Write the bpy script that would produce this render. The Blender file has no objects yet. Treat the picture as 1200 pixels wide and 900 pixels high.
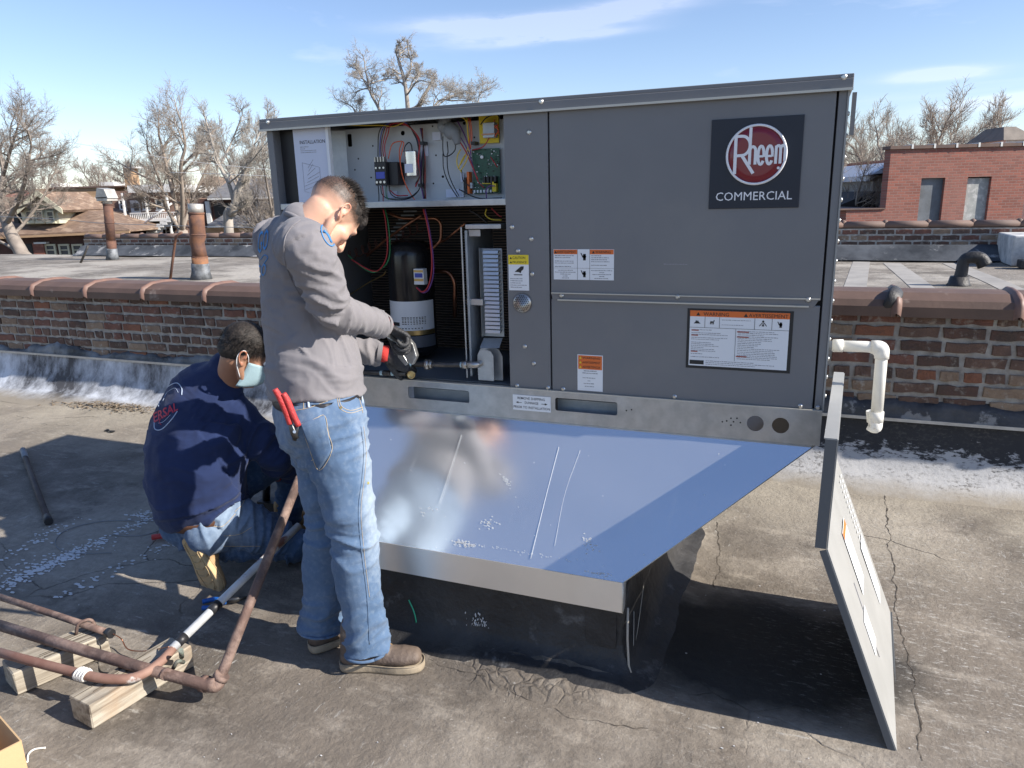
import bpy, bmesh, math, random
from mathutils import Vector, Matrix, noise
from mathutils.bvhtree import BVHTree
PI = math.pi
S = bpy.context.scene
COL = S.collection

# ---------------------------------------------------------------- camera
EYE = Vector((0.0, 0.0, 1.6))
CR = Matrix(((0.9292, 0.0679, -0.3632), (0.3686, -0.2366, 0.8990), (-0.0249, -0.9693, -0.2453)))  # columns: right, down, forward
_f = Vector((CR[0][2], CR[1][2], CR[2][2])).normalized()
_r = Vector((CR[0][0], CR[1][0], CR[2][0])); _r = (_r - _f * _r.dot(_f)).normalized()
_d = _f.cross(_r)
FPX = 861.0
cam_data = bpy.data.cameras.new("camera")
cam = bpy.data.objects.new("camera", cam_data); COL.objects.link(cam)
cam_data.sensor_width = 36.0; cam_data.lens = FPX / 1200 * 36.0
cam_data.clip_start = 0.05; cam_data.clip_end = 2000
cam.matrix_world = Matrix(((_r.x, -_d.x, -_f.x, EYE.x), (_r.y, -_d.y, -_f.y, EYE.y), (_r.z, -_d.z, -_f.z, EYE.z), (0, 0, 0, 1)))
S.camera = cam

def ray(px, py):
    return _r * ((px - 600) / FPX) + _d * ((py - 450) / FPX) + _f
def on(px, py, y):                       # point of the photo's pixel on the vertical plane y = const
    r = ray(px, py); return EYE + r * (y / r.y)
def onz(px, py, z=0.0):                  # ... on a horizontal plane
    r = ray(px, py); return EYE + r * ((z - EYE.z) / r.z)

# ---------------------------------------------------------------- sky, sun, exposure
SUN_EL = math.radians(33.6); SUN_AZ = math.radians(2.0)      # azimuth from +X towards +Y
sun_dir = Vector((math.cos(SUN_EL) * math.cos(SUN_AZ), math.cos(SUN_EL) * math.sin(SUN_AZ), math.sin(SUN_EL)))
W = bpy.data.worlds.new("World"); S.world = W; W.use_nodes = True
nt = W.node_tree; nt.nodes.clear()
def wn(t, **k):
    n = nt.nodes.new(t)
    for a, b in k.items(): setattr(n, a, b)
    return n
sky = wn('ShaderNodeTexSky', sky_type='NISHITA', sun_disc=False)
sky.sun_elevation = SUN_EL; sky.sun_rotation = math.radians(90) - SUN_AZ
sky.air_density = 1.0; sky.dust_density = 0.25; sky.ozone_density = 2.5; sky.altitude = 200
bg = wn('ShaderNodeBackground'); bg.inputs[1].default_value = 0.097
out = wn('ShaderNodeOutputWorld')
# thin cirrus streaks: stretched noise, thresholded, on the sky itself
tc = wn('ShaderNodeTexCoord'); mp = wn('ShaderNodeMapping'); L = nt.links.new
mp.inputs['Rotation'].default_value = (0, 0, math.radians(-25)); mp.inputs['Scale'].default_value = (1.0, 1.0, 5.0)
nz = wn('ShaderNodeTexNoise'); nz.inputs['Scale'].default_value = 3.1; nz.inputs['Detail'].default_value = 7; nz.inputs['Roughness'].default_value = 0.55
nz.inputs['Distortion'].default_value = 0.4
mr = wn('ShaderNodeMapRange'); mr.inputs['From Min'].default_value = 0.60; mr.inputs['From Max'].default_value = 0.80; mr.inputs['To Max'].default_value = 0.75
mx = wn('ShaderNodeMix', data_type='RGBA'); mx.inputs[7].default_value = (7.6, 7.9, 8.4, 1)
tint = wn('ShaderNodeMix', data_type='RGBA', blend_type='MULTIPLY'); tint.inputs[0].default_value = 1.0; tint.inputs[7].default_value = (1.0, .955, 1.02, 1)
L = nt.links.new
L(tc.outputs['Generated'], mp.inputs[0]); L(mp.outputs[0], nz.inputs[0]); L(nz.outputs[0], mr.inputs[0])
def vm(op, a, b_):
    n = wn('ShaderNodeVectorMath', operation=op); L(a, n.inputs[0]); n.inputs[1].default_value = b_; return n.outputs['Value']
def mt(op, a, b_=0.0, c_=0.0):
    n = wn('ShaderNodeMath', operation=op)
    for i, q in enumerate((a, b_, c_)):
        if isinstance(q, (int, float)): n.inputs[i].default_value = q
        else: L(q, n.inputs[i])
    return n.outputs[0]
def wisp(px, py, su, sv, tilt):           # one bank of cirrus, in the direction where it stands
    c = ray(px, py).normalized(); rt = c.cross(Vector((0, 0, 1))).normalized(); up = rt.cross(c)
    ca, sa = math.cos(tilt), math.sin(tilt); u = rt * ca + up * sa; v = up * ca - rt * sa; D = tc.outputs['Generated']
    q = mt('ADD', mt('POWER', mt('MULTIPLY', vm('DOT_PRODUCT', D, u), 1 / su), 2.0), mt('POWER', mt('ABSOLUTE', mt('MULTIPLY', vm('DOT_PRODUCT', D, v), 1 / sv)), 2.0))
    return mt('MULTIPLY', mt('EXPONENT', mt('MULTIPLY', q, -1.0)), mt('GREATER_THAN', vm('DOT_PRODUCT', D, c), 0.0))
nz2 = wn('ShaderNodeTexNoise'); nz2.inputs['Scale'].default_value = 9; nz2.inputs['Detail'].default_value = 8; nz2.inputs['Roughness'].default_value = .6; L(mp.outputs[0], nz2.inputs[0])
tot = None
for a in ((670, 22, .13, .010, .12), (590, 28, .10, .008, .0), (650, 44, .07, .005, .06), (1100, 88, .045, .006, .0), (1180, 118, .07, .006, .06)):
    q = wisp(*a); tot = q if tot is None else mt('ADD', tot, q)
wsp = mt('MULTIPLY', mt('MINIMUM', tot, 1.0), mt('MULTIPLY_ADD', nz2.outputs[0], 2.6, -.75))
cm = wn('ShaderNodeClamp'); L(mt('ADD', mt('MULTIPLY', mr.outputs[0], .35), wsp), cm.inputs[0]); cm.inputs['Max'].default_value = .24
L(cm.outputs[0], mx.inputs[0]); L(sky.outputs[0], mx.inputs[6]); L(mx.outputs[2], tint.inputs[6]); L(tint.outputs[2], bg.inputs[0]); L(bg.outputs[0], out.inputs[0])
sd = bpy.data.lights.new("sun", 'SUN'); sd.energy = 4.6; sd.angle = math.radians(0.53); sd.color = (1.0, 0.93, 0.84)
so = bpy.data.objects.new("sun", sd); COL.objects.link(so)
so.rotation_euler = (-sun_dir).to_track_quat('-Z', 'Y').to_euler(); so.location = (20, 0, 20)
S.view_settings.view_transform = 'Standard'; S.view_settings.look = 'None'
S.view_settings.exposure = 0.92; S.view_settings.gamma = 1.0
S.render.engine = 'CYCLES'
S.render.resolution_x = 1024; S.render.resolution_y = 768

# ---------------------------------------------------------------- helpers
def setp(o, label=None, cat=None, group=None, kind=None):
    if label: o['label'] = label
    if cat: o['category'] = cat
    if group: o['group'] = group
    if kind: o['kind'] = kind
    return o
ORG = {}
def thing(name, label, cat, loc=(0, 0, 0), group=None):
    o = bpy.data.objects.new(name, None); COL.objects.link(o); o.empty_display_size = 0.1
    o.location = loc; ORG[o] = Vector(loc)
    return setp(o, label, cat, group)
def link(name, me, mat=None, parent=None, center=True, smooth=None):
    """link a mesh given in world coordinates as one object, its origin moved to its middle"""
    if center and len(me.vertices):
        lo = Vector((1e9,) * 3); hi = -lo
        for v in me.vertices:
            for i in range(3):
                if v.co[i] < lo[i]: lo[i] = v.co[i]
                if v.co[i] > hi[i]: hi[i] = v.co[i]
        c = (lo + hi) / 2; me.transform(Matrix.Translation(-c))
    else: c = Vector((0, 0, 0))
    o = bpy.data.objects.new(name, me); COL.objects.link(o)
    if mat is not None and not me.materials:
        for m in (mat if isinstance(mat, (list, tuple)) else [mat]): me.materials.append(m)
    ORG[o] = c
    if parent is not None: o.parent = parent; o.location = c - ORG[parent]
    else: o.location = c
    return o
def clone(o, delta, parent, name=None):
    c = o.copy(); COL.objects.link(c); c.parent = parent; c.location = o.location + Vector(delta) + (ORG[o.parent] if o.parent else Vector()) - (ORG[parent] if parent else Vector())
    ORG[c] = ORG[o] + Vector(delta)
    return c
def bev(o, w=0.003, seg=2):
    m = o.modifiers.new('bevel', 'BEVEL'); m.width = w; m.segments = seg; m.limit_method = 'ANGLE'; m.angle_limit = math.radians(40)
    return o

class MB:
    def __init__(s): s.v = []; s.f = []; s.m = []; s.sm = []; s.cur = 0; s.cs = False
    def add(s, vs, fs, smooth=None):
        b = len(s.v); s.v += [tuple(v) for v in vs]
        for f in fs: s.f.append([b + i for i in f]); s.m.append(s.cur); s.sm.append(s.cs if smooth is None else smooth)
    def box(s, x0, x1, y0, y1, z0, z1, M=None):
        vs = [Vector(p) for p in ((x0, y0, z0), (x1, y0, z0), (x1, y1, z0), (x0, y1, z0), (x0, y0, z1), (x1, y0, z1), (x1, y1, z1), (x0, y1, z1))]
        if M is not None: vs = [M @ v for v in vs]
        s.add(vs, [(0, 3, 2, 1), (4, 5, 6, 7), (0, 1, 5, 4), (1, 2, 6, 5), (2, 3, 7, 6), (3, 0, 4, 7)], False)
        return s
    def hexa(s, b, t):      # eight corners: bottom four, top four (same order)
        s.add(list(b) + list(t), [(0, 3, 2, 1), (4, 5, 6, 7), (0, 1, 5, 4), (1, 2, 6, 5), (2, 3, 7, 6), (3, 0, 4, 7)], False); return s
    def tube(s, path, r, seg=8, caps=True, ref=None, smooth=True, flat=1.0):
        path = [Vector(p) for p in path]; n = len(path)
        rr = list(r) if isinstance(r, (list, tuple)) else [r] * n
        if len(rr) != n:         # stretch the radius list over the path
            q = []
            for i in range(n):
                t = i / (n - 1) * (len(rr) - 1); j = min(int(t), len(rr) - 2); q.append(rr[j] + (rr[j + 1] - rr[j]) * (t - j))
            rr = q
        vs = []; prev = None
        for i, p in enumerate(path):
            t = (path[min(i + 1, n - 1)] - path[max(i - 1, 0)])
            if t.length < 1e-9: t = Vector((0, 0, 1))
            t.normalize()
            if prev is None:
                a = Vector(ref) if ref is not None else (Vector((0, 0, 1)) if abs(t.z) < .9 else Vector((1, 0, 0)))
                u = (a - t * a.dot(t)).normalized()
            else:
                u = prev - t * prev.dot(t)
                u = u.normalized() if u.length > 1e-6 else t.orthogonal().normalized()
            prev = u; w = t.cross(u)
            for k in range(seg):
                an = 2 * PI * k / seg
                vs.append(p + u * (math.cos(an) * rr[i]) + w * (math.sin(an) * rr[i] * flat))
        fs = []
        for i in range(n - 1):
            for k in range(seg):
                a = i * seg + k; b = i * seg + (k + 1) % seg
                fs.append((a, b, b + seg, a + seg))
        s.add(vs, fs, smooth)
        if caps:
            b = len(s.v) - len(vs)
            s.f.append([b + k for k in range(seg)][::-1]); s.m.append(s.cur); s.sm.append(False)
            s.f.append([b + (n - 1) * seg + k for k in range(seg)]); s.m.append(s.cur); s.sm.append(False)
        return s
    def lathe(s, prof, c, axis=(0, 0, 1), seg=24, smooth=True):    # prof: (radius, height) along axis
        ax = Vector(axis).normalized(); u = ax.orthogonal().normalized(); w = ax.cross(u); c = Vector(c)
        vs = []; n = len(prof)
        for r, h in prof:
            for k in range(seg):
                an = 2 * PI * k / seg; vs.append(c + ax * h + u * (math.cos(an) * r) + w * (math.sin(an) * r))
        fs = []
        for i in range(n - 1):
            for k in range(seg):
                a = i * seg + k; b = i * seg + (k + 1) % seg; fs.append((a, b, b + seg, a + seg))
        s.add(vs, fs, smooth)
        b = len(s.v) - len(vs)
        s.f.append([b + k for k in range(seg)][::-1]); s.m.append(s.cur); s.sm.append(False)
        s.f.append([b + (n - 1) * seg + k for k in range(seg)]); s.m.append(s.cur); s.sm.append(False)
        return s
    def quad(s, a, b, c, d): s.add([a, b, c, d], [(0, 1, 2, 3)], False); return s
    def slab(s, pts, nrm, th):            # flat polygon given thickness along nrm
        nv = Vector(nrm).normalized() * th; pts = [Vector(p) for p in pts]; n = len(pts)
        vs = pts + [p + nv for p in pts]
        fs = [tuple(range(n))[::-1], tuple(range(n, 2 * n))] + [(i, (i + 1) % n, n + (i + 1) % n, n + i) for i in range(n)]
        s.add(vs, fs, False); return s
    def mesh(s, name):
        me = bpy.data.meshes.new(name); me.from_pydata(s.v, [], s.f)
        me.polygons.foreach_set('material_index', s.m); me.polygons.foreach_set('use_smooth', s.sm); me.update()
        bm = bmesh.new(); bm.from_mesh(me); bmesh.ops.recalc_face_normals(bm, faces=bm.faces); bm.to_mesh(me); bm.free()
        return me
    def build(s, name, mat, parent=None, center=True): return link(name, s.mesh(name), mat, parent, center)

def curve_pts(pts, n=8):                  # Catmull-Rom through the given points
    P = [Vector(p) for p in pts]; P = [P[0] * 2 - P[1]] + P + [P[-1] * 2 - P[-2]]; out = []
    for i in range(1, len(P) - 2):
        a, b, c, d = P[i - 1:i + 3]
        for k in range(n):
            t = k / n
            out.append(0.5 * ((2 * b) + (c - a) * t + (2 * a - 5 * b + 4 * c - d) * t * t + (3 * b - a - 3 * c + d) * t ** 3))
    out.append(P[-2]); return out
def bend(pts, r, n=5):                    # polyline with rounded corners
    P = [Vector(p) for p in pts]; out = [P[0]]
    for i in range(1, len(P) - 1):
        a = (P[i - 1] - P[i]); b = (P[i + 1] - P[i]); rr = min(r, a.length * .48, b.length * .48)
        a.normalize(); b.normalize(); p0 = P[i] + a * rr; p1 = P[i] + b * rr
        for k in range(n + 1):
            t = k / n; out.append(p0 * (1 - t) ** 2 + P[i] * 2 * t * (1 - t) + p1 * t * t)
    out.append(P[-1]); return out

def curve_mesh(c):
    o = bpy.data.objects.new('tmp', c); COL.objects.link(o)
    dg = bpy.context.evaluated_depsgraph_get(); me = bpy.data.meshes.new_from_object(o.evaluated_get(dg))
    bpy.data.objects.remove(o); return me
def plate(outline, holes, th):            # 2D outline with holes in (x, z), front at y=0, thickness behind
    c = bpy.data.curves.new('plate', 'CURVE'); c.dimensions = '2D'; c.fill_mode = 'BOTH'; c.extrude = th / 2
    for poly in [outline] + holes:
        sp = c.splines.new('POLY'); sp.points.add(len(poly) - 1); sp.use_cyclic_u = True
        for i, (x, z) in enumerate(poly): sp.points[i].co = (x, z, 0, 1)
    me = curve_mesh(c); me.transform(Matrix.Rotation(PI / 2, 4, 'X')); me.transform(Matrix.Translation((0, th / 2, 0))); me.materials.clear(); return me
def rrect(x0, x1, z0, z1, r=0.01, n=4):
    pts = []
    for cx, cz, a0 in ((x1 - r, z1 - r, 0), (x0 + r, z1 - r, 90), (x0 + r, z0 + r, 180), (x1 - r, z0 + r, 270)):
        for k in range(n + 1):
            a = math.radians(a0 + 90 * k / n); pts.append((cx + r * math.cos(a), cz + r * math.sin(a)))
    return pts
def circ(cx, cz, r, n=24): return [(cx + r * math.cos(2 * PI * k / n), cz + r * math.sin(2 * PI * k / n)) for k in range(n)]
def text_me(s, h=1.0, w=None, bold=0.0, align='LEFT', shear=0.0, ext=0.0005):
    c = bpy.data.curves.new('text', 'FONT'); c.body = s; c.size = 1.0; c.resolution_u = 2; c.offset = bold; c.shear = shear; c.extrude = 0.0
    me = curve_mesh(c); me.materials.clear()
    xs = [v.co.x for v in me.vertices]; ys = [v.co.y for v in me.vertices]
    x0, x1 = min(xs), max(xs); y0, y1 = min(ys), max(ys)
    sy = h / (y1 - y0) if y1 > y0 else h; sx = (w / (x1 - x0)) if w else sy
    for v in me.vertices: v.co = ((v.co.x - x0) * sx, (v.co.y - y0) * sy, 0)
    return me, (w or (x1 - x0) * sy)
def text(s, x, z, h, mat, y, parent, w=None, bold=0.0, name='lettering'):      # on a face looking towards -y; (x, z) lower-left corner
    me, _ = text_me(s, h, w, bold)
    me.transform(Matrix.Translation((x, y, z)) @ Matrix.Rotation(PI / 2, 4, 'X'))
    return link(name, me, mat, parent)

# ---------------------------------------------------------------- materials
def mat(name, col, rough=0.6, metal=0.0, var=None, scale=8.0, vamt=0.5, bump=0.0, bscale=60.0, spec=0.5, var2=None, scale2=1.5, lo2=.5, hi2=.62, coat=0, stretch=(1, 1, 1), lo=.35, hi=.65, rvar=0.0, rscale=5.0, detail=6, alpha=1):
    m = bpy.data.materials.new(name); m.use_nodes = True; t = m.node_tree; N = t.nodes; K = t.links.new
    b = N['Principled BSDF']; b.inputs['Roughness'].default_value = rough; b.inputs['Metallic'].default_value = metal
    b.inputs['Specular IOR Level'].default_value = spec; b.inputs['Coat Weight'].default_value = coat
    b.inputs['Base Color'].default_value = (*col, 1)
    geo = N.new('ShaderNodeNewGeometry'); mp = N.new('ShaderNodeMapping'); mp.inputs['Scale'].default_value = stretch
    K(geo.outputs['Position'], mp.inputs[0])
    last = None
    def nse(sc, det=6, ro=.6):
        n = N.new('ShaderNodeTexNoise'); n.inputs['Scale'].default_value = sc; n.inputs['Detail'].default_value = det; n.inputs['Roughness'].default_value = ro
        K(mp.outputs[0], n.inputs[0]); return n
    def mrange(src, a, c, d=0, e=1):
        r = N.new('ShaderNodeMapRange'); r.inputs[1].default_value = a; r.inputs[2].default_value = c; r.inputs[3].default_value = d; r.inputs[4].default_value = e
        K(src, r.inputs[0]); return r.outputs[0]
    if var:
        mxx = N.new('ShaderNodeMix'); mxx.data_type = 'RGBA'; mxx.inputs[6].default_value = (*col, 1); mxx.inputs[7].default_value = (*var, 1)
        K(mrange(nse(scale, detail).outputs[0], lo, hi, 0, vamt * 2 if vamt < .5 else 1), mxx.inputs[0]); last = mxx.outputs[2]
    if var2:
        mxx = N.new('ShaderNodeMix'); mxx.data_type = 'RGBA'; mxx.inputs[7].default_value = (*var2, 1)
        if last: K(last, mxx.inputs[6])
        else: mxx.inputs[6].default_value = (*col, 1)
        K(mrange(nse(scale2, 8, .65).outputs[0], lo2, hi2), mxx.inputs[0]); last = mxx.outputs[2]
    if last: K(last, b.inputs['Base Color'])
    if rvar: K(mrange(nse(rscale).outputs[0], .3, .7, rough - rvar, rough + rvar), b.inputs['Roughness'])
    if bump:
        bp = N.new('ShaderNodeBump'); bp.inputs['Strength'].default_value = min(1, bump); bp.inputs['Distance'].default_value = 0.004 * max(1, bump)
        K(nse(bscale).outputs[0], bp.inputs['Height']); K(bp.outputs[0], b.inputs['Normal'])
    return m
# ================================================================ materials
M = {}
M['unit'] = mat('grey_enamel', (.185, .188, .196), .42, 0, var=(.165, .168, .177), scale=1.6, bump=.12, bscale=500, spec=.5, var2=(.215, .212, .205), scale2=1.1, lo2=.52, hi2=.75, rvar=.10, rscale=3)
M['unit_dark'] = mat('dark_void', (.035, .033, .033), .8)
M['lip'] = mat('lit_edge', (.55, .53, .47), .4, .3)  # pale tone puts the light caught by hems and folds into the colour
M['galv'] = mat('galvanised_steel', (.50, .52, .54), .38, .75, var=(.40, .42, .44), scale=22, rvar=.08, rscale=9, bump=.08, bscale=40)
M['galv_in'] = mat('galvanised_inside', (.46, .50, .53), .45, .45, var=(.38, .42, .46), scale=26)
M['panel_back'] = mat('pale_back_plate', (.52, .55, .57), .5, .15, var=(.47, .50, .53), scale=4)
M['black'] = mat('black_plastic', (.02, .02, .022), .45)
M['blackgloss'] = mat('black_gloss', (.015, .015, .017), .22)
M['white'] = mat('white_print', (.78, .80, .82), .5)
M['navy'] = mat('navy_emblem_plate', (.012, .017, .03), .45)
M['red_emb'] = mat('red_emblem', (.19, .004, .016), .3, coat=.3)
M['white_emb'] = mat('white_emblem', (.78, .79, .82), .35)
M['orange'] = mat('orange_print', (.72, .16, .03), .5)
M['yellow'] = mat('yellow_print', (.80, .62, .03), .5)
M['ink'] = mat('black_ink', (.02, .02, .02), .6)
M['greyink'] = mat('grey_ink', (.28, .28, .30), .6)
M['redink'] = mat('red_ink', (.35, .06, .03), .6)
M['screw'] = mat('zinc_screw', (.62, .62, .60), .3, .9)
M['copper'] = mat('copper_tube', (.48, .21, .12), .35, .9, var=(.25, .12, .08), scale=20)
M['brass'] = mat('brass', (.55, .40, .18), .32, .9)
M['wire_k'] = mat('wire_black', (.015, .015, .016), .45)
M['wire_r'] = mat('wire_red', (.45, .03, .04), .4)
M['wire_o'] = mat('wire_orange', (.75, .13, .04), .4)
M['wire_y'] = mat('wire_yellow', (.75, .55, .05), .4)
M['wire_p'] = mat('wire_purple', (.16, .05, .25), .4)
M['wire_b'] = mat('wire_blue', (.06, .09, .45), .4)
M['wire_g'] = mat('wire_green', (.03, .25, .10), .4)
M['wire_w'] = mat('wire_brown', (.12, .04, .03), .45)
M['pcb'] = mat('green_circuit_board', (.03, .12, .07), .4, 0, var=(.02, .07, .05), scale=60)
M['conduit'] = mat('grey_conduit_cover', (.22, .24, .26), .6, bump=.5, bscale=120)
M['paper'] = mat('white_paper', (.62, .66, .78), .5)
M['coil'] = mat('coil_fins', (.20, .15, .12), .6, .1)
M['gaspipe'] = mat('black_iron_pipe', (.045, .045, .048), .45, .5, var=(.10, .09, .08), scale=30)
M['bright'] = mat('bright_steel_fitting', (.55, .53, .50), .3, .9, var=(.35, .33, .30), scale=30)
M['tape'] = mat('thread_tape', (.45, .62, .68), .6)
M['pvc'] = mat('white_pvc', (.78, .77, .72), .35, var=(.62, .60, .53), scale=9, vamt=.3)
M['door_skin'] = mat('pale_grey_panel', (.33, .33, .315), .45, .05, var=(.29, .29, .275), scale=5)
M['door_edge'] = mat('shaded_panel_edge', (.10, .11, .12), .5)  # panel grey darkened: shade on the returned edges put into the colour
M['tar'] = mat('black_tar', (.014, .014, .015), .55, 0, var=(.035, .034, .034), scale=5, bump=3.5, bscale=11, var2=(.10, .10, .10), scale2=9, lo2=.60, hi2=.70)

def sheetmat():
    m = mat('mirror_galvanised_sheet', (.93, .97, 1.0), .17, .90); t = m.node_tree; N = t.nodes; K = t.links.new; b = N['Principled BSDF']
    g = N.new('ShaderNodeNewGeometry')
    n = N.new('ShaderNodeTexNoise'); n.inputs['Scale'].default_value = 2.2; n.inputs['Detail'].default_value = 5; K(g.outputs['Position'], n.inputs[0])
    r = N.new('ShaderNodeMapRange'); r.inputs[1].default_value = .35; r.inputs[2].default_value = .7; r.inputs[3].default_value = .12; r.inputs[4].default_value = .26; K(n.outputs[0], r.inputs[0]); K(r.outputs[0], b.inputs['Roughness'])
    n2 = N.new('ShaderNodeTexNoise'); n2.inputs['Scale'].default_value = 1.1; n2.inputs['Detail'].default_value = 2; K(g.outputs['Position'], n2.inputs[0])
    bp = N.new('ShaderNodeBump'); bp.inputs['Strength'].default_value = .35; bp.inputs['Distance'].default_value = .02; K(n2.outputs[0], bp.inputs['Height']); K(bp.outputs[0], b.inputs['Normal'])
    mp = N.new('ShaderNodeMapping'); mp.inputs['Scale'].default_value = (30, 3, 3); mp.inputs['Rotation'].default_value = (0, 0, .3); K(g.outputs['Position'], mp.inputs[0])
    n3 = N.new('ShaderNodeTexNoise'); n3.inputs['Scale'].default_value = 1.0; n3.inputs['Detail'].default_value = 8; K(mp.outputs[0], n3.inputs[0])
    r3 = N.new('ShaderNodeMapRange'); r3.inputs[1].default_value = .66; r3.inputs[2].default_value = .74; r3.inputs[4].default_value = .22; K(n3.outputs[0], r3.inputs[0])
    r4 = N.new('ShaderNodeMapRange'); r4.inputs[3].default_value = .88; r4.inputs[4].default_value = .5; K(r3.outputs[0], r4.inputs[0]); K(r4.outputs[0], b.inputs['Metallic'])
    return m
M['sheet'] = sheetmat()

# ================================================================ near roof
def roofmat(name, base, light, dark, near=True):
    m = bpy.data.materials.new(name); m.use_nodes = True; t = m.node_tree; N = t.nodes; K = t.links.new; b = N['Principled BSDF']
    g = N.new('ShaderNodeNewGeometry'); pos = g.outputs['Position']
    def nse(sc, det=8, ro=.6, st=(1, 1, 1), rot=0, dis=0):
        mp = N.new('ShaderNodeMapping'); mp.inputs['Scale'].default_value = st; mp.inputs['Rotation'].default_value = (0, 0, rot); K(pos, mp.inputs[0])
        n = N.new('ShaderNodeTexNoise'); n.inputs['Scale'].default_value = sc; n.inputs['Detail'].default_value = det; n.inputs['Roughness'].default_value = ro; n.inputs['Distortion'].default_value = dis
        K(mp.outputs[0], n.inputs[0]); return n.outputs[0]
    def mrg(s, a, c, d=0, e=1):
        r = N.new('ShaderNodeMapRange'); r.inputs[1].default_value = a; r.inputs[2].default_value = c; r.inputs[3].default_value = d; r.inputs[4].default_value = e; K(s, r.inputs[0]); return r.outputs[0]
    def mul(a, c):
        r = N.new('ShaderNodeMath'); r.operation = 'MULTIPLY'; K(a, r.inputs[0])
        if isinstance(c, float): r.inputs[1].default_value = c
        else: K(c, r.inputs[1])
        return r.outputs[0]
    def mixc(f, a, c):
        x = N.new('ShaderNodeMix'); x.data_type = 'RGBA'; K(f, x.inputs[0])
        if isinstance(a, tuple): x.inputs[6].default_value = (*a, 1)
        else: K(a, x.inputs[6])
        x.inputs[7].default_value = (*c, 1); return x.outputs[2]
    c = mixc(mrg(nse(1.1), .38, .62), base, dark)
    c = mixc(mul(mrg(nse(.75, 8, .62), .47, .60), .8), c, light)
    c = mixc(mul(mrg(nse(3.2, 9, .7, (1, 2.2, 1), .4), .52, .64), .55), c, light)
    c = mixc(mul(mrg(nse(26, 8, .7), .42, .75), .45), c, tuple(x * .55 for x in base))
    # chalky scuffs: fine streaky white marks inside a large mask
    sc = mul(mrg(nse(9, 9, .75, (1, 4.5, 1), .5), .57, .66), mrg(nse(.9, 3), .40, .56))
    c = mixc(mul(sc, .8), c, (.40, .385, .35))
    sc2 = mul(mrg(nse(16, 9, .75, (3.5, .7, 1), -.25), .585, .64), mrg(nse(1.3, 3, .5, (1, 1, 1), 2.0), .5, .62))
    c = mixc(mul(sc2, .85), c, (.46, .45, .42))
    c = mixc(mul(mrg(nse(2.3, 9, .7), .56, .68), .7), c, tuple(x * .6 for x in dark))
    c = mixc(mul(mul(mrg(nse(70, 5, .8), .60, .66), mrg(nse(2.0, 4), .45, .6)), .7), c, (.42, .40, .37))
    if near:   # lighter, bleached strip of silt by the parapet
        sp = N.new('ShaderNodeSeparateXYZ'); K(pos, sp.inputs[0])
        far = mul(mrg(sp.outputs[1], 2.9, 4.0), mrg(nse(1.7, 6), .30, .55))
        c = mixc(mul(far, .62), c, (.37, .335, .27))
    def sub(a, k): 
        q = N.new('ShaderNodeMath'); q.operation = 'SUBTRACT'; K(a, q.inputs[0]); q.inputs[1].default_value = k; return q.outputs[0]
    def ell(x0, y0, rx, ry, wob):      # soft ragged patch of the deck
        s2_ = N.new('ShaderNodeSeparateXYZ'); K(pos, s2_.inputs[0]); out_ = []
        for o_, c0_, r_ in ((0, x0, rx), (1, y0, ry)):
            q = N.new('ShaderNodeMath'); q.operation = 'MULTIPLY'; K(sub(s2_.outputs[o_], c0_), q.inputs[0]); q.inputs[1].default_value = 1 / r_; p_ = N.new('ShaderNodeMath'); p_.operation = 'POWER'; K(q.outputs[0], p_.inputs[0]); p_.inputs[1].default_value = 2; out_.append(p_.outputs[0])
        a = N.new('ShaderNodeMath'); a.operation = 'ADD'; K(out_[0], a.inputs[0]); K(out_[1], a.inputs[1]); b2_ = N.new('ShaderNodeMath'); b2_.operation = 'ADD'; K(a.outputs[0], b2_.inputs[0]); K(mul(nse(5, 7), wob), b2_.inputs[1]); return b2_.outputs[0]
    hgt = None
    if near:
        c = mixc(mul(mrg(ell(-.06, 2.48, .56, .40, .9), 1.45, .95), .9), c, (.022, .022, .022))      # unit and panel shadow deepened in the deck colour, along with tar stain
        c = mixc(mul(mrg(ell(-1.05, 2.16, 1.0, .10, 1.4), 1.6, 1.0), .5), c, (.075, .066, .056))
        pm = mrg(ell(-.80, 2.04, .30, .12, .9), 1.4, .8)
        vo = N.new('ShaderNodeTexVoronoi'); vo.feature = 'DISTANCE_TO_EDGE'; vo.inputs['Scale'].default_value = 22
        vm_ = N.new('ShaderNodeMix'); vm_.data_type = 'RGBA'; vm_.inputs[0].default_value = .16; K(pos, vm_.inputs[6]); vn = N.new('ShaderNodeTexNoise'); vn.inputs['Scale'].default_value = 8; K(pos, vn.inputs[0]); K(vn.outputs[1], vm_.inputs[7]); K(vm_.outputs[2], vo.inputs[0])
        hgt = mul(mrg(vo.outputs[0], .0, .16, 1.0, 0.0), pm); c = mixc(mul(hgt, .5), c, (.075, .065, .055))
        c = mixc(mul(mul(mrg(nse(22, 9, .8, (1, 3.5, 1), .9), .55, .63), mrg(ell(1.1, 2.9, 1.3, 1.3, .8), 1.5, .6)), .75), c, (.50, .49, .46))   # chalky wear at right
    cr = N.new('ShaderNodeTexVoronoi'); cr.feature = 'DISTANCE_TO_EDGE'; cr.inputs['Scale'].default_value = 1.7
    mp = N.new('ShaderNodeMix'); mp.data_type = 'RGBA'; mp.inputs[0].default_value = .22; K(pos, mp.inputs[6])
    nn = N.new('ShaderNodeTexNoise'); nn.inputs['Scale'].default_value = 2.5; nn.inputs['Detail'].default_value = 6; K(pos, nn.inputs[0]); K(nn.outputs[1], mp.inputs[7]); K(mp.outputs[2], cr.inputs[0])
    line = mul(mrg(cr.outputs[0], .007, 0.0), mrg(nse(.8, 3), .54, .60))
    c = mixc(mul(line, .55), c, (.04, .035, .03))
    K(c, b.inputs['Base Color'])
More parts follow.
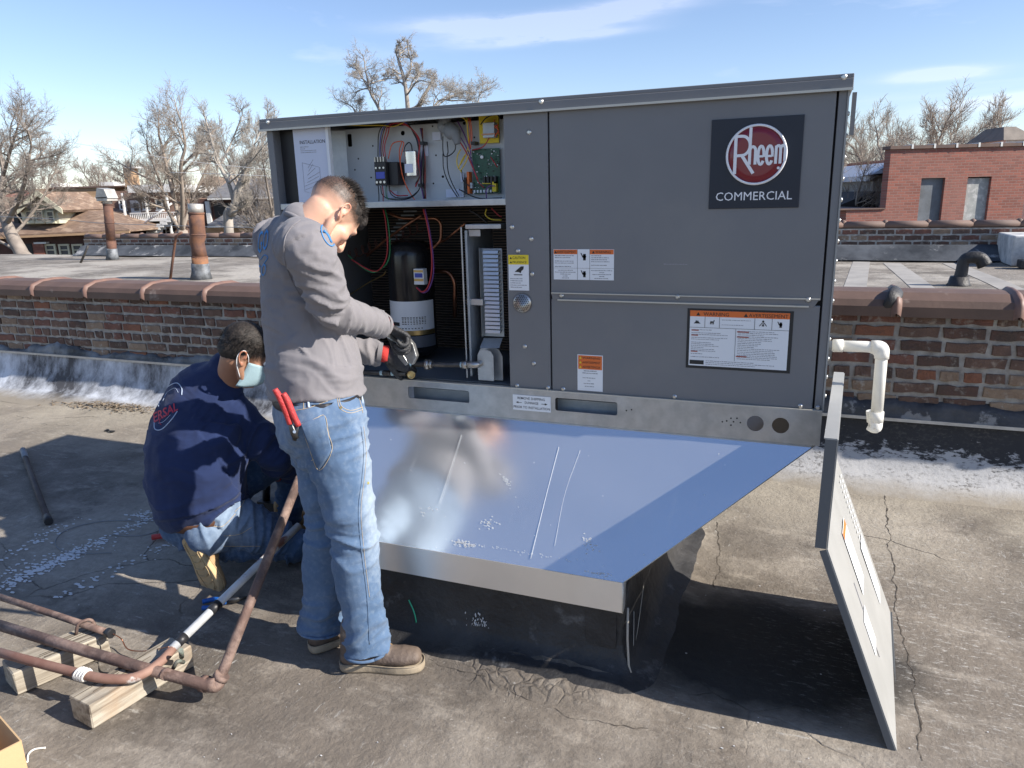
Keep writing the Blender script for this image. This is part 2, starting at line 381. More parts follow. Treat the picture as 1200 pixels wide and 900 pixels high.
    K(mrg(nse(3.0), .3, .7, .62, .92), b.inputs['Roughness']); b.inputs['Specular IOR Level'].default_value = .18
    h = N.new('ShaderNodeMath'); h.operation = 'ADD'; K(nse(45, 10, .7), h.inputs[0]); K(mul(nse(6, 6), 2.0), h.inputs[1])
    h2 = N.new('ShaderNodeMath'); h2.operation = 'SUBTRACT'; K(h.outputs[0], h2.inputs[0]); K(line, h2.inputs[1])
    if hgt is not None: h3 = N.new('ShaderNodeMath'); h3.operation = 'SUBTRACT'; K(h2.outputs[0], h3.inputs[0]); K(mul(hgt, .55), h3.inputs[1]); h2 = h3
    bp = N.new('ShaderNodeBump'); bp.inputs['Strength'].default_value = .75; bp.inputs['Distance'].default_value = .009; K(h2.outputs[0], bp.inputs['Height']); K(bp.outputs[0], b.inputs['Normal'])
    return m
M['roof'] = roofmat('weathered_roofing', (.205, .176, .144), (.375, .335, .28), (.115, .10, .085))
M['roof2'] = roofmat('neighbour_roofing', (.25, .225, .195), (.44, .41, .36), (.15, .135, .115), False)

def zroof(x, y):
    z = .012 * noise.noise(Vector((x * .7, y * .7, 0))) + .004 * noise.noise(Vector((x * 3, y * 3, 5)))
    return z
def sheet_grid(x0, x1, y0, y1, st, fz):
    nx = int((x1 - x0) / st) + 1; ny = int((y1 - y0) / st) + 1
    vs = []; fs = []
    for j in range(ny + 1):
        for i in range(nx + 1):
            x = x0 + (x1 - x0) * i / nx; y = y0 + (y1 - y0) * j / ny; vs.append((x, y, fz(x, y)))
    for j in range(ny):
        for i in range(nx):
            a = j * (nx + 1) + i; fs.append((a, a + 1, a + nx + 2, a + nx + 1))
    b = MB(); b.add(vs, fs, True); return b
def fz(x, y):
    z = zroof(x, y)
    # soft cants: up to the curb
    dx = max(-1.72 - x, 0, x + .50); dy = max(2.17 - y, 0, y - 3.35); d = math.hypot(dx, dy)
    if d < .22: z += .045 * (1 - d / .22) ** 2
    # swollen, cracked corner patch in front of the curb
    r = math.hypot((x + .78) / .38, (y - 2.07) / .14)
    if r < 1: z += .018 * (1 - r * r) * (1 + .8 * noise.noise(Vector((x * 30, y * 22, 0))))
    return z
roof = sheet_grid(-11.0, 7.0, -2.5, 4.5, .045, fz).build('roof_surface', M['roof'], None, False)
setp(roof, 'weathered grey brown roofing the men work on', kind='structure')
deck = MB().box(-11.0, 7.0, -2.5, 4.9, -7.0, -.06).build('brick_building_block', M['tar'], None, False); setp(deck, kind='structure'); deck.name = 'building_below'
M['dirt'] = mat('dry_winter_ground', (.13, .11, .075), .95, var=(.08, .075, .05), scale=.3, var2=(.17, .15, .12), scale2=.08)
g = MB(); g.quad((-900, -900, -7), (900, -900, -7), (900, 900, -7), (-900, 900, -7)); ground = g.build('ground', M['dirt'], None, False); setp(ground, kind='structure')

# seams, cracks (lap joints of the roofing) as raised ragged ribbons
M['crack'] = mat('dark_crack_tar', (.055, .048, .04), .9, spec=.1, var=(.14, .12, .10), scale=30)
random.seed(3)
def ragged(pts, w, zt=.0022, jit=.020):
    P = curve_pts([(p[0], p[1], 0) for p in pts], 30); vs = []; fs = []
    for i, p in enumerate(P):
        t = (P[min(i + 1, len(P) - 1)] - P[max(i - 1, 0)]).normalized(); n_ = Vector((-t.y, t.x, 0))
        o = n_ * ((noise.noise(Vector((p.x * 9, p.y * 9, 1))) + .5 * noise.noise(Vector((p.x * 31, p.y * 31, 1)))) * jit); ww = w * (.15 + 2.4 * abs(noise.noise(Vector((p.x * 23, p.y * 23, 7)))))
        a = p + o - n_ * ww; c = p + o + n_ * ww
        vs += [(a.x, a.y, fz(a.x, a.y) + .0015), (p.x + o.x, p.y + o.y, fz(p.x, p.y) + zt), (c.x, c.y, fz(c.x, c.y) + .0015)]
    for i in range(len(P) - 1):
        for k in (0, 1): fs.append((3 * i + k, 3 * i + k + 1, 3 * i + k + 4, 3 * i + k + 3))
    b = MB(); b.add(vs, fs, True); return b
def gp(px, py): p = onz(px, py); return (p.x, p.y)
for pts, w in (([(1035, 562), (1040, 610), (1048, 680), (1056, 740), (1070, 800), (1082, 895)], .0026), ([(500, 775), (560, 795), (620, 822), (690, 845), (760, 855)], .0016), ([(840, 612), (843, 650), (838, 690)], .0022)):
    o = ragged([gp(*p) for p in pts], w).build('seam_crack', M['crack'], roof)
# alligatored tar patch by the curb corner: a web of little cracks
random.seed(12)
ag = MB()
cells = [Vector((-.78 + random.uniform(-.34, .34), 2.045 + random.uniform(-.13, .12), 0)) for _ in range(90)]
for i, a in enumerate(cells):
    for b_ in sorted(cells[i + 1:], key=lambda q: (q - a).length)[:2]:
        if (b_ - a).length < .09:
            P = [a, (a + b_) / 2 + Vector((random.uniform(-.01, .01), random.uniform(-.01, .01), 0)), b_]
            ag.tube([(p.x, p.y, fz(p.x, p.y) + .0002) for p in P], .0015, 4, False)


# white paint flakes on the roof at the left, in two broken rows
M['flake'] = mat('white_paint_flake', (.62, .62, .62), .9, spec=.1)
random.seed(5); fl = MB()
def flake(x, y, s):
    n = random.randint(4, 6); a0 = random.random() * 6; z = zroof(x, y) + .0022
    pts = [(x + s * random.uniform(.5, 1) * 1.5 * math.cos(a0 + k * 2 * PI / n), y + s * random.uniform(.5, 1) * .8 * math.sin(a0 + k * 2 * PI / n), z) for k in range(n)]
    fl.slab(pts, (0, 0, 1), .0015)
def row(p, q, n, sp, s):
    a = onz(*p); b_ = onz(*q)
    for _ in range(n):
        t = random.random(); c = a.lerp(b_, t); d = random.gauss(0, sp)
        flake(c.x + random.gauss(0, .03), c.y + d, s * random.uniform(.3, 1.15) * (1.1 - .4 * t))
row((0, 690), (95, 645), 230, .035, .012); row((60, 662), (190, 600), 170, .04, .011); row((0, 660), (80, 612), 70, .09, .012); row((60, 705), (215, 630), 55, .022, .0125); row((0, 672), (140, 632), 70, .07, .009); row((20, 670), (0, 700), 10, .04, .018); row((150, 606), (190, 596), 40, .03, .010)
for _ in range(90):
    p = onz(random.uniform(0, 1200), random.uniform(600, 900)); flake(p.x, p.y, random.uniform(.001, .0035))
setp(fl.build('paint_flakes', M['flake'], None), 'white paint flakes scattered over the shaded roof at left', 'paint flakes', kind='stuff')
# leaf litter along the foot of the white flashing
M['leaf'] = mat('dry_leaf_litter', (.16, .12, .08), .9, var=(.30, .24, .17), scale=30, var2=(.06, .045, .03), scale2=25)
lf = MB(); random.seed(8)
for (px, py, n, sx, sy) in ((55, 462, 500, .55, .05), (130, 475, 1300, .62, .075), (25, 460, 300, .4, .04), (300, 480, 300, .5, .05), (95, 455, 300, .4, .03)):
    c = onz(px, py)
    for _ in range(n):
        x = random.gauss(c.x, sx * .5); y = random.gauss(c.y, sy); s = random.uniform(.008, .02); a = random.random() * PI
        if y > 4.3: continue
        z = zroof(x, y) + random.uniform(.004, .02); u = Vector((math.cos(a), math.sin(a), random.uniform(-.3, .3))) * s; w = Vector((-math.sin(a), math.cos(a), random.uniform(-.3, .3))) * s * .5; p = Vector((x, y, z))
        lf.add([p - u, p - w, p + u, p + w * 1.2], [(0, 1, 2, 3)], False)
setp(lf.build('leaf_litter', M['leaf'], None), 'brown dry leaf litter drifted against the white flashing', 'leaf litter', kind='stuff')

# ================================================================ near parapet
YW = 4.5
M['mortar'] = mat('grey_mortar', (.40, .385, .35), .9, var=(.22, .20, .18), scale=14, bump=1.2, bscale=50)
def brickmat(name, c1, c2, c3): return mat(name, c1, .88, 0, var=c2, scale=11, var2=c3, scale2=16, lo2=.56, hi2=.66, bump=1.6, bscale=70)
BR = [brickmat('brick_brown', (.155, .095, .07), (.10, .062, .047), (.26, .21, .17)), brickmat('brick_red', (.19, .085, .06), (.12, .06, .045), (.27, .22, .19)),
      brickmat('brick_dark', (.07, .05, .04), (.11, .06, .045), (.22, .19, .16)), brickmat('brick_tan', (.27, .20, .14), (.19, .13, .09), (.34, .31, .27)), brickmat('brick_orange', (.24, .10, .055), (.18, .08, .05), (.12, .07, .05))]
def brick_mesh(l, h, d, seed):
    random.seed(seed); bm = bmesh.new(); bmesh.ops.create_cube(bm, size=1)
    bmesh.ops.scale(bm, vec=(l, d, h), verts=bm.verts)
    es = [e for e in bm.edges if all(v.co.y < 0 for v in e.verts)]
    bmesh.ops.subdivide_edges(bm, edges=[e for e in bm.edges if abs((e.verts[0].co - e.verts[1].co).x) > l * .5], cuts=3)
    for v in bm.verts:
        if v.co.y < 0:
            v.co.x += random.uniform(-.005, .005); v.co.z += random.uniform(-.0035, .0035); v.co.y += random.uniform(-.003, .006)
    bmesh.ops.bevel(bm, geom=[e for e in bm.edges if all(v.co.y < 0 for v in e.verts)], offset=.004, segments=1, affect='EDGES')
    me = bpy.data.meshes.new('brick'); bm.to_mesh(me); bm.free(); return me
BH, BP = .0555, .0785
wall = thing('brick_parapet', 'low brick parapet wall with clay coping tiles behind the grey unit', 'wall', (0, YW, 0))
XA, XB = -11.0, 7.0
def ztop(x): return .90 if x < -2.6 else .955
b = MB().box(XA, -2.6, YW + .008, YW + .30, -.02, .90).box(-2.6, XB, YW + .008, YW + .30, -.02, .955); b.build('mortar_core', M['mortar'], wall)
protoL = [brick_mesh(.196, BH, .10, s) for s in range(6)]; protoS = [brick_mesh(.088, BH, .10, 20 + s) for s in range(4)]
for i, me in enumerate(protoL + protoS): me.materials.append(BR[0])
variants = {}
def bvar(me, k):
    if (me.name, k) not in variants:
        c = me.copy(); c.materials[0] = BR[k]; variants[(me.name, k)] = c
    return variants[(me.name, k)]
random.seed(21); rest = MB(); nb = 0; rest_m = []
for side, z1 in ((0, .90), (1, .955)):
    xa, xb = (XA, -2.62) if side == 0 else (-2.60, XB)
    for r in range(8):
        z = z1 - .045 - r * BP; x = xa + random.uniform(0, .2)
        header = (r == 4)
        while x < xb - .1:
            l = .088 if (header or random.random() < .07) else .196
            if x + l > xb: break
            me = random.choice(protoS if l < .15 else protoL)
            k = random.choices(range(5), (6, 4, 5, 3, 1) if side == 0 else (6, 2, 3, 5, 1))[0]
            vis = (-7.4 < x < -3.2) or (0.0 < x < 1.6)
            pos = Vector((x + l / 2, YW + .045 + random.uniform(-.003, .004), z + random.uniform(-.003, .003)))
            if vis and nb < 300:
                o = bpy.data.objects.new('brick', bvar(me, k)); COL.objects.link(o); o.parent = wall; o.location = pos - ORG[wall]
                o.rotation_euler = (0, random.uniform(-.012, .012), random.uniform(-.01, .01)); ORG[o] = pos; nb += 1
            else:
                rest.cur = k; rest.add([v.co + pos for v in me.vertices], [tuple(p.vertices) for p in me.polygons], False)
            x += l + .017 + random.uniform(0, .008)
o = rest.build('further_bricks', BR, wall); setp(o, kind='stuff')
# ragged mortar smears over the joints and top course
random.seed(4)
# coping tiles
M['coping'] = mat('glazed_clay_coping', (.135, .083, .060), .62, 0, var=(.10, .062, .046), scale=4, bump=.4, bscale=30, var2=(.30, .24, .20), scale2=5, lo2=.62, hi2=.75)
M['coping_joint'] = mat('clay_coping_joint', (.20, .115, .085), .55, 0, var=(.15, .09, .075), scale=12)
def coping(x0, x1, y0, z, side, parent, mt=None, mj=None, sc=1.0):
    prof = [(-.045, -.06), (-.045, -.005), (-.025, .03), (.06, .062), (.17, .068), (.28, .062), (.365, .03), (.385, -.005), (.385, -.06)]
    b = MB(); n = len(prof); vs = []
    for x in (x0 + .004, x1 - .004):
        for (py, pz) in prof: vs.append((x, y0 + py * sc, z + pz * sc))
    fs = [(i, i + 1, n + i + 1, n + i) for i in range(n - 1)] + [tuple(range(n)), tuple(range(n, 2 * n))[::-1]]
    b.add(vs, fs, False); o = b.build('coping_tile', mt or M['coping'], parent)
    b = MB(); m = 7
    pr2 = [(p[0] + (-.016 if p[0] < 0 else .016 if p[0] > .3 else 0), p[1] + .014) for p in prof]; vs = []
    for k in range(m):
        t = k / (m - 1); bul = math.sin(PI * t); xx = x0 - .026 + .052 * t
        for (a, c) in zip(prof, pr2):
            vs.append((xx, y0 + (a[0] + (c[0] - a[0]) * bul) * sc, z + (a[1] - .002 + (c[1] - a[1] + .006) * bul) * sc))
    fs = [(k * n + i, k * n + i + 1, (k + 1) * n + i + 1, (k + 1) * n + i) for k in range(m - 1) for i in range(n - 1)]
    b.add(vs, fs, True); b.build('joint_band', mj or M['coping_joint'], o)
x = -6.98 - .65 * 6
while x < -2.9: coping(x, x + .65, YW - .01, .925, 0, wall); x += .65
x = .464 - .566 * 5
while x < 6.5: coping(x, x + .566, YW - .01, .982, 1, wall); x += .566
# a tar-patched joint on the right
b = MB(); p = Vector((.44, YW - .06, 1.0))
b.tube(curve_pts([(.40, YW - .045, .955), (.43, YW - .05, 1.0), (.45, YW - .03, 1.035), (.47, YW + .05, 1.055), (.47, YW + .15, 1.06)], 5), [.012, .028, .036, .04, .04, .03, .01], 10, flat=.4, ref=(1, 0, 0))
b.build('tar_patch', M['tar'], wall)

# base flashing: membrane turned up the wall, curved foot
def flashmat(right):
    m = bpy.data.materials.new('painted_flashing_right' if right else 'painted_flashing_left'); m.use_nodes = True; t = m.node_tree; N = t.nodes; K = t.links.new; b = N['Principled BSDF']
    g = N.new('ShaderNodeNewGeometry'); sp = N.new('ShaderNodeSeparateXYZ'); K(g.outputs['Position'], sp.inputs[0])
    def nse(sc, st=(1, 1, 1), det=9, ro=.7):
        mp = N.new('ShaderNodeMapping'); mp.inputs['Scale'].default_value = st; K(g.outputs['Position'], mp.inputs[0])
        n = N.new('ShaderNodeTexNoise'); n.inputs['Scale'].default_value = sc; n.inputs['Detail'].default_value = det; n.inputs['Roughness'].default_value = ro; K(mp.outputs[0], n.inputs[0]); return n.outputs[0]
    def mrg(s, a, c, d=0, e=1):
        r = N.new('ShaderNodeMapRange'); r.inputs[1].default_value = a; r.inputs[2].default_value = c; r.inputs[3].default_value = d; r.inputs[4].default_value = e; K(s, r.inputs[0]); return r.outputs[0]
    def math_(op, a, c):
        r = N.new('ShaderNodeMath'); r.operation = op
        for i, q in enumerate((a, c)):
            if isinstance(q, (int, float)): r.inputs[i].default_value = q
            else: K(q, r.inputs[i])
        return r.outputs[0]
    x = N.new('ShaderNodeMix'); x.data_type = 'RGBA'
    if right:
        f = math_('ADD', mrg(sp.outputs[2], .08, .24, .92, .08), math_('MULTIPLY', math_('SUBTRACT', nse(45, (.35, 1, 1)), .5), 2.0))
        f = math_('ADD', f, math_('MULTIPLY', math_('SUBTRACT', nse(2.6, (1, 1, .3)), .5), 1.3))
        K(mrg(f, .42, .58), x.inputs[0]); x.inputs[6].default_value = (.022, .022, .024, 1); x.inputs[7].default_value = (.40, .40, .40, 1)
        f2_ = math_('MULTIPLY', mrg(nse(38, (1, 1, 1.6)), .50, .60), mrg(nse(4), .42, .58)); y_ = N.new('ShaderNodeMix'); y_.data_type = 'RGBA'; K(math_('MULTIPLY', f2_, .75), y_.inputs[0]); K(x.outputs[2], y_.inputs[6]); y_.inputs[7].default_value = (.07, .065, .06, 1); x = y_
    else:
        f = math_('ADD', math_('MULTIPLY', nse(1.4, (1, 1, .35)), 1.0), math_('MULTIPLY', nse(9, (1, 1, .5)), .45))
        K(mrg(f, .62, .86), x.inputs[0]); x.inputs[6].default_value = (.58, .61, .66, 1); x.inputs[7].default_value = (.06, .06, .065, 1)
    dr = N.new('ShaderNodeMix'); dr.data_type = 'RGBA'; K(x.outputs[2], dr.inputs[6]); dr.inputs[7].default_value = (.26, .23, .185, 1)
    K(math_('MULTIPLY', mrg(math_('ADD', sp.outputs[2], math_('MULTIPLY', nse(5), .06)), .075, .035), 1.0), dr.inputs[0])
    K(dr.outputs[2], b.inputs['Base Color']); b.inputs['Roughness'].default_value = .75
    bp = N.new('ShaderNodeBump'); bp.inputs['Strength'].default_value = .6; bp.inputs['Distance'].default_value = .012; K(nse(7), bp.inputs['Height']); K(bp.outputs[0], b.inputs['Normal'])
    return m
def flashing(x0, x1, ztop_, mt):
    prof = [(YW - .40, -.004), (YW - .33, .004), (YW - .24, .022), (YW - .16, .06), (YW - .10, .12), (YW - .06, .20), (YW - .035, .29), (YW - .022, ztop_)]
    nx = int((x1 - x0) / .06); vs = []; n = len(prof)
    for i in range(nx + 1):
        x = x0 + (x1 - x0) * i / nx
        for j, (y, z) in enumerate(prof):
            k = .012 * noise.noise(Vector((x * 2.2, z * 4, 3))) + .006 * noise.noise(Vector((x * 9, z * 11, 3)))
            foot = .07 * noise.noise(Vector((x * .9, 0, 9))) if j < 3 else 0
            vs.append((x, y - k * (j > 1) + foot, z + (k * .3 if j > 0 else 0)))
    fs = [(i * n + j, (i + 1) * n + j, (i + 1) * n + j + 1, i * n + j + 1) for i in range(nx) for j in range(n - 1)]
    b = MB(); b.add(vs, fs, True); o = b.build('base_flashing', mt, wall); return o
flashing(XA, -2.6, .345, flashmat(False)); flashing(-2.6, XB, .35, flashmat(True))
# counter-flashing strip and hand-trowelled tar above it
M['tarstrip'] = mat('tarred_strip', (.05, .055, .06), .6, 0, var=(.20, .215, .23), scale=5, var2=(.02, .02, .022), scale2=3, bump=1.8, bscale=18)
def strip(x0, x1, zlo, zhi, zvar, mt, thick):
    nx = int((x1 - x0) / .025); vs = []; rows = 6
    for i in range(nx + 1):
        x = x0 + (x1 - x0) * i / nx
        top = zhi + zvar * (noise.noise(Vector((x * 1.7, 2, 1))) + .45 * noise.noise(Vector((x * 7, 2, 4))) + .2 * noise.noise(Vector((x * 23, 2, 4))))
        for j in range(rows):
            t = j / (rows - 1); z = zlo + (top - zlo) * t
            bulge = thick * (1 - t) ** .7 + .010 * noise.noise(Vector((x * 8, z * 20, 1)))
            vs.append((x, YW - .010 - max(.004, bulge) if j < rows - 1 else YW + .012, z))
    fs = [(i * rows + j, (i + 1) * rows + j, (i + 1) * rows + j + 1, i * rows + j + 1) for i in range(nx) for j in range(rows - 1)]
    b = MB(); b.add(vs, fs, True); return b.build('tar_strip', mt, wall)
strip(XA, -2.6, .338, .41, .07, M['tarstrip'], .03); strip(-2.6, XB, .345, .45, .07, mat('black_tar_strip', (.022, .022, .024), .45, 0, var=(.06, .06, .065), scale=7, var2=(.20, .20, .20), scale2=4, lo2=.58, bump=1.8, bscale=18), .035)
b = MB()
for (x0, x1) in ((XA, -2.6), (-2.6, XB)): b.box(x0, x1, YW - .052, YW - .02, .332, .350)
b.build('metal_edge', M['galv'], wall)
# ================================================================ packaged rooftop unit
YU = 2.5; X0, X1 = -2.035, .076; ZT, ZL, ZB, ZR = 1.926, 1.886, .79, .903; YB = 3.62
unit = thing('rooftop_unit', 'large grey rooftop air conditioning unit with its left compartment open', 'air conditioner', ((X0 + X1) / 2, YU, ZB))
def U(px, py, dy=0.0): p = on(px, py, YU + dy); return p.x, p.z
# lid with its downturned front flange and hem, its lit edge put into a pale colour
b = MB().box(X0 - .02, X1 + .012, YU - .012, YB + .02, ZT - .012, ZT).box(X0 - .02, X1 + .012, YU - .014, YU - .006, ZL, ZT - .012).box(X1 + .004, X1 + .012, YU - .006, YB, ZL, ZT - .012).box(X0 - .02, X0 - .012, YU - .006, YB, ZL, ZT - .012)
lid = bev(b.build('lid', M['unit'], unit), .002)
MB().box(X0 - .02, X1 + .012, YU - .020, YU - .010, ZL - .006, ZL + .001).build('lid_hem', M['lip'], lid)
MB().box(X1 + .012, X1 + .024, YU + .01, YU + .035, ZL - .13, ZL - .01).build('lid_side_flange', M['unit'], lid)
# posts and front panels; each panel a sheet with returned edges
xo = -1.018; xd = -.852; xr = .047
def panel(name, x0, x1, z0, z1, y=0.0, d=.02, m='unit'):
    return bev(MB().box(x0, x1, YU + y, YU + y + d, z0, z1).build(name, M[m], unit), .003)
panel('corner_post', X0, X0 + .030, ZR, ZL, 0, .05)
panel('corner_post', xr + .004, X1, ZR + .002, ZL, 0, .05)
MB().box(X1 - .001, X1 + .004, YU - .004, YU + .30, ZR, ZL).build('lit_post_side', M['door_skin'], unit)  # sunlit side of the post put into a paler grey
fil = panel('filler_panel', xo, xd - .003, ZR + .004, ZL)
up = panel('upper_access_panel', xd + .003, xr - .002, 1.262, ZL, -.002)
lo = panel('lower_access_panel', xd + .003, xr - .002, ZR + .004, 1.246, -.002)
MB().box(X0 + .01, X1 - .01, YU + .022, YU + .03, ZR, ZL).build  # (nothing linked)
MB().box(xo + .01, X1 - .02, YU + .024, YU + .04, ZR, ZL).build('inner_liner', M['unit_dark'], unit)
# drip moulding between the upper and lower panel
b = MB()
b.hexa([(xd + .010, YU - .004, 1.243), (xr - .02, YU - .004, 1.243), (xr - .02, YU + .0, 1.243), (xd + .010, YU + .0, 1.243)], [(xd + .004, YU - .006, 1.268), (xr - .005, YU - .006, 1.268), (xr - .005, YU, 1.268), (xd + .004, YU, 1.268)])
dm = b.build('drip_moulding', M['unit'], unit)
MB().box(xd + .006, xr - .004, YU - .010, YU - .003, 1.266, 1.2695).build('moulding_edge', M['lip'], dm)
MB().box(xd + .03, xr - .035, YU - .013, YU - .003, 1.2415, 1.246).build('moulding_edge', M['lip'], dm)
# right and left sides, back
MB().box(X1 - .03, X1 - .001, YU + .30, YB, ZR, ZL).build('end_panel', M['door_skin'], unit)  # right end paler than the left: sunlight put into its colour
MB().box(X0, X0 + .012, YU + .05, YB, ZR, ZL).build('end_panel', M['unit'], unit)
MB().box(X0, X1, YB - .02, YB, ZR, ZL).build('back_panel', M['unit'], unit)
# ---- base rail with fork pockets, round holes
def urect(px0, py0, px1, py1, dy=0): a = U(px0, py0, dy); c = U(px1, py1, dy); return a[0], c[0], c[1], a[1]
me = plate([(X0, ZB), (X1, ZB), (X1, ZR), (X0, ZR)], [rrect(-1.455, -1.185, .832, .880, .008), rrect(-.835, -.600, .832, .881, .008), circ(-.128, .846, .027), circ(-.048, .846, .027)], .003)
me.transform(Matrix.Translation((0, YU - .012, 0))); rail = link('base_rail', me, M['galv'], unit)
MB().box(X0, X1, YU - .012, YU + .035, ZB - .003, ZB).build('rail_lower_flange', M['galv'], rail)
MB().box(X0, X1, YU - .012, YU + .012, ZR, ZR + .004).build('rail_upper_flange', M['lip'], rail)
for x0, x1 in ((-1.455, -1.185), (-.835, -.600)):
    b = MB(); b.box(x0 - .01, x1 + .01, YU + .05, YU + .09, .80, .86); b.box(x0 - .008, x1 + .008, YU + .09, YU + .21, ZB, .89); b.build('fork_pocket', M['galv_in'], rail)
MB().box(X0 + .01, X1 - .01, YU + .03, YB - .02, ZR - .02, ZR - .016).build('base_pan', M['galv_in'], unit)
MB().box(X0, X0 + .003, YU, YB, ZB, ZR).box(X1 - .003, X1, YU, YB, ZB, ZR).box(X0, X1, YB - .003, YB, ZB, ZR).build('end_rail', M['galv'], unit)
b = MB()
for (px, py) in ((852, 492), (857, 489), (860, 493), (864, 489), (857, 497), (847, 493), (868, 494), (735, 480), (741, 479)):
    x, z = U(px, py); b.lathe([(.0028, 0), (.0028, .001)], (x, YU - .0125, z), (0, -1, 0), 8)
b.build('pin_holes', M['ink'], rail)
# ---- screws
SC = MB(); SC.lathe([(.0085, 0), (.0085, .0012), (.0058, .0016), (.0058, .005), (.0048, .0058)], (0, 0, 0), (0, -1, 0), 12)
scm = SC.mesh('screw'); scm.materials.append(M['screw'])
def screw(px, py, dy=-.002, k=1.0):
    p = on(px, py, YU + dy); o = bpy.data.objects.new('screw', scm); COL.objects.link(o); o.parent = unit; o.location = p - ORG[unit]; o.scale = (k,) * 3; ORG[o] = p
for px, py, dy in ((314, 143, -.014), (634, 119, -.014), (989, 90, -.014), (620, 155, 0), (600, 266, 0), (622.5, 280, 0), (607, 294, 0), (623.5, 321, 0), (615, 406, 0), (625.5, 426, 0), (606, 452, 0), (642, 454.5, 0), (660, 456, -.002), (790.5, 465, -.002), (938, 476, -.002), (958.5, 478, 0), (658, 346.5, -.006), (794, 348, -.006), (947, 351.5, -.006)): screw(px, py, dy)
b = MB()
for i in range(15): b.lathe([(.007, 0), (.007, .004), (.004, .006)], (X1 + .003, YU + .02 + .006 * (i % 2), .95 + i * .062), (1, 0, 0), 8)
b.build('side_screws', M['screw'], unit)
# ---- vent rosette
x, z = U(612.5, 355); b = MB(); b.lathe([(.036, 0), (.036, .004), (.032, .010), (.0, .011)], (x, YU, z), (0, -1, 0), 28)
ros = b.build('round_vent_cover', M['bright'], unit)
b = MB(); random.seed(1)
for i in range(-4, 5):
    for j in range(-4, 5):
        u = (i + .5 * (j % 2)) * .0078; w = j * .0068
        if math.hypot(u, w) < .030: b.lathe([(.0022, 0), (.0022, .0008)], (x + u, YU - .0108, z + w), (0, -1, 0), 6)
b.build('perforation', M['ink'], ros)
# ---- emblem plate
def P4(px, py, dy): p = on(px, py, YU + dy); return p
a = on(834, 141, YU); c = on(936, 243, YU); d = on(943, 134, YU); e = on(831, 245, YU)
ex0, ex1 = (a.x + e.x) / 2, (c.x + d.x) / 2; ez0, ez1 = (c.z + e.z) / 2, (a.z + d.z) / 2
emb = bev(MB().box(ex0, ex1, YU - .006, YU - .002, ez0, ez1).build('emblem_plate', M['navy'], unit), .001)
cc = on(886.5, 181.5, YU); R_ = (on(922.5, 180, YU).x - on(850.5, 182, YU).x) / 2
b = MB(); b.lathe([(R_, 0), (R_, .006), (R_ * .985, .010), (R_ * .93, .010), (R_ * .915, .006)], (cc.x, YU - .006, cc.z), (0, -1, 0), 56); b.build('emblem_ring', M['white_emb'], emb)
b = MB(); b.lathe([(R_ * .92, 0), (R_ * .92, .0075), (R_ * .7, .0078)], (cc.x, YU - .006, cc.z), (0, -1, 0), 56); b.build('emblem_disc', M['red_emb'], emb)
def stroke(b, pts, w, y, th=.003):
    P = [Vector((p[0], 0, p[1])) for p in pts]; n = len(P); L_ = []; R2 = []
    for i in range(n):
        t = (P[min(i + 1, n - 1)] - P[max(i - 1, 0)]).normalized(); nn = Vector((-t.z, 0, t.x)); L_.append(P[i] + nn * w / 2); R2.append(P[i] - nn * w / 2)
    for i in range(n - 1):
        q = [L_[i], R2[i], R2[i + 1], L_[i + 1]]; b.slab([(v.x, y, v.z) for v in q], (0, -1, 0), th)
def arc(cx, cz, rx, rz, a0, a1, n=12): return [(cx + rx * math.cos(math.radians(a0 + (a1 - a0) * k / n)), cz + rz * math.sin(math.radians(a0 + (a1 - a0) * k / n))) for k in range(n + 1)]
b = MB(); s = R_ / 36.0           # the word, drawn in units of the disc (72 units across)
def T(pts): return [(cc.x + (x) * s, cc.z + (z) * s) for x, z in pts]
lw = 3.4 * s; y_ = YU - .0135
def add(pts, w=1.0): stroke(b, T(pts), lw * w, y_ - .0002 * len(b.v) / 400)
add([(-24.5, 22), (-24.5, -22)], 1.1)                                          # R
add([(-26.2, 22.3), (-17, 22.3)] + arc(-17, 11, 9.5, 11.3, 90, -90)[1:] + [(-24, -.4)])
add([(-17, 0), (-2.5, -22)], 1.1)
add([(-7.5, 32), (-7.5, -11.5)], 1.0)                                           # h, tall ascender
add(arc(-4.2, 4.5, 3.4, 5, 165, 0, 8) + [(-.8, -11.5)])
def ee(x): add([(x + .8, -2.2), (x + 6.6, -2.2)] , .75); add(arc(x + 3.7, 0, 3.4, 9.8, 10, 180, 8) + arc(x + 3.7, -2, 3.4, 9.6, 180, 325, 8)); add([(x + 7, 1.7), (x + 7, -3.0)], .9)
ee(1.9); ee(11.8)
add([(22.9, 9.5), (22.9, -11.5)], .95); add(arc(25.4, 5, 2.6, 4.6, 170, 0, 6) + [(28.0, -11.5)], .95); add(arc(30.6, 5, 2.6, 4.6, 170, 0, 6) + [(33.2, -8.5)], .95)
wm = b.build('emblem_lettering', M['white_emb'], emb)
b = MB(); b.lathe([(1.7 * s, 0), (1.7 * s, .002)], (cc.x + 26.5 * s, YU - .0136, cc.z - 16.5 * s), (0, -1, 0), 12); b.build('emblem_dot', M['white_emb'], emb)
p0 = on(839, 235.5, YU); p1 = on(928, 233, YU)
text('COMMERCIAL', p0.x, p0.z, .026, M['white_emb'], YU - .0068, emb, w=p1.x - p0.x, bold=0)
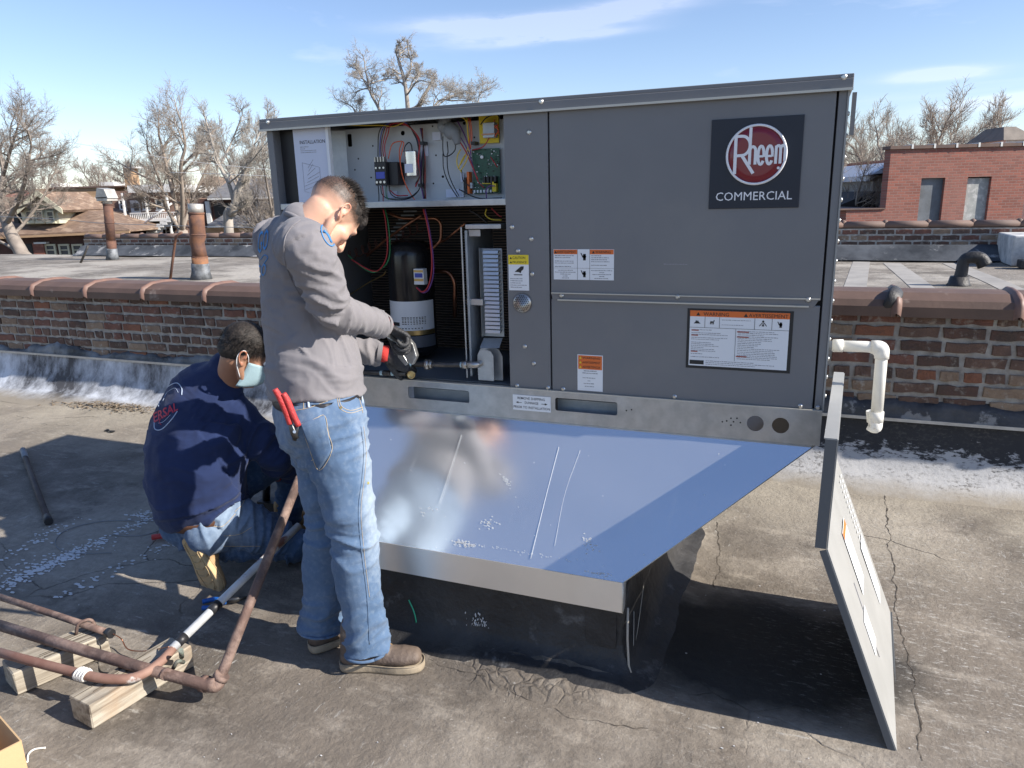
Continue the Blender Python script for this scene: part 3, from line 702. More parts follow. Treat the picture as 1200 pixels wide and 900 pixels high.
# ---- printed labels
def microtext(b, x0, x1, z0, z1, y, line=.0052, fill=.8, seed=0, h=.0019, center=False):
    random.seed(seed); z = z1 - line * .6
    while z > z0:
        full = (x1 - x0) * (random.uniform(fill * .7, 1) if random.random() < .75 else random.uniform(.2, .6)); x = x0 + ((x1 - x0 - full) / 2 if center else 0); xe = x + full
        while x < xe - .003:
            w = random.uniform(.003, .012); w = min(w, xe - x); b.box(x, x + w, y - .0006, y, z, z + h * random.uniform(.7, 1.1)); x += w + .0016
        z -= line * (1 if random.random() < .9 else 1.8)
def label(px0, py0, px1, py1, name='warning_label'):
    a = on(px0, py0, YU); c = on(px1, py1, YU); y = YU - .0036
    o = MB().box(a.x, c.x, y, y + .0016, c.z, a.z).build(name, M['white'], unit); return o, a.x, c.x, c.z, a.z, y
def band(o, x0, x1, z0, z1, y, m): return MB().box(x0, x1, y - .0005, y, z0, z1).build('colour_band', M[m], o)
def tri(b, x, z, h, y): b.slab([(x, y, z), (x + h * 1.15, y, z), (x + h * .57, y, z + h)], (0, -1, 0), .0006)
# (1) big warning sheet with black border
o, x0, x1, z0, z1, y = label(806, 361, 925.5, 437.5); o.data.materials[0] = M['ink']
w = x1 - x0; h = z1 - z0; bx = w * .028; inner = MB().box(x0 + bx, x1 - bx * 1.2, y - .0006, y, z0 + bx * 1.0, z1 - bx * .7).build('label_sheet', M['white'], o)
x0 += bx; x1 -= bx * 1.2; z0 += bx; z1 -= bx * .7; y -= .0006; h = z1 - z0; w = x1 - x0
band(o, x0, x1, z1 - h * .105, z1, y, 'orange')
text('WARNING', x0 + w * .14, z1 - h * .088, h * .062, M['ink'], y - .0010, o, w * .26, 0)
text('AVERTISSEMENT', x0 + w * .60, z1 - h * .088, h * .062, M['ink'], y - .0010, o, w * .385, 0)
b = MB(); tri(b, x0 + w * .065, z1 - h * .088, h * .06, y - .0006); tri(b, x0 + w * .55, z1 - h * .088, h * .06, y - .0006)
zz = z1 - h * .30
for t in (.155, .305, .66, .83): b.box(x0 + w * t, x0 + w * t + .0012, y - .0006, y, zz, z1 - h * .105)
b.box(x0, x1, y - .0006, y, zz - .001, zz); b.box(x0 + w * .475, x0 + w * .475 + .001, y - .0006, y, z0 + h * .12, zz); b.box(x0 + w * .01, x0 + w * .16, y - .0006, y, z0 + h * .025, z0 + h * .10)
# pictograms
def picto(b, cx, cz, r, k, y):
    if k == 0: b.slab([(cx - r, y, cz - r * .5), (cx + r, y, cz - r * .5), (cx + r * .5, y, cz), (cx + r * .2, y, cz + r * .5), (cx - .0, y, cz + .1 * r), (cx - r * .3, y, cz + r * .6), (cx - r * .5, y, cz)], (0, -1, 0), .0006)
    if k == 1:
        b.box(cx - r * .5, cx + r * .5, y - .0006, y, cz - r * .1, cz + r * .3)
        for t in (-.45, -.2, .2, .45): b.box(cx + r * t - .001, cx + r * t + .001, y - .0006, y, cz - r * .6, cz)
        b.box(cx + r * .45, cx + r * .7, y - .0006, y, cz + r * .2, cz + r * .7)
    if k == 2:
        b.lathe([(r * .28, 0), (r * .28, .0006)], (cx, y, cz + r * .7), (0, -1, 0), 12)
        for s_ in (-1, 1): b.slab([(cx + s_ * r * .1, y, cz + r * .35), (cx + s_ * r * .3, y, cz + r * .4), (cx + s_ * r, y, cz - r * .5), (cx + s_ * r * .8, y, cz - r * .6)], (0, -1, 0), .0006)
        b.slab([(cx - r * .3, y, cz - r * .6), (cx + r * .3, y, cz - r * .6), (cx, y, cz + r * .4)], (0, -1, 0), .0006)
    if k == 3:
        b.lathe([(r * .4, 0), (r * .4, .0006)], (cx + r * .2, y, cz), (0, -1, 0), 12); b.box(cx - r * .1, cx + r * .5, y - .0006, y, cz - r * .8, cz + r * .6)
        b.slab([(cx - r * .7, y, cz + r * .8), (cx - r * .5, y, cz + r * .8), (cx, y, cz - r * .1), (cx - r * .25, y, cz - r * .2)], (0, -1, 0), .0006)
zc = (zz + z1 - h * .105) / 2
picto(b, x0 + w * .075, zc, h * .06, 0, y); picto(b, x0 + w * .23, zc, h * .06, 1, y); picto(b, x0 + w * .745, zc, h * .065, 2, y); picto(b, x0 + w * .91, zc, h * .065, 3, y)
b.build('print', M['ink'], o)
b = MB(); microtext(b, x0 + w * .33, x0 + w * .64, zz + h * .02, z1 - h * .13, y, .009, .9, 1)
microtext(b, x0 + w * .02, x0 + w * .40, z0 + h * .14, zz - h * .03, y, .0058, .9, 2); microtext(b, x0 + w * .50, x0 + w * .94, z0 + h * .14, zz - h * .03, y, .0058, .95, 3); microtext(b, x0 + w * .18, x0 + w * .9, z0 + h * .02, z0 + h * .11, y, .0058, .95, 4)
b.build('fine_print', M['greyink'], o)
b = MB()
for (u, v, l) in ((.02, .91, .075), (.02, .78, .07), (.02, .36, .07), (.49, .91, .12), (.49, .78, .12), (.49, .28, .11)): b.box(x0 + w * u, x0 + w * (u + l), y - .0008, y, z0 + (zz - z0) * v, z0 + (zz - z0) * v + .0035)
b.build('red_headings', M['redink'], o)
# (2) upper two-column warning
o, x0, x1, z0, z1, y = label(649, 292, 719.5, 328.5); w = x1 - x0; h = z1 - z0
band(o, x0 + w * .005, x0 + w * .40, z1 - h * .16, z1 - h * .01, y, 'orange'); band(o, x0 + w * .61, x0 + w * .995, z1 - h * .16, z1 - h * .01, y, 'orange')
text('AVERTISSEMENT', x0 + w * .06, z1 - h * .13, h * .085, M['ink'], y - .001, o, w * .32, 0); text('WARNING', x0 + w * .70, z1 - h * .13, h * .085, M['ink'], y - .001, o, w * .25, 0)
b = MB(); tri(b, x0 + w * .015, z1 - h * .13, h * .08, y - .0006); tri(b, x0 + w * .645, z1 - h * .13, h * .08, y - .0006); b.box(x0 + w * .40, x0 + w * .404, y - .0005, y, z0, z1); b.box(x0 + w * .605, x0 + w * .609, y - .0005, y, z0, z1); b.box(x0, x1, y - .0005, y, z0 + h * .38, z0 + h * .385)
picto(b, x0 + w * .505, z0 + h * .76, h * .15, 3, y); picto(b, x0 + w * .505, z0 + h * .2, h * .14, 3, y); b.build('print', M['ink'], o)
b = MB()
for (u0, u1, v0, v1, sd_) in ((.02, .38, .42, .82, 5), (.63, .98, .42, .82, 6), (.02, .38, .04, .34, 7), (.63, .98, .04, .34, 8)): microtext(b, x0 + w * u0, x0 + w * u1, z0 + h * v0, z0 + h * v1, y, .0068, .9, sd_, .0024, v0 < .1)
b.build('fine_print', M['greyink'], o)
# (3) caution label on the filler panel
o, x0, x1, z0, z1, y = label(596, 298.5, 620.5, 340.5, 'caution_label'); w = x1 - x0; h = z1 - z0
band(o, x0, x1, z1 - h * .27, z1, y, 'yellow'); text('CAUTION', x0 + w * .22, z1 - h * .115, h * .07, M['ink'], y - .001, o, w * .62, 0); text('PRUDENCE', x0 + w * .22, z1 - h * .235, h * .06, M['ink'], y - .001, o, w * .68, 0)
b = MB(); tri(b, x0 + w * .07, z1 - h * .115, h * .06, y - .0006); tri(b, x0 + w * .07, z1 - h * .235, h * .06, y - .0006)
b.slab([(x0 + w * .3, y, z0 + h * .52), (x0 + w * .45, y, z0 + h * .60), (x0 + w * .62, y, z0 + h * .68), (x0 + w * .76, y, z0 + h * .68), (x0 + w * .74, y, z0 + h * .60), (x0 + w * .64, y, z0 + h * .55), (x0 + w * .6, y, z0 + h * .49), (x0 + w * .5, y, z0 + h * .52)], (0, -1, 0), .0006)
b.box(x0 + w * .26, x0 + w * .68, y - .0006, y, z0 + h * .43, z0 + h * .455); b.build('print', M['ink'], o)
b = MB(); microtext(b, x0 + w * .08, x0 + w * .92, z0 + h * .03, z0 + h * .36, y, .0078, .9, 9, .0026); b.build('fine_print', M['greyink'], o)
# (4) lower small warning
o, x0, x1, z0, z1, y = label(677, 415, 706.5, 459); w = x1 - x0; h = z1 - z0
band(o, x0 + w * .03, x1 - w * .03, z1 - h * .40, z1 - h * .02, y, 'orange')
for i, t_ in enumerate(('WARNING', 'AVERTISSEMENT', 'ADVERTENCIA')): text(t_, x0 + w * .20, z1 - h * (.115 + .125 * i), h * .062, M['ink'], y - .001, o, w * .70, 0)
b = MB()
for i in range(3): tri(b, x0 + w * .07, z1 - h * (.115 + .125 * i), h * .06, y - .0006)
b.build('print', M['yellow'], o)
b = MB(); microtext(b, x0 + w * .2, x0 + w * .8, z0 + h * .44, z0 + h * .58, y, .008, .9, 11, .0032, True); microtext(b, x0 + w * .15, x0 + w * .8, z0 + h * .05, z0 + h * .40, y, .0105, .7, 12, .0026, True); b.build('fine_print', M['greyink'], o)
# (5) stencilled notice on the rail
a = on(601, 462, YU - .013); c = on(645.5, 483.5, YU - .013)
o = MB().box(a.x, c.x, YU - .0145, YU - .0125, c.z, a.z).build('shipping_notice', M['white'], rail); w = c.x - a.x; h = a.z - c.z; yn = YU - .0149
text('REMOVE SHIPPING', a.x + w * .13, c.z + h * .72, h * .16, M['ink'], yn, o, w * .72, .008); text('DUNNAGE', a.x + w * .32, c.z + h * .44, h * .16, M['ink'], yn, o, w * .36, .008); text('PRIOR TO INSTALLATION', a.x + w * .02, c.z + h * .13, h * .16, M['ink'], yn, o, w * .96, .008)
b = MB()
for s_, xx in ((-1, a.x + w * .15), (1, a.x + w * .85)):
    b.box(min(xx - s_ * w * .09, xx), max(xx - s_ * w * .09, xx), yn - .0003, yn, c.z + h * .495, c.z + h * .525); b.slab([(xx, yn, c.z + h * .58), (xx + s_ * w * .07, yn, c.z + h * .51), (xx, yn, c.z + h * .44)], (0, -1, 0), .0003)
b.build('print', M['ink'], o)
# faint stencil on the upper panel
b = MB(); p = on(778, 309.5, YU); microtext(b, p.x, p.x + .09, p.z - .004, p.z + .006, YU - .0023, .012, 1, 14, .0028); b.build('stencil', M['greyink'], up)

# ================================================================ the open compartment
xi0 = X0 + .030; zs = on(520, 238, YU).z         # divider height
ZD0, ZD1 = zs - .012, zs + .012
bev(MB().box(xi0, xo, YU + .004, YU + .03, ZD0, ZD1).build('divider_rail', M['galv'], unit), .002)
MB().box(xi0, xo, YU + .03, YU + .20, ZD0 + .002, ZD0 + .006).build('divider_shelf', M['galv_in'], unit)
YC = YU + .13                                     # control plate
xp = on(384, 200, YC).x
me = plate([(xp, ZD1), (xo + .004, ZD1), (xo + .004, ZL - .005), (xp, ZL - .005)], [circ(*[(q.x, q.z) for q in [on(x_, y_, YC)]][0], r_, 12) for x_, y_, r_ in ((472, 156, .009), (544, 144, .007), (519, 207, .005))] + [rrect(on(407, 160, YC).x, on(412, 160, YC).x, on(410, 172, YC).z, on(410, 157, YC).z, .005)], .0015)
me.transform(Matrix.Translation((0, YC, 0))); cp = link('control_plate', me, M['panel_back'], unit)
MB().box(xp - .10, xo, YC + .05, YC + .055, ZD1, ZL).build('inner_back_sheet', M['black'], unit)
b = MB(); random.seed(6)
for (px, py) in ((455, 149), (507, 148), (459, 193), (511, 182), (405, 195), (437, 171), (420, 186), (404, 207), (495, 152), (556, 161), (508, 215), (552, 185), (416, 199), (435, 208)):
    q = on(px, py, YC); b.lathe([(.0035, 0), (.0035, .0012)], (q.x, YC, q.z), (0, -1, 0), 8)
b.build('plate_holes', M['ink'], cp)
# side sheet at left and the instruction sheet hanging in front
qa = on(383, 146, YC); 
b = MB(); b.hexa([(xp - .002, YU + .03, ZD1 + .002), (xp, YU + .03, ZD1 + .002), (xp + .10, YC - .002, ZD1 + .002), (xp + .098, YC, ZD1 + .002)], [(xp - .002, YU + .03, ZL - .01), (xp, YU + .03, ZL - .01), (xp + .10, YC - .002, ZL - .01), (xp + .098, YC, ZL - .01)])
b.build('side_sheet', M['galv_in'], unit)
pa = on(343, 146, YU + .02); pb = on(383.5, 150, YU + .02)
doc = MB().box(pa.x, pb.x, YU + .016, YU + .018, ZD1 + .004, ZL - .004).build('instruction_sheet', M['paper'], unit)
MB().box(pb.x - .004, pb.x + .008, YU + .010, YU + .03, ZD1 + .002, ZL - .002).build('sheet_holder', M['white'], doc)
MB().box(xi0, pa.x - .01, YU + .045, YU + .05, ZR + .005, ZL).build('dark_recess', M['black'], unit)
wd = pb.x - pa.x
text('INSTALLATION', pa.x + wd * .18, ZL - .060, .013, M['ink'], YU + .0155, doc, wd * .74, .006)
b = MB(); microtext(b, pa.x + wd * .18, pa.x + wd * .75, ZL - .098, ZL - .068, YU + .016, .007, .9, 20, .0022); b.build('fine_print', M['greyink'], doc)
b = MB()
zt_ = ZL - .13; bx_ = pa.x + wd * .2
for k in range(7): b.tube([(bx_ + random.uniform(0, .03), YU + .0155, zt_ - .02 - k * .014), (bx_ + .05 + random.uniform(0, .03), YU + .0155, zt_ - k * .016 + .01)], .0006, 4)
b.tube([(bx_, YU + .0155, zt_), (bx_, YU + .0155, zt_ - .11), (bx_ + .08, YU + .0155, zt_ - .13), (bx_ + .08, YU + .0155, zt_ - .02), (bx_, YU + .0155, zt_)], .0006, 4); b.build('line_drawing', M['greyink'], doc)
# --- contactor
def C(px, py, dy): return on(px, py, YC + dy)
a = C(439, 190, -.07); c = C(454, 217, -.07); e = C(464.5, 216, -.07)
ct = thing
con = bev(MB().box(a.x, c.x, YC - .075, YC - .002, c.z, a.z).build('contactor', M['black'], unit), .002)
bev(MB().box(c.x + .001, e.x, YC - .055, YC - .002, c.z, a.z - .002).build('contactor_relay', M['black'], con), .002)
b = MB()
for k in range(4):
    xx = a.x + (c.x - a.x) * (k + .5) / 4; b.box(xx - .003, xx + .003, YC - .078, YC - .06, a.z, a.z + .018)
b.build('terminal_tabs', M['bright'], con)
b = MB()
for k in range(3):
    xx = a.x + (c.x - a.x) * (k + .5) / 3; b.lathe([(.005, 0), (.005, .002)], (xx, YC - .076, c.z + .012), (0, -1, 0), 10); b.lathe([(.004, 0), (.004, .002)], (xx, YC - .076, c.z + .065), (0, -1, 0), 10)
b.build('terminal_screws', M['screw'], con)
MB().box(a.x + .006, c.x - .006, YC - .0765, YC - .075, c.z + .025, c.z + .05).build('contactor_label', M['wire_b'], con)
# --- run capacitor
a = C(472.5, 177, -.04); c = C(488.5, 206, -.04); r = (c.x - a.x) / 2
b = MB(); n_ = 20; cx = (a.x + c.x) / 2
prof_ = [(math.cos(2 * PI * k / 24) * r * 1.0, math.sin(2 * PI * k / 24) * r * .62) for k in range(24)]
vs = [(cx + p[0], YC - .03 + p[1], z_) for z_ in (c.z, c.z + .002, a.z - .004, a.z) for p in prof_]
fs = [(i * 24 + k, i * 24 + (k + 1) % 24, (i + 1) * 24 + (k + 1) % 24, (i + 1) * 24 + k) for i in range(3) for k in range(24)] + [tuple(range(24))[::-1], tuple(range(72, 96))]
b.add(vs, fs, True); cap = b.build('capacitor', mat('aluminium_can', (.75, .74, .70), .25, .9), unit)
MB().box(cx - r * .75, cx + r * .55, YC - .03 - r * .66, YC - .03 - r * .60, c.z + .012, c.z + .045).build('capacitor_label', M['paper'], cap)
# --- transformer on yellow card and circuit board
a = C(561, 136, -.012); c = C(584.5, 167, -.012)
tr = MB().box(a.x, min(c.x, xo - .004), YC - .012, YC - .002, c.z, a.z).build('yellow_mount_card', M['yellow'], unit)
a2 = C(566, 144, -.04); c2 = C(580, 161, -.04); bev(MB().box(a2.x, c2.x, YC - .045, YC - .012, c2.z, a2.z).build('transformer', M['galv_in'], tr), .002)
MB().box(a2.x - .004, c2.x + .004, YC - .05, YC - .04, c2.z + .01, c2.z + .014).build('transformer_band', M['copper'], tr)
a = C(553, 175, -.015); c = C(586.5, 226.5, -.015); bx1 = min(c.x, xo - .003); bx0 = a.x
pcb = MB().box(bx0, bx1, YC - .015, YC - .012, c.z, a.z).build('circuit_board', M['pcb'], unit)
random.seed(33); b = MB(); b2 = MB(); b3 = MB(); W_ = bx1 - bx0; H_ = a.z - c.z
for k in range(90):
    u = random.random(); v = random.random(); s_ = random.uniform(.0015, .005); (b if random.random() < .55 else b2).box(bx0 + u * W_ - s_ * .5, bx0 + u * W_ + s_ * .5, YC - .017 - random.random() * .004, YC - .015, c.z + v * H_, c.z + v * H_ + s_ * .8)
for k in range(4): b.box(bx0 + W_ * (.45 + .13 * k), bx0 + W_ * (.53 + .13 * k), YC - .035, YC - .015, c.z + H_ * .22, c.z + H_ * .38)
for k in range(7): b2.box(bx0 + W_ * (.05 + .12 * k), bx0 + W_ * (.10 + .12 * k), YC - .025, YC - .015, c.z + .004, c.z + .014)
b3.box(bx0 + W_ * .78, bx0 + W_ * .92, YC - .035, YC - .015, c.z + H_ * .04, c.z + H_ * .26)
b.build('black_components', M['black'], pcb); b2.build('white_components', M['white'], pcb); b3.build('yellow_relay', M['yellow'], pcb)
b = MB(); q = C(565, 184, -.02); b.lathe([(.006, 0), (.006, .01)], (q.x, YC - .015, q.z), (0, -1, 0), 10); b.build('round_component', M['white'], pcb)
a = C(540, 200, -.03); c = C(553, 227, -.03)
random.seed(5)
for k, mm in enumerate(('galv_in', 'black', 'orange', 'galv_in')):
    MB().box(a.x + k * .012, a.x + k * .012 + .009, YC - .03, YC - .004, c.z + .02 * (k % 2), c.z + .04 + .02 * (k % 3)).build('connector', M[mm], unit)
for (px0, py0, px1, py1) in ((507, 155, 517, 164), (523, 222, 544, 231), (540, 203, 544, 213), (578, 219, 584, 227), (455, 224, 466, 232), (493, 170, 502, 183)):
    a = C(px0, py0, -.004); c = C(px1, py1, -.004); MB().box(a.x, c.x, YC - .008, YC - .002, c.z, a.z).build('paper_tag', M['paper'], unit)
# conduit junction
b = MB(); b.tube(curve_pts([C(523, 136, -.05), C(521, 148, -.05), C(527, 152, -.05), C(534, 160, -.05), C(536, 169, -.05)], 5), [.014, .02, .022, .024, .026, .028, .026, .022, .026, .028, .03, .03, .03, .028, .026, .02, .018, .016, .014, .012, .012][:21], 12); b.build('grey_wire_loom', M['conduit'], unit)
b = MB()
for px, py in ((496, 168), (494, 217), (481, 143), (556, 168), (515, 140)): q = C(px, py, -.03); b = MB(); b.box(q.x - .008, q.x + .008, YC - .045, YC - .01, q.z - .006, q.z + .006); b.build('cable_clip', M['black'], unit)
# wires: (material, radius, pixel path with depth in front of the plate)
def wire(mn, r, pts, dy=-.035, base=None, par=None, nm='wire'):
    random.seed(len(pts) + int(pts[0][0])); P = [on(p[0], p[1], (base or YC) + (p[2] if len(p) > 2 else dy) + random.uniform(-.01, .01)) for p in pts]
    b = MB(); b.tube(curve_pts(P, 6), r, 6); return b.build(nm, M[mn], par or unit)
for i, (mn, ox) in enumerate((('wire_k', 0), ('wire_b', 3), ('wire_w', 5), ('wire_r', 8), ('wire_r', 11))):
    wire(mn, .0022, [(443 + ox * .9, 190), (443 + ox * .7, 172), (444 + ox, 156), (450 + ox * .6, 146 + ox * .25), (462, 141.5 + ox * .3), (476, 143 + ox * .35), (484 + ox * .2, 155), (489 + ox * .3, 167), (492 - ox * .2, 188), (492, 205), (487, 215 + i)])
for mn, ox in (('wire_k', 0), ('wire_k', 3), ('wire_w', 5), ('wire_p', -2), ('wire_r', 7)):
    wire(mn, .0022, [(493 + ox * .3, 150), (496, 170), (495 + ox * .5, 190), (494 + ox * .6, 212), (497 + ox * .3, 233)], -.02)
for mn, pts in (('wire_o', [(455, 186), (459, 170), (466, 166), (473, 167), (471, 178), (469, 190), (473, 210), (480, 225), (486, 234)]), ('wire_o', [(471, 166), (468, 178), (470, 200), (476, 218), (484, 232)]),
                ('wire_k', [(473, 178), (475, 171), (479, 167), (482, 170), (483, 177)]), ('wire_k', [(446, 218), (448, 228), (456, 233), (472, 234), (484, 230), (492, 220), (494, 206)]), ('wire_k', [(456, 218), (458, 227), (466, 232), (480, 231), (490, 224)]),
                ('wire_r', [(448, 217), (449, 226), (449, 236)]), ('wire_g', [(452.5, 217), (452.5, 228), (455, 234)]), ('wire_k', [(443, 217), (444, 228), (444, 236)]), ('wire_r', [(457, 223), (465, 229), (478, 229)]),
                ('wire_k', [(519, 160), (519, 176), (521, 183), (527, 182), (533, 176), (534, 168)]), ('wire_k', [(524, 166), (525, 178), (524, 183), (525, 200), (530, 215), (538, 230)]), ('wire_k', [(519, 180), (520, 198), (526, 215), (536, 231)]),
                ('wire_y', [(384, 143), (410, 144), (440, 143), (470, 142), (500, 139), (530, 137), (545, 140), (549, 160), (550, 178)]), ('wire_y', [(388, 146), (420, 147), (448, 147), (462, 148), (480, 140)]), ('wire_k', [(480, 141), (500, 138), (520, 136), (545, 135)]),
                ('wire_y', [(547, 138), (548, 155), (549, 170), (544, 185), (538, 195)]), ('wire_y', [(540, 175), (536, 183), (536, 194), (541, 202)]), ('wire_y', [(546, 180), (541, 188), (537, 198)]), ('wire_y', [(549, 182), (546, 190), (540, 200)]),
                ('wire_o', [(549, 138), (551, 155), (550, 172), (552, 180)]), ('wire_o', [(551, 138), (553, 158), (551, 175)]), ('wire_r', [(532, 155), (540, 168), (548, 182), (555, 198), (560, 212), (567, 220)]), ('wire_p', [(530, 145), (538, 158), (546, 172), (553, 190), (556, 204)]),
                ('wire_p', [(536, 142), (543, 155), (549, 170), (552, 182)]), ('wire_r', [(528, 152), (536, 162), (545, 176), (552, 192), (560, 210)]), ('wire_r', [(584, 146), (578, 150), (574, 160), (566, 172), (553, 176)]), ('wire_k', [(563, 146), (570, 138), (580, 134), (586, 137)]),
                ('wire_o', [(580, 140), (578, 147), (584, 152), (580, 160)]), ('wire_o', [(577, 146), (583, 149), (585, 158)]), ('wire_k', [(541, 200), (543, 212), (550, 218)]), ('wire_y', [(565, 215), (574, 215), (580, 214)]), ('wire_p', [(570, 232), (570, 222), (574, 218), (580, 218)]),
                ('wire_r', [(575, 184), (579, 190), (583, 196)]), ('wire_k', [(538, 222), (560, 232), (588, 232)]), ('wire_w', [(498, 186), (499, 205), (498, 233)])):
    wire(mn, .0021, pts)
# --- lower compartment: coil, compressor, tubes
YCo = YU + .62
zb0 = ZR + .004
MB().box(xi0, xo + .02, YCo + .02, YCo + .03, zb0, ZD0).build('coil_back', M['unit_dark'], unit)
b = MB(); z = zb0 + .004
while z < ZD0 - .004: b.box(xi0 + .01, xo + .02, YCo, YCo + .02, z, z + .003); z += .0125
b2 = MB(); x = xi0 + .01
co = b.build('coil_fins', M['coil'], unit); setp(co, kind='stuff')
MB().box(xi0 + .0, xo + .02, YU + .035, YCo, zb0 - .004, zb0).build('compartment_floor', mat('painted_pan', (.12, .14, .16), .5), unit)
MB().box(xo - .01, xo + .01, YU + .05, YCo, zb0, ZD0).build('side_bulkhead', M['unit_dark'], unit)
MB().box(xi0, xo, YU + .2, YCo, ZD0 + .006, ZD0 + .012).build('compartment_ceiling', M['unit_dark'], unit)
a = on(457, 340, YU + .33); c = on(504, 340, YU + .33); cx = (a.x + c.x) / 2; r = (c.x - a.x) / 2; yc = YU + .33 + r * .2
zt_ = on(480, 283, YU + .3).z; zl0 = on(480, 391, YU + .27).z
b = MB(); b.lathe([(r * .7, zb0 + .02), (r, zb0 + .05), (r, zt_ - .06), (r * .93, zt_ - .02), (r * .6, zt_), (r * .2, zt_ + .004)], (cx, yc, 0), (0, 0, 1), 32); comp = b.build('compressor', M['blackgloss'], unit)
zl1 = on(480, 374, YU + .27).z; zband = on(480, 389, YU + .27).z; zlow = on(480, 407, YU + .27).z
def wrap(z0_, z1_, m, nm, rr=1.01, a0=180, a1=360):
    b = MB(); n = 20; vs = []
    for k in range(n + 1):
        an = math.radians(a0 + (a1 - a0) * k / n)
        for zz_ in (z0_, z1_): vs.append((cx + r * rr * math.cos(an), yc + r * rr * math.sin(an), zz_))
    b.add(vs, [(2 * k, 2 * k + 2, 2 * k + 3, 2 * k + 1) for k in range(n)], True); return b.build(nm, m, comp)
za = on(480, 353, YU + .27).z; zb_ = on(480, 387, YU + .27).z
wrap(zb_, za, M['white'], 'compressor_label'); wrap(zb_ - .02, zb_, M['brass'], 'orange_band', 1.02)
wrap(zb_ + .020, zb_ + .036, M['ink'], 'label_print', 1.014, 200, 262)
b = MB(); random.seed(2)
for zz_ in (.028, .036, .042, .05, .056): 
    for k in range(9):
        an = math.radians(272 + k * 7); s_ = random.uniform(.002, .005); b.box(cx + r * 1.013 * math.cos(an) - s_, cx + r * 1.013 * math.cos(an) + s_, yc + r * 1.013 * math.sin(an) - .0015, yc + r * 1.013 * math.sin(an), zb_ + zz_, zb_ + zz_ + .003)
for k in range(14):
    an = math.radians(215 + k * 8); b.box(cx + r * 1.013 * math.cos(an) - .003, cx + r * 1.013 * math.cos(an) + .003, yc + r * 1.013 * math.sin(an) - .0015, yc + r * 1.013 * math.sin(an), zb_ + .008, zb_ + .012)
b.build('fine_print', M['ink'], comp)
wrap(zb_ - .075, zb_ - .024, mat('grey_jacket', (.10, .11, .13), .5), 'heater_jacket', 1.04)
a = on(479, 316, YU + .2); c = on(492, 335, YU + .2)
tb = bev(MB().box(a.x, c.x, yc - r * 1.12, yc - r * .8, c.z, a.z).build('terminal_cover', M['white'], comp), .002)
hh = a.z - c.z; yy = yc - r * 1.12
MB().box(a.x + .002, c.x - .002, yy - .001, yy, a.z - hh * .22, a.z - hh * .08).build('colour_band', M['brass'], tb); MB().box(a.x + .006, c.x - .006, yy - .001, yy, a.z - hh * .55, a.z - hh * .28).build('colour_band', M['wire_b'], tb); MB().box(a.x + .002, c.x - .002, yy - .001, yy, a.z - hh * .78, a.z - hh * .62).build('colour_band', M['brass'], tb)
b = MB()
for (px, py) in ((466, 420), (500, 418), (482, 400)): q = on(px, py, YU + .2); b.lathe([(.012, 0), (.012, .006), (.006, .03)], (q.x, YU + .2, zb0 + .002), (0, 0, 1), 10)
b.build('mounting_bolt', M['screw'], unit)
def tube_(mn, r, pts, nm, bendr=.03): b = MB(); b.tube(bend([on(p[0], p[1], YU + p[2]) for p in pts], bendr), r, 10); return b.build(nm, M[mn], unit)
tube_('copper', .007, [(452, 248, .4), (470, 256, .4), (512, 256, .4), (517, 262, .4), (517, 282, .4), (508, 290, .4), (500, 296, .38)], 'copper_tube')
tube_('copper', .009, [(509, 318, .42), (526, 318, .42), (533, 330, .42), (533, 372, .42)], 'copper_tube')
tube_('copper', .006, [(494, 252, .35), (470, 268, .36), (452, 281, .38), (430, 300, .40)], 'copper_tube')
tube_('copper', .005, [(545, 262, .3), (520, 283, .4), (500, 288, .42)], 'copper_tube')
tube_('brass', .003, [(400, 352, .45), (432, 331, .45), (450, 322, .45), (452, 318, .45)], 'capillary_tube')
b = MB(); A_ = on(408, 300, YU + .4); B_ = on(495, 265, YU + .4); n = 190; pts = []
for k in range(n): t = k / n; q = A_.lerp(B_, t); an = t * 2 * PI * 11; pts.append(q + Vector((0, math.cos(an) * .02, math.sin(an) * .022)))
b.tube(pts, .0022, 5); b.build('coiled_capillary', M['wire_w'], unit)
wire('wire_r', .003, [(449, 245), (452, 260), (454, 285), (453, 300), (448, 312), (440, 318), (428, 314), (412, 304)], 0, YU + .25); wire('wire_g', .003, [(451, 245), (455, 262), (457, 290), (455, 305), (448, 314), (436, 319), (420, 310), (408, 299)], 0, YU + .26)
wire('wire_r', .003, [(496, 245), (501, 265), (505, 290), (506, 315), (502, 335), (495, 342), (488, 337)], 0, YU + .16); wire('wire_p', .003, [(498, 245), (503, 268), (507, 295), (508, 320), (503, 338), (496, 343), (490, 338)], 0, YU + .17)
wire('wire_y', .0025, [(570, 245), (569, 252), (576, 257), (588, 258)], 0, YU + .12); wire('wire_r', .0025, [(576, 244), (584, 252), (588, 254)], 0, YU + .12); wire('wire_k', .005, [(550, 246), (560, 252), (572, 262)], 0, YU + .2)
# pale metal bars put in for daylight showing through the grille behind the coil
q0 = on(455, 272, YCo - .004); q1 = on(480, 246, YCo - .004)
b = MB()
for k in range(8):
    z = on(470, 281 - k * 4.6, YCo - .004).z; xs = on(452 + k * 3.2, 270, YCo - .004).x
    b.box(xs, xs + .07, YCo - .006, YCo - .002, z, z + .007)
b.build('daylight_bars', M['galv_in'], unit)
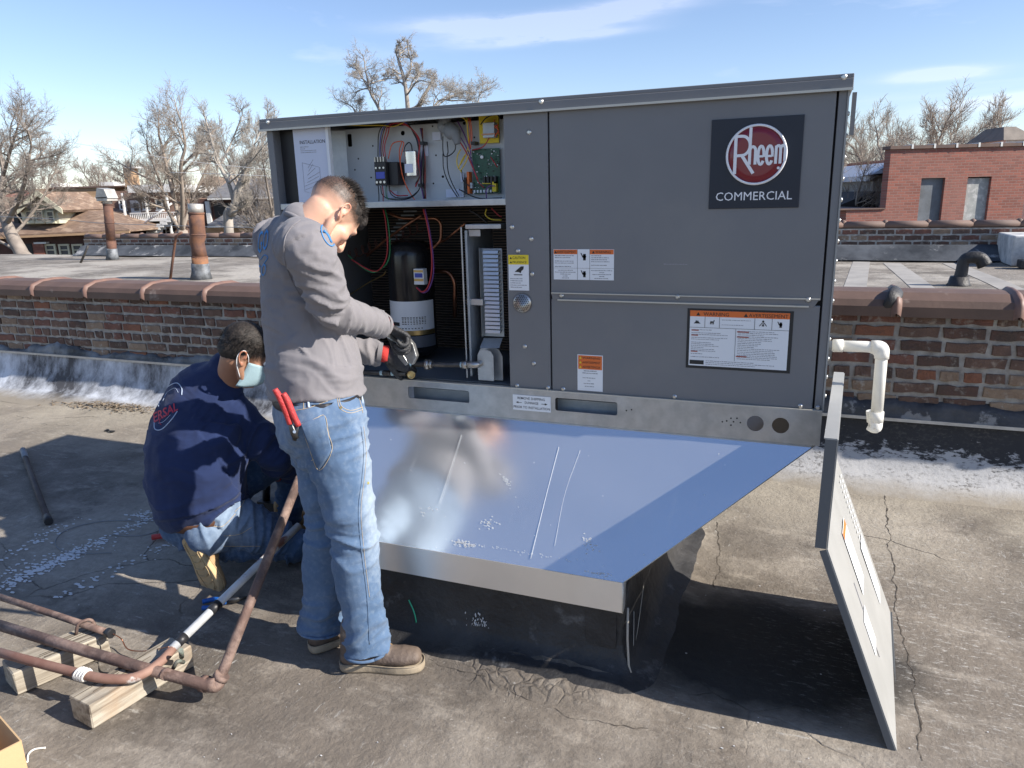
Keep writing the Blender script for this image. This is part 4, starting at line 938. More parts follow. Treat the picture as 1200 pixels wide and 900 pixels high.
# --- burner rack: upright channel, header, louvred heat exchanger front
def R3(px0, py0, px1, py1, y0, y1, nm, mn, par=None, bv=.002):
    a = on(px0, py0, YU + y0); c = on(px1, py1, YU + y0); return bev(MB().box(min(a.x, c.x), max(a.x, c.x), YU + y0, YU + y1, c.z, a.z).build(nm, M[mn], par or unit), bv)
ch = R3(541, 266, 546.5, 443, .03, .034, 'upright_channel', 'galv')
R3(546.8, 270, 551, 441, .05, .30, 'channel_web', 'galv_in', ch)
R3(545, 263, 587, 268, .03, .12, 'header_bracket', 'galv', ch)
R3(547, 350, 566, 358, .06, .065, 'cross_strap', 'galv', ch)
R3(549, 269, 563, 277, .06, .065, 'cross_strap', 'galv', ch)
lv = R3(561, 291, 591, 395, .10, .105, 'heat_exchanger_front', 'galv_in')
R3(561, 290.5, 565, 395, .07, .10, 'front_flange', 'galv', lv)
sl = MB(); sl.hexa([(0, 0, 0), (.062, 0, 0), (.062, .02, .004), (0, .02, .004)], [(0, .004, .0105), (.062, .004, .0105), (.062, .024, .0105), (0, .024, .0105)])
slm = sl.mesh('slat'); slm.materials.append(mat('bright_slat', (.62, .66, .70), .3, .55))
za = on(570, 292.5, YU + .08).z; zb2 = on(570, 390, YU + .08).z; xa = on(568, 340, YU + .08).x; n = 20
for k in range(n):
    z = za - (za - zb2) * (k + .9) / n; o = bpy.data.objects.new('slat', slm); COL.objects.link(o); o.parent = lv; o.location = Vector((xa, YU + .072, z)) - ORG[lv]; ORG[o] = Vector((xa, YU + .072, z))
b = MB(); a = on(566, 396, YU + .09); c = on(583, 405, YU + .05)
b.slab([on(567, 396, YU + .10), on(589, 396, YU + .10), on(585, 408, YU + .05), on(562, 408, YU + .05)], (0, 1, 0), .002); b.build('deflector', M['galv_in'], unit)
# gas pipe guard box with arched plate
def arch(px0, py0, px1, py1, y0, th, nm):
    a = on(px0, py0, YU + y0); c = on(px1, py1, YU + y0); w = c.x - a.x; r_ = w * .32
    pts = [(a.x, c.z), (c.x, c.z), (c.x, a.z - r_), (c.x - r_ * .4, a.z - r_ * .25), (c.x - r_, a.z), (a.x + r_, a.z), (a.x + r_ * .4, a.z - r_ * .25), (a.x, a.z - r_)]
    me = plate(pts, [], th); me.transform(Matrix.Translation((0, YU + y0, 0))); return link(nm, me, M['galv'], unit)
gb = arch(559, 406, 589.5, 446, .06, .004, 'guard_plate'); arch(559.5, 410, 579, 446.5, .02, .003, 'arched_bracket')
# gas manifold, pipe, union, elbow
gp_ = thing('gas_pipe', 'black iron gas pipe with steel elbow running out of the open unit', 'pipe', on(520, 427, YU + .0))
y0 = -.005
def G(px, py, dy=0): return on(px, py, YU + y0 + dy)
MB().tube([G(458, 427), G(545, 427.5)], .0105, 14).build('pipe', M['gaspipe'], gp_)
b = MB(); b.tube([G(499, 427.2), G(503.5, 427.2)], .021, 8).tube([G(503.5, 427.2), G(507, 427.2)], .016, 14); b.build('union_nut', M['bright'], gp_)
b = MB(); b.tube([G(542.5, 427.5), G(548, 427.5)], .0165, 14); b.tube(bend([G(545, 427.5), G(560, 427.8), G(566, 423, .07)], .03), .0135, 14); b.tube([G(564, 424, .045), G(566, 423, .06)], .0165, 14); b.build('elbow', M['bright'], gp_)
MB().tube([G(566, 423, .06), G(573, 420, .10)], .011, 12).build('nipple', M['gaspipe'], gp_)
MB().tube([G(540, 427.3), G(543, 427.4)], .0112, 12).build('thread_tape', M['tape'], gp_)
gp2 = thing('drip_leg_pipe', 'short black iron pipe with brass coupling lying along the rail', 'pipe', on(440, 438, YU - .03))
def G2(px, py): return on(px, py, YU - .03)
MB().tube([G2(424, 436), G2(476, 438)], .0095, 12).build('pipe', M['gaspipe'], gp2)
MB().tube([G2(446, 437), G2(449, 437)], .0103, 12).build('thread_tape', M['tape'], gp2); MB().tube([G2(459, 437.4), G2(462, 437.5)], .0103, 12).build('thread_tape', M['tape'], gp2); MB().tube([G2(450, 437), G2(458, 437.4)], .0115, 12).build('coupling', M['gaspipe'], gp2)
b = MB(); q = G2(482, 439); b.lathe([(.010, -.012), (.016, -.01), (.0165, .006), (.012, .008), (.009, .002)], q, (.4, -1, 0.1), 16); b.build('brass_ring', M['brass'], gp2)
# ================================================================ roof curb and sheet-metal adapter
curb = thing('roof_curb', 'black tarred roof curb under the shiny sheet metal', 'roof curb', (-1.1, 2.7, 0))
cx0, cx1, cy0, cy1, cz = -1.58, -.505, 2.175, 3.35, .36
nx = 60; vs = []; 
prof = [(0.12, -.004), (.075, .012), (.04, .04), (.015, .09), (0, .16), (0, .26), (.0, cz)]
ring = []
def rrc(off, n=10):     # rounded rectangle plan
    pts = []; r = .02 + off
    for ccx, ccy, a0 in ((cx1, cy0, -90), (cx1, cy1, 0), (cx0, cy1, 90), (cx0, cy0, 180)):
        for k in range(n + 1):
            a = math.radians(a0 + 90 * k / n); pts.append((ccx + r * math.cos(a), ccy + r * math.sin(a)))
    out = []
    for i in range(len(pts)):
        p = Vector(pts[i]); q = Vector(pts[(i + 1) % len(pts)]); m_ = max(1, int((q - p).length / .04)) if (q - p).length > .3 else 1
        if m_ > 1: m_ = 28
        for k in range(m_): out.append(p.lerp(q, k / m_))
    return out
b = MB(); rows = [rrc(o_) for o_, z in prof]; n = len(rows[0])
for (o_, z), rw in zip(prof, rows):
    for p in rw:
        j = .012 * noise.noise(Vector((p.x * 5, p.y * 5, z * 6))) + .005 * noise.noise(Vector((p.x * 16, p.y * 16, z * 12))); b.v.append((p.x + j, p.y - j, z + (fz(p.x, p.y) if z < .02 else 0)))
for i in range(len(prof) - 1):
    for k in range(n): b.f.append([i * n + k, i * n + (k + 1) % n, (i + 1) * n + (k + 1) % n, (i + 1) * n + k]); b.m.append(0); b.sm.append(True)
b.build('tarred_flashing', M['tar'], curb)
# lapped corner flap and scratched marks
b = MB(); b.box(-.62, -.515, 2.150, 2.158, .02, .34); b.build('corner_flap', M['tar'], curb)
M['scratch'] = mat('pale_scratch', (.42, .38, .32), .8)
b = MB(); b.tube([(-.478, 2.16, .27), (-.477, 2.155, .16), (-.470, 2.15, .06), (-.45, 2.14, .01)], .004, 5); b.build('frayed_edge', M['scratch'], curb)
b = MB(); q = [(-.479, 2.26, .20), (-.474, 2.24, .10), (-.470, 2.215, .055), (-.474, 2.31, .11), (-.479, 2.42, .21), (-.480, 2.40, .30)]; b.tube(q, .0016, 4); b.build('chalk_line', M['scratch'], curb)
b = MB(); random.seed(9)
for k in range(110):
    x = -1.02 + random.gauss(0, .022); z = .09 + random.gauss(0, .03); 
    if z < .02: continue
    s = random.uniform(.001, .006); b.slab([(x - s * .4, 2.146, z), (x, 2.146, z - s), (x + s * .5, 2.146, z), (x, 2.146, z + s * 1.2)], (0, -1, 0), .003)
b.build('paint_splash', M['flake'], curb)

adp = thing('curb_adapter', 'shiny galvanised sheet metal curb adapter sloping under the unit', 'sheet metal', (-1.0, 2.4, .377))
A = Vector((-1.66, 2.125, .380)); B = Vector((-.487, 2.125, .380)); Cc = Vector((.066, 2.50, .787)); D = Vector((-2.03, 2.50, .787))
nrm = (B - A).cross(D - A).normalized(); 
if nrm.z < 0: nrm = -nrm
b = MB(); nu, nv = 60, 24; vs = []
for j in range(nv + 1):
    v = j / nv
    for i in range(nu + 1):
        u = i / nu; p = A.lerp(B, u).lerp(D.lerp(Cc, u), v); ww = .006 * noise.noise(Vector((p.x * 1.6, p.z * 2.6, 2))) * math.sin(PI * v) ** .5 * min(1, u * 8, (1 - u) * 8)
        vs.append(p + nrm * ww)
b.add(vs, [(j * (nu + 1) + i, j * (nu + 1) + i + 1, (j + 1) * (nu + 1) + i + 1, (j + 1) * (nu + 1) + i) for j in range(nv) for i in range(nu)], True)
b.build('front_sheet', M['sheet'], adp)
lipz = on(728, 718, 2.125).z
M['lipm'] = mat('dull_galvanised', (.88, .87, .84), .33, .75, var=(.80, .79, .76), scale=2.5, rvar=.06, rscale=3)
b = MB(); b.box(A.x, B.x - .001, 2.1225, 2.1245, lipz, .380); b.build('front_lip', M['lipm'], adp)
b = MB(); Er = Vector((-.487, 3.38, .380)); F_ = Vector((.066, 3.6, .787)); b.slab([Vector((-1.66, 3.38, .38)), A, D, Vector((-2.03, 3.6, .787))], (0, 0, 1), .001); b.build('side_sheet', M['lipm'], adp); b = MB(); b.slab([B, Er, F_, Cc], (0, 0, 1), .001)
b.slab([B, Vector((-.487, 2.125, lipz)), Vector((-.487, 2.40, .38)), ], (1, 0, 0), .001)
b.build('side_sheet', M['lipm'], adp)
b = MB(); b.tube([B + Vector((0, -.002, .001)), Vector((B.x, 2.122, lipz))], .0022, 6); b.tube([B, Cc], .0016, 5); b.build('fold_highlight', M['lip'], adp)  # highlights along the folds drawn as thin pale tubes
# dull scrapes and water marks on the sheet, as thin films lying on it
M['scrape'] = mat('white_scrape', (.48, .50, .53), .7)
def onsheet(px, py):
    r_ = ray(px, py); t = nrm.dot(A - EYE) / nrm.dot(r_); return EYE + r_ * t + nrm * .0028
b = MB()
for pts, w in (([(655, 524), (638, 590), (622, 655)], .0011), ([(680, 528), (662, 580), (650, 640)], .0006), ([(541, 510), (530, 545), (515, 590)], .0006)):
    P = [onsheet(*p) for p in pts]; b.tube(curve_pts(P, 12), w, 4, flat=.4)
random.seed(14)
def blot(px, py, n, sx, sy, s, ang=0):
    c_ = onsheet(px, py); u = (B - A).normalized(); v = (D - A); v = (v - u * v.dot(u)).normalized()
    for _ in range(n):
        a, c2 = random.gauss(0, sx), random.gauss(0, sy); a, c2 = a * math.cos(ang) - c2 * math.sin(ang), a * math.sin(ang) + c2 * math.cos(ang)
        p = c_ + u * a + v * c2; k = 5; a0 = random.random() * 6
        b.slab([p + (u * math.cos(a0 + q * 2 * PI / k) * 1.6 + v * math.sin(a0 + q * 2 * PI / k)) * s * random.uniform(.4, 1) for q in range(k)], nrm, .0003)
blot(545, 638, 60, .022, .005, .003, -.1); blot(572, 613, 30, .014, .012, .0025, .6); blot(593, 563, 40, .004, .016, .002, .8); blot(690, 637, 26, .012, .018, .003, .9); blot(500, 600, 8, .02, .01, .003); blot(700, 672, 20, .03, .003, .003); blot(600, 645, 50, .14, .003, .0015)
for _ in range(26): blot(random.uniform(450, 860), random.uniform(500, 660), 1, 0, 0, random.uniform(.0008, .002))
b.build('scrapes', M['scrape'], adp)

# ================================================================ removed access panel, bent, leaning at the unit's right end
ap = thing('access_panel', 'pale grey removed access panel leaning against right end of the unit', 'metal panel', (.25, 2.5, 0))
p0 = Vector((.336, 2.089, .002)); p1 = Vector((.386, 2.90, .002)); k0 = Vector((.104, 2.10, .607)); k1 = Vector((.148, 2.92, .607))
def slabp(q, th, nm, m, par):
    n_ = (q[1] - q[0]).cross(q[3] - q[0]).normalized(); b = MB(); b.slab(q, n_, th); return b.build(nm, m, par)
dirx = Vector((-.92, 0, -.36))
low = slabp([p0, p1, k1, k0], .004, 'lower_leaf', M['door_skin'], ap)
# returned edges
def edge(a, c, inward, w, nm='returned_edge', m='door_edge', par=None):
    b = MB(); th = (c - a).normalized().cross(inward).normalized() * .003; b.hexa([a, c, c + inward * w, a + inward * w], [a + th, c + th, c + inward * w + th, a + inward * w + th]); return b.build(nm, M[m], par or ap)
inn = Vector((-.93, 0, -.36)).normalized()
edge(p0, k0, inn, .019, par=low); edge(p1, k1, inn, .019, par=low); edge(p0 + Vector((.002, 0, 0)), p1 + Vector((.002, 0, 0)), Vector((.93, 0, .36)).normalized(), .008, 'bottom_hem', 'door_edge', low)
u0 = Vector((.104, 2.095, .612)); u1 = Vector((.148, 2.92, .612)); t0 = Vector((.108, 2.10, .936)); t1 = Vector((.152, 2.93, .936))
upp = slabp([u0, u1, t1, t0], .003, 'upper_leaf', M['door_skin'], ap)
edge(u0 + Vector((-.001, 0, 0)), t0 + Vector((-.001, 0, 0)), Vector((-1, 0, 0)), .030, par=upp); edge(t0, t1, Vector((-1, 0, 0)), .034, 'top_flange', 'door_skin', upp)
# lettering patches, vents and a handle slot on the sunlit face
fu = (p1 - p0).normalized(); fv = (k0 - p0).normalized(); fn = fu.cross(fv).normalized(); 
if fn.x < 0: fn = -fn
def patch(u_, v_, du, dv, m, nm, n0=.0045): q = p0 + fu * u_ + fv * v_ + fn * n0; b = MB(); b.slab([q, q + fu * du, q + fu * du + fv * dv, q + fv * dv], fn, .0006); return b.build(nm, M[m], low)
l1 = patch(.33, .33, .13, .22, 'white', 'warning_label'); patch(.331, .525, .128, .022, 'orange', 'colour_band', .0052); patch(.62, .14, .12, .22, 'white', 'warning_label'); patch(.18, .20, .10, .12, 'white', 'warning_label')
b = MB(); random.seed(4)
for k in range(26): q = p0 + fu * (.345 + random.random() * .09) + fv * (.34 + random.random() * .14) + fn * .0053; b.slab([q, q + fu * .012, q + fu * .012 + fv * .003, q + fv * .003], fn, .0003)
b.build('fine_print', M['greyink'], low)
b = MB()
for i in range(2):
    for k in range(14): q = p0 + fu * (.66 + i * .06) + fv * (.34 + k * .020) + fn * .0043; b.slab([q, q + fu * .022, q + fu * .022 + fv * .007, q + fv * .007], fn, .0006)
b.build('vent_slots', M['white'], low)
b = MB(); b.tube([p0 + fu * .24 + fv * .16 + fn * .004, p0 + fu * .24 + fv * .42 + fn * .004], .0012, 4); b.build('seam', M['greyink'], low)

# ================================================================ condensate drain of white pipe
dp = thing('drain_pipe', 'white plastic drain pipe bending down beside the right end of the unit', 'pipe', on(1000, 405, 2.9))
YD = 2.75
def Dp(px, py): return on(px, py, YD)
b = MB(); b.tube(bend([Dp(975, 405), Dp(1034, 407), Dp(1027, 490)], .05, 8), .0195, 16); b.build('pipe', M['pvc'], dp)
b = MB(); b.tube([Dp(976, 405), Dp(988, 405.3)], .0225, 16); b.build('socket', M['pvc'], dp)
b = MB(); b.tube(bend([Dp(1021, 406.6), Dp(1034, 407), Dp(1033, 420)], .05, 8), .0235, 16); b.build('elbow', M['pvc'], dp)
b = MB(); q = Dp(1027, 488); b.tube([Dp(1027.5, 482), Dp(1026.5, 494)], .0235, 16); b.tube(bend([Dp(1026.5, 490), Dp(1025.5, 502), Dp(1020, 498)], .03, 6), [.023] * 4 + [.021] * 4, 14); b.tube([Dp(1022, 484) + Vector((0, .03, 0)), Dp(1023, 497) + Vector((0, .03, 0))], .018, 12); b.build('trap_end', M['pvc'], dp)
MB().tube([Dp(971, 405), Dp(977, 405)], .017, 12).build('grey_stub', M['conduit'], dp)
# ================================================================ people
M['skin'] = None
def skinmat(name, col, hair):
    m = bpy.data.materials.new(name); m.use_nodes = True; t = m.node_tree; N = t.nodes; K = t.links.new; b = N['Principled BSDF']
    at = N.new('ShaderNodeAttribute'); at.attribute_name = 'mask'; sp = N.new('ShaderNodeSeparateColor'); K(at.outputs['Color'], sp.inputs[0])
    g = N.new('ShaderNodeNewGeometry'); n = N.new('ShaderNodeTexNoise'); n.inputs['Scale'].default_value = 35; n.inputs['Detail'].default_value = 6; K(g.outputs['Position'], n.inputs[0])
    def mix(f, a, c):
        x = N.new('ShaderNodeMix'); x.data_type = 'RGBA'
        if isinstance(f, float): x.inputs[0].default_value = f
        else: K(f, x.inputs[0])
        for i, q in ((6, a), (7, c)):
            if isinstance(q, tuple): x.inputs[i].default_value = (*q, 1)
            else: K(q, x.inputs[i])
        return x.outputs[2]
    c = mix(n.outputs[0], tuple(q * .9 for q in col), tuple(min(1, q * 1.08) for q in col))
    c = mix(sp.outputs[1], c, (col[0] * .95, col[1] * .48, col[2] * .42))
    n2 = N.new('ShaderNodeTexNoise'); n2.inputs['Scale'].default_value = 420; K(g.outputs['Position'], n2.inputs[0])
    md = N.new('ShaderNodeMath'); md.operation = 'MULTIPLY_ADD'; K(n2.outputs[0], md.inputs[0]); md.inputs[1].default_value = .9; md.inputs[2].default_value = -.45
    ad = N.new('ShaderNodeMath'); ad.operation = 'ADD'; ad.use_clamp = True; K(sp.outputs[0], ad.inputs[0])
    mu = N.new('ShaderNodeMath'); mu.operation = 'MULTIPLY'; K(md.outputs[0], mu.inputs[0]); K(sp.outputs[0], mu.inputs[1]); K(mu.outputs[0], ad.inputs[1])
    c = mix(ad.outputs[0], c, hair)
    K(c, b.inputs['Base Color']); b.inputs['Roughness'].default_value = .5; b.inputs['Subsurface Weight'].default_value = .08; b.inputs['Subsurface Radius'].default_value = (.01, .004, .002)
    bp = N.new('ShaderNodeBump'); bp.inputs['Strength'].default_value = .25; bp.inputs['Distance'].default_value = .001; K(n2.outputs[0], bp.inputs['Height']); K(bp.outputs[0], b.inputs['Normal'])
    return m
def clothmat(name, col, col2, weave=900, paler=None, bs=.35, rough=.9):
    m = mat(name, col, rough, 0, var=col2, scale=7, spec=.2); t = m.node_tree; N = t.nodes; K = t.links.new; b = N['Principled BSDF']
    b.inputs['Sheen Weight'].default_value = .12
    g = N.new('ShaderNodeNewGeometry'); n = N.new('ShaderNodeTexNoise'); n.inputs['Scale'].default_value = weave; n.inputs['Detail'].default_value = 3; K(g.outputs['Position'], n.inputs[0])
    n2 = N.new('ShaderNodeTexNoise'); n2.inputs['Scale'].default_value = 38; n2.inputs['Detail'].default_value = 6; K(g.outputs['Position'], n2.inputs[0])
    ad = N.new('ShaderNodeMath'); ad.operation = 'MULTIPLY_ADD'; K(n2.outputs[0], ad.inputs[0]); ad.inputs[1].default_value = 1.6; K(n.outputs[0], ad.inputs[2])
    bp = N.new('ShaderNodeBump'); bp.inputs['Strength'].default_value = bs; bp.inputs['Distance'].default_value = .003; K(ad.outputs[0], bp.inputs['Height']); K(bp.outputs[0], b.inputs['Normal'])
    if paler:      # worn areas and a painted sunlit spot, carried by a vertex mask
        at = N.new('ShaderNodeAttribute'); at.attribute_name = 'mask'; sp = N.new('ShaderNodeSeparateColor'); K(at.outputs['Color'], sp.inputs[0])
        src = b.inputs['Base Color'].links[0].from_socket
        x = N.new('ShaderNodeMix'); x.data_type = 'RGBA'; K(src, x.inputs[6]); x.inputs[7].default_value = (*paler, 1)
        n3 = N.new('ShaderNodeTexNoise'); n3.inputs['Scale'].default_value = 60; n3.inputs['Detail'].default_value = 8; K(g.outputs['Position'], n3.inputs[0])
        mm = N.new('ShaderNodeMath'); mm.operation = 'MULTIPLY_ADD'; mm.use_clamp = True; K(n3.outputs[0], mm.inputs[0]); mm.inputs[1].default_value = .7; 
        m2 = N.new('ShaderNodeMath'); m2.operation = 'SUBTRACT'; K(sp.outputs[0], m2.inputs[0]); m2.inputs[1].default_value = .35; K(m2.outputs[0], mm.inputs[2]); K(mm.outputs[0], x.inputs[0]); K(x.outputs[2], b.inputs['Base Color'])
    return m

class Body:
    """soft volumes from lofts, fused into one continuous surface"""
    def __init__(s): s.b = MB(); s.axes = []; s.vx = None
    def loft(s, pts, ref, seg=22, cap='round', n=5, hi=True):
        # pts: (position, r along ref, r across)
        ref = Vector(ref); A_ = [tuple(p[0]) + (p[1], p[2] if len(p) > 2 else p[1]) for p in pts]
        Q = []
        if len(A_) == 2: Q = [tuple(A_[0][k] + (A_[1][k] - A_[0][k]) * t / n for k in range(5)) for t in range(n + 1)]
        else:
            E_ = [tuple(2 * A_[0][k] - A_[1][k] for k in range(5))] + A_ + [tuple(2 * A_[-1][k] - A_[-2][k] for k in range(5))]
            for i in range(1, len(E_) - 2):
                for j in range(n):
                    t = j / n; Q.append(tuple(.5 * (2 * E_[i][k] + (E_[i + 1][k] - E_[i - 1][k]) * t + (2 * E_[i - 1][k] - 5 * E_[i][k] + 4 * E_[i + 1][k] - E_[i + 2][k]) * t * t + (3 * E_[i][k] - E_[i - 1][k] - 3 * E_[i + 1][k] + E_[i + 2][k]) * t ** 3) for k in range(5)))
            Q.append(A_[-1])
        s.axes.append([Vector(q[:3]) for q in Q])
        if cap == 'round' or cap == 'start' or cap == 'end':
            def caps(q0, q1):
                p0 = Vector(q0[:3]); d = (p0 - Vector(q1[:3])).normalized(); r = min(q0[3], q0[4]); out = []
                for a in (80, 60, 40, 20): c_ = math.cos(math.radians(a)); sn = math.sin(math.radians(a)); p = p0 + d * r * sn; out.append((*p, q0[3] * c_ + 1e-4, q0[4] * c_ + 1e-4))
                return out
            Q = (caps(Q[0], Q[1]) if cap in ('round', 'start') else []) + Q + (caps(Q[-1], Q[-2])[::-1] if cap in ('round', 'end') else [])
        vs = []; m_ = len(Q)
        for i, q in enumerate(Q):
            p = Vector(q[:3]); t = (Vector(Q[min(i + 1, m_ - 1)][:3]) - Vector(Q[max(0, i - 1)][:3])).normalized()
            u = (ref - t * ref.dot(t)); u = u.normalized() if u.length > 1e-5 else t.orthogonal().normalized(); w = t.cross(u)
            for k in range(seg): an = 2 * PI * k / seg; vs.append(p + u * (math.cos(an) * q[3]) + w * (math.sin(an) * q[4]))
        fs = [(i * seg + k, i * seg + (k + 1) % seg, (i + 1) * seg + (k + 1) % seg, (i + 1) * seg + k) for i in range(m_ - 1) for k in range(seg)]
        fs += [tuple(range(seg))[::-1], tuple(range((m_ - 1) * seg, m_ * seg))]
        s.b.add(vs, fs, True); return s
    def ball(s, c, rx, ry=None, rz=None, M3=None):
        ry = ry or rx; rz = rz or rx; c = Vector(c); vs = []; n1, n2 = 10, 18
        for i in range(n1 + 1):
            th = PI * i / n1
            for k in range(n2):
                v = Vector((rx * math.sin(th + 1e-3) * math.cos(2 * PI * k / n2), ry * math.sin(th + 1e-3) * math.sin(2 * PI * k / n2), rz * math.cos(th)))
                vs.append(c + (M3 @ v if M3 is not None else v))
        s.b.add(vs, [(i * n2 + k, i * n2 + (k + 1) % n2, (i + 1) * n2 + (k + 1) % n2, (i + 1) * n2 + k) for i in range(n1) for k in range(n2)] + [tuple(range(n2)), tuple(range(n1 * n2, n1 * n2 + n2))], True); s.axes.append([c, c + Vector((0, 0, .001))]); return s
    def fuse(s, voxel=.006, smooth=6, fac=.5):
        me = s.b.mesh('tmp'); o = bpy.data.objects.new('tmp', me); COL.objects.link(o)
        m = o.modifiers.new('r', 'REMESH'); m.mode = 'VOXEL'; m.voxel_size = voxel; m.use_smooth_shade = True
        if smooth: q = o.modifiers.new('s', 'SMOOTH'); q.iterations = smooth; q.factor = fac
        dg = bpy.context.evaluated_depsgraph_get(); out = bpy.data.meshes.new_from_object(o.evaluated_get(dg)); bpy.data.objects.remove(o)
        out.materials.clear(); s.me = out; return out
    def near(s, p):
        best = 1e9; r = None
        for ax in s.axes:
            acc = 0
            for i in range(len(ax) - 1):
                a = ax[i]; d = ax[i + 1] - a; L2 = d.length_squared
                t = max(0, min(1, (p - a).dot(d) / L2)) if L2 > 0 else 0; q = a + d * t; dd = (p - q).length_squared
                if dd < best: best = dd; r = (acc + t * d.length, d, q, id(ax))
                acc += d.length
        return r
    def wrinkle(s, amp=.006, f1=16, f2=5, joints=(), base=.35, seed=0):
        me = s.me; me.update(); nrm = [v.normal.copy() for v in me.vertices]
        for v, n in zip(me.vertices, nrm):
            a, d, q, ax = s.near(v.co); d = d.normalized(); k = base
            for jp, jr, ja in joints: k += ja * math.exp(-((v.co - jp).length / jr) ** 2)
            r = v.co - q; u = d.orthogonal().normalized(); w = d.cross(u)
            warp = noise.noise(v.co * 6 + Vector((seed, 0, 0))) * .05
            P = Vector(((a + warp + .35 * r.dot(u) * math.sin(seed + 1)) * f1, r.dot(u) * f2 + seed * 3, r.dot(w) * f2 + seed))
            h = noise.noise(P); h = max(0, 1 - abs(h) * 2.6) ** 1.7 * 1.35 - .15; P2 = Vector((P.x * 1.9 + 7, P.y * 1.5, P.z * 1.5)); h += .38 * (max(0, 1 - abs(noise.noise(P2)) * 3) ** 1.5 - .3)
            h2 = noise.noise(v.co * 13 + Vector((seed, 5, 0)))
            v.co += n * (amp * k * (h - .35) + amp * .35 * h2)
        me.update(); return me
def vmask(me, fn):
    a = me.color_attributes.new('mask', 'FLOAT_COLOR', 'POINT')
    for i, v in enumerate(me.vertices): r, g_ = fn(v.co); a.data[i].color = (r, g_, 0, 1)
def sstep(a, b_, x): t = max(0, min(1, (x - a) / (b_ - a))); return t * t * (3 - 2 * t)

def basis(x, up):     # 3x3 with columns forward, left, up
    x = Vector(x).normalized(); up = Vector(up); y = up.cross(x).normalized(); z = x.cross(y); return Matrix((x, y, z)).transposed()
def add_head(B, c, M3, sc=1.0, neck=None):
    def P(x, y, z): return Vector(c) + M3 @ (Vector((x, y, z)) * sc)
    def R(v): return v * sc
    Y = M3 @ Vector((0, 1, 0)); X = M3 @ Vector((1, 0, 0)); Z = M3 @ Vector((0, 0, 1))
    B.ball(P(-.012, 0, .048), R(.098), R(.076), R(.082), M3); B.ball(P(.015, 0, .055), R(.078), R(.07), R(.068), M3)
    B.loft([(P(.045, 0, .06), R(.060), R(.045)), (P(.052, 0, .02), R(.058), R(.045)), (P(.05, 0, -.03), R(.052), R(.043)), (P(.052, 0, -.075), R(.036), R(.035)), (P(.06, 0, -.098), R(.022), R(.024))], Y)
    for s_ in (-1, 1):
        B.loft([(P(-.002, s_ * .058, -.01), R(.018)), (P(.005, s_ * .056, -.048), R(.017)), (P(.035, s_ * .036, -.085), R(.016)), (P(.062, s_ * .012, -.10), R(.014))], X)
        B.ball(P(.062, s_ * .040, -.012), R(.026), R(.020), R(.024), M3); B.ball(P(.085, s_ * .028, .034), R(.014), R(.024), R(.010), M3)
        B.ball(P(.105, s_ * .012, -.030), R(.011), R(.009), R(.008), M3)
        # ear: rim, lobe, inner bowl
        e = [(-.010, .005), (-.012, .022), (-.022, .034), (-.036, .030), (-.040, .014), (-.034, -.004), (-.022, -.020), (-.014, -.026)]
        B.loft([(P(ex + .010, s_ * (.080 + .012 * (1 if ex < -.018 else .3)), ez), R(.0048)) for ex, ez in e], Y, 8)
        B.ball(P(-.004, s_ * .080, -.020), R(.007), R(.004), R(.008), M3); B.ball(P(-.010, s_ * .076, .005), R(.014), R(.005), R(.022), M3)
    B.loft([(P(.088, 0, .028), R(.010)), (P(.103, 0, .005), R(.0095)), (P(.116, 0, -.018), R(.0105)), (P(.117, 0, -.028), R(.011))], Y, 12)
    B.ball(P(.094, 0, -.055), R(.014), R(.024), R(.007), M3); B.ball(P(.091, 0, -.068), R(.013), R(.020), R(.008), M3); B.ball(P(.082, 0, -.096), R(.016), R(.018), R(.014), M3)
    return P
def hair_tufts(P, M3, n, fn, mt, parent, ln=.014, nm='hair', seed=1, r=.0016):
    random.seed(seed); b = MB()
    for _ in range(n):
        th = random.uniform(0, PI); ph = random.uniform(-PI, PI); d = Vector((math.sin(th) * math.cos(ph), math.sin(th) * math.sin(ph), math.cos(th)))
        l = Vector((-.008 + d.x * .101, d.y * .080, .048 + d.z * .087)); k = fn(l)
        if random.random() > k: continue
        p = P(*l); q = P(*(l + Vector((d.x + .5, d.y, d.z + .1)).normalized() * ln * random.uniform(.5, 1.2) * (.3 + .7 * k))); s_ = (q - p).cross(Vector((random.random(), random.random(), random.random()))).normalized() * r
        b.add([p - s_, p + s_, q], [(0, 1, 2)], False)
    o = b.build(nm, mt, parent); return o
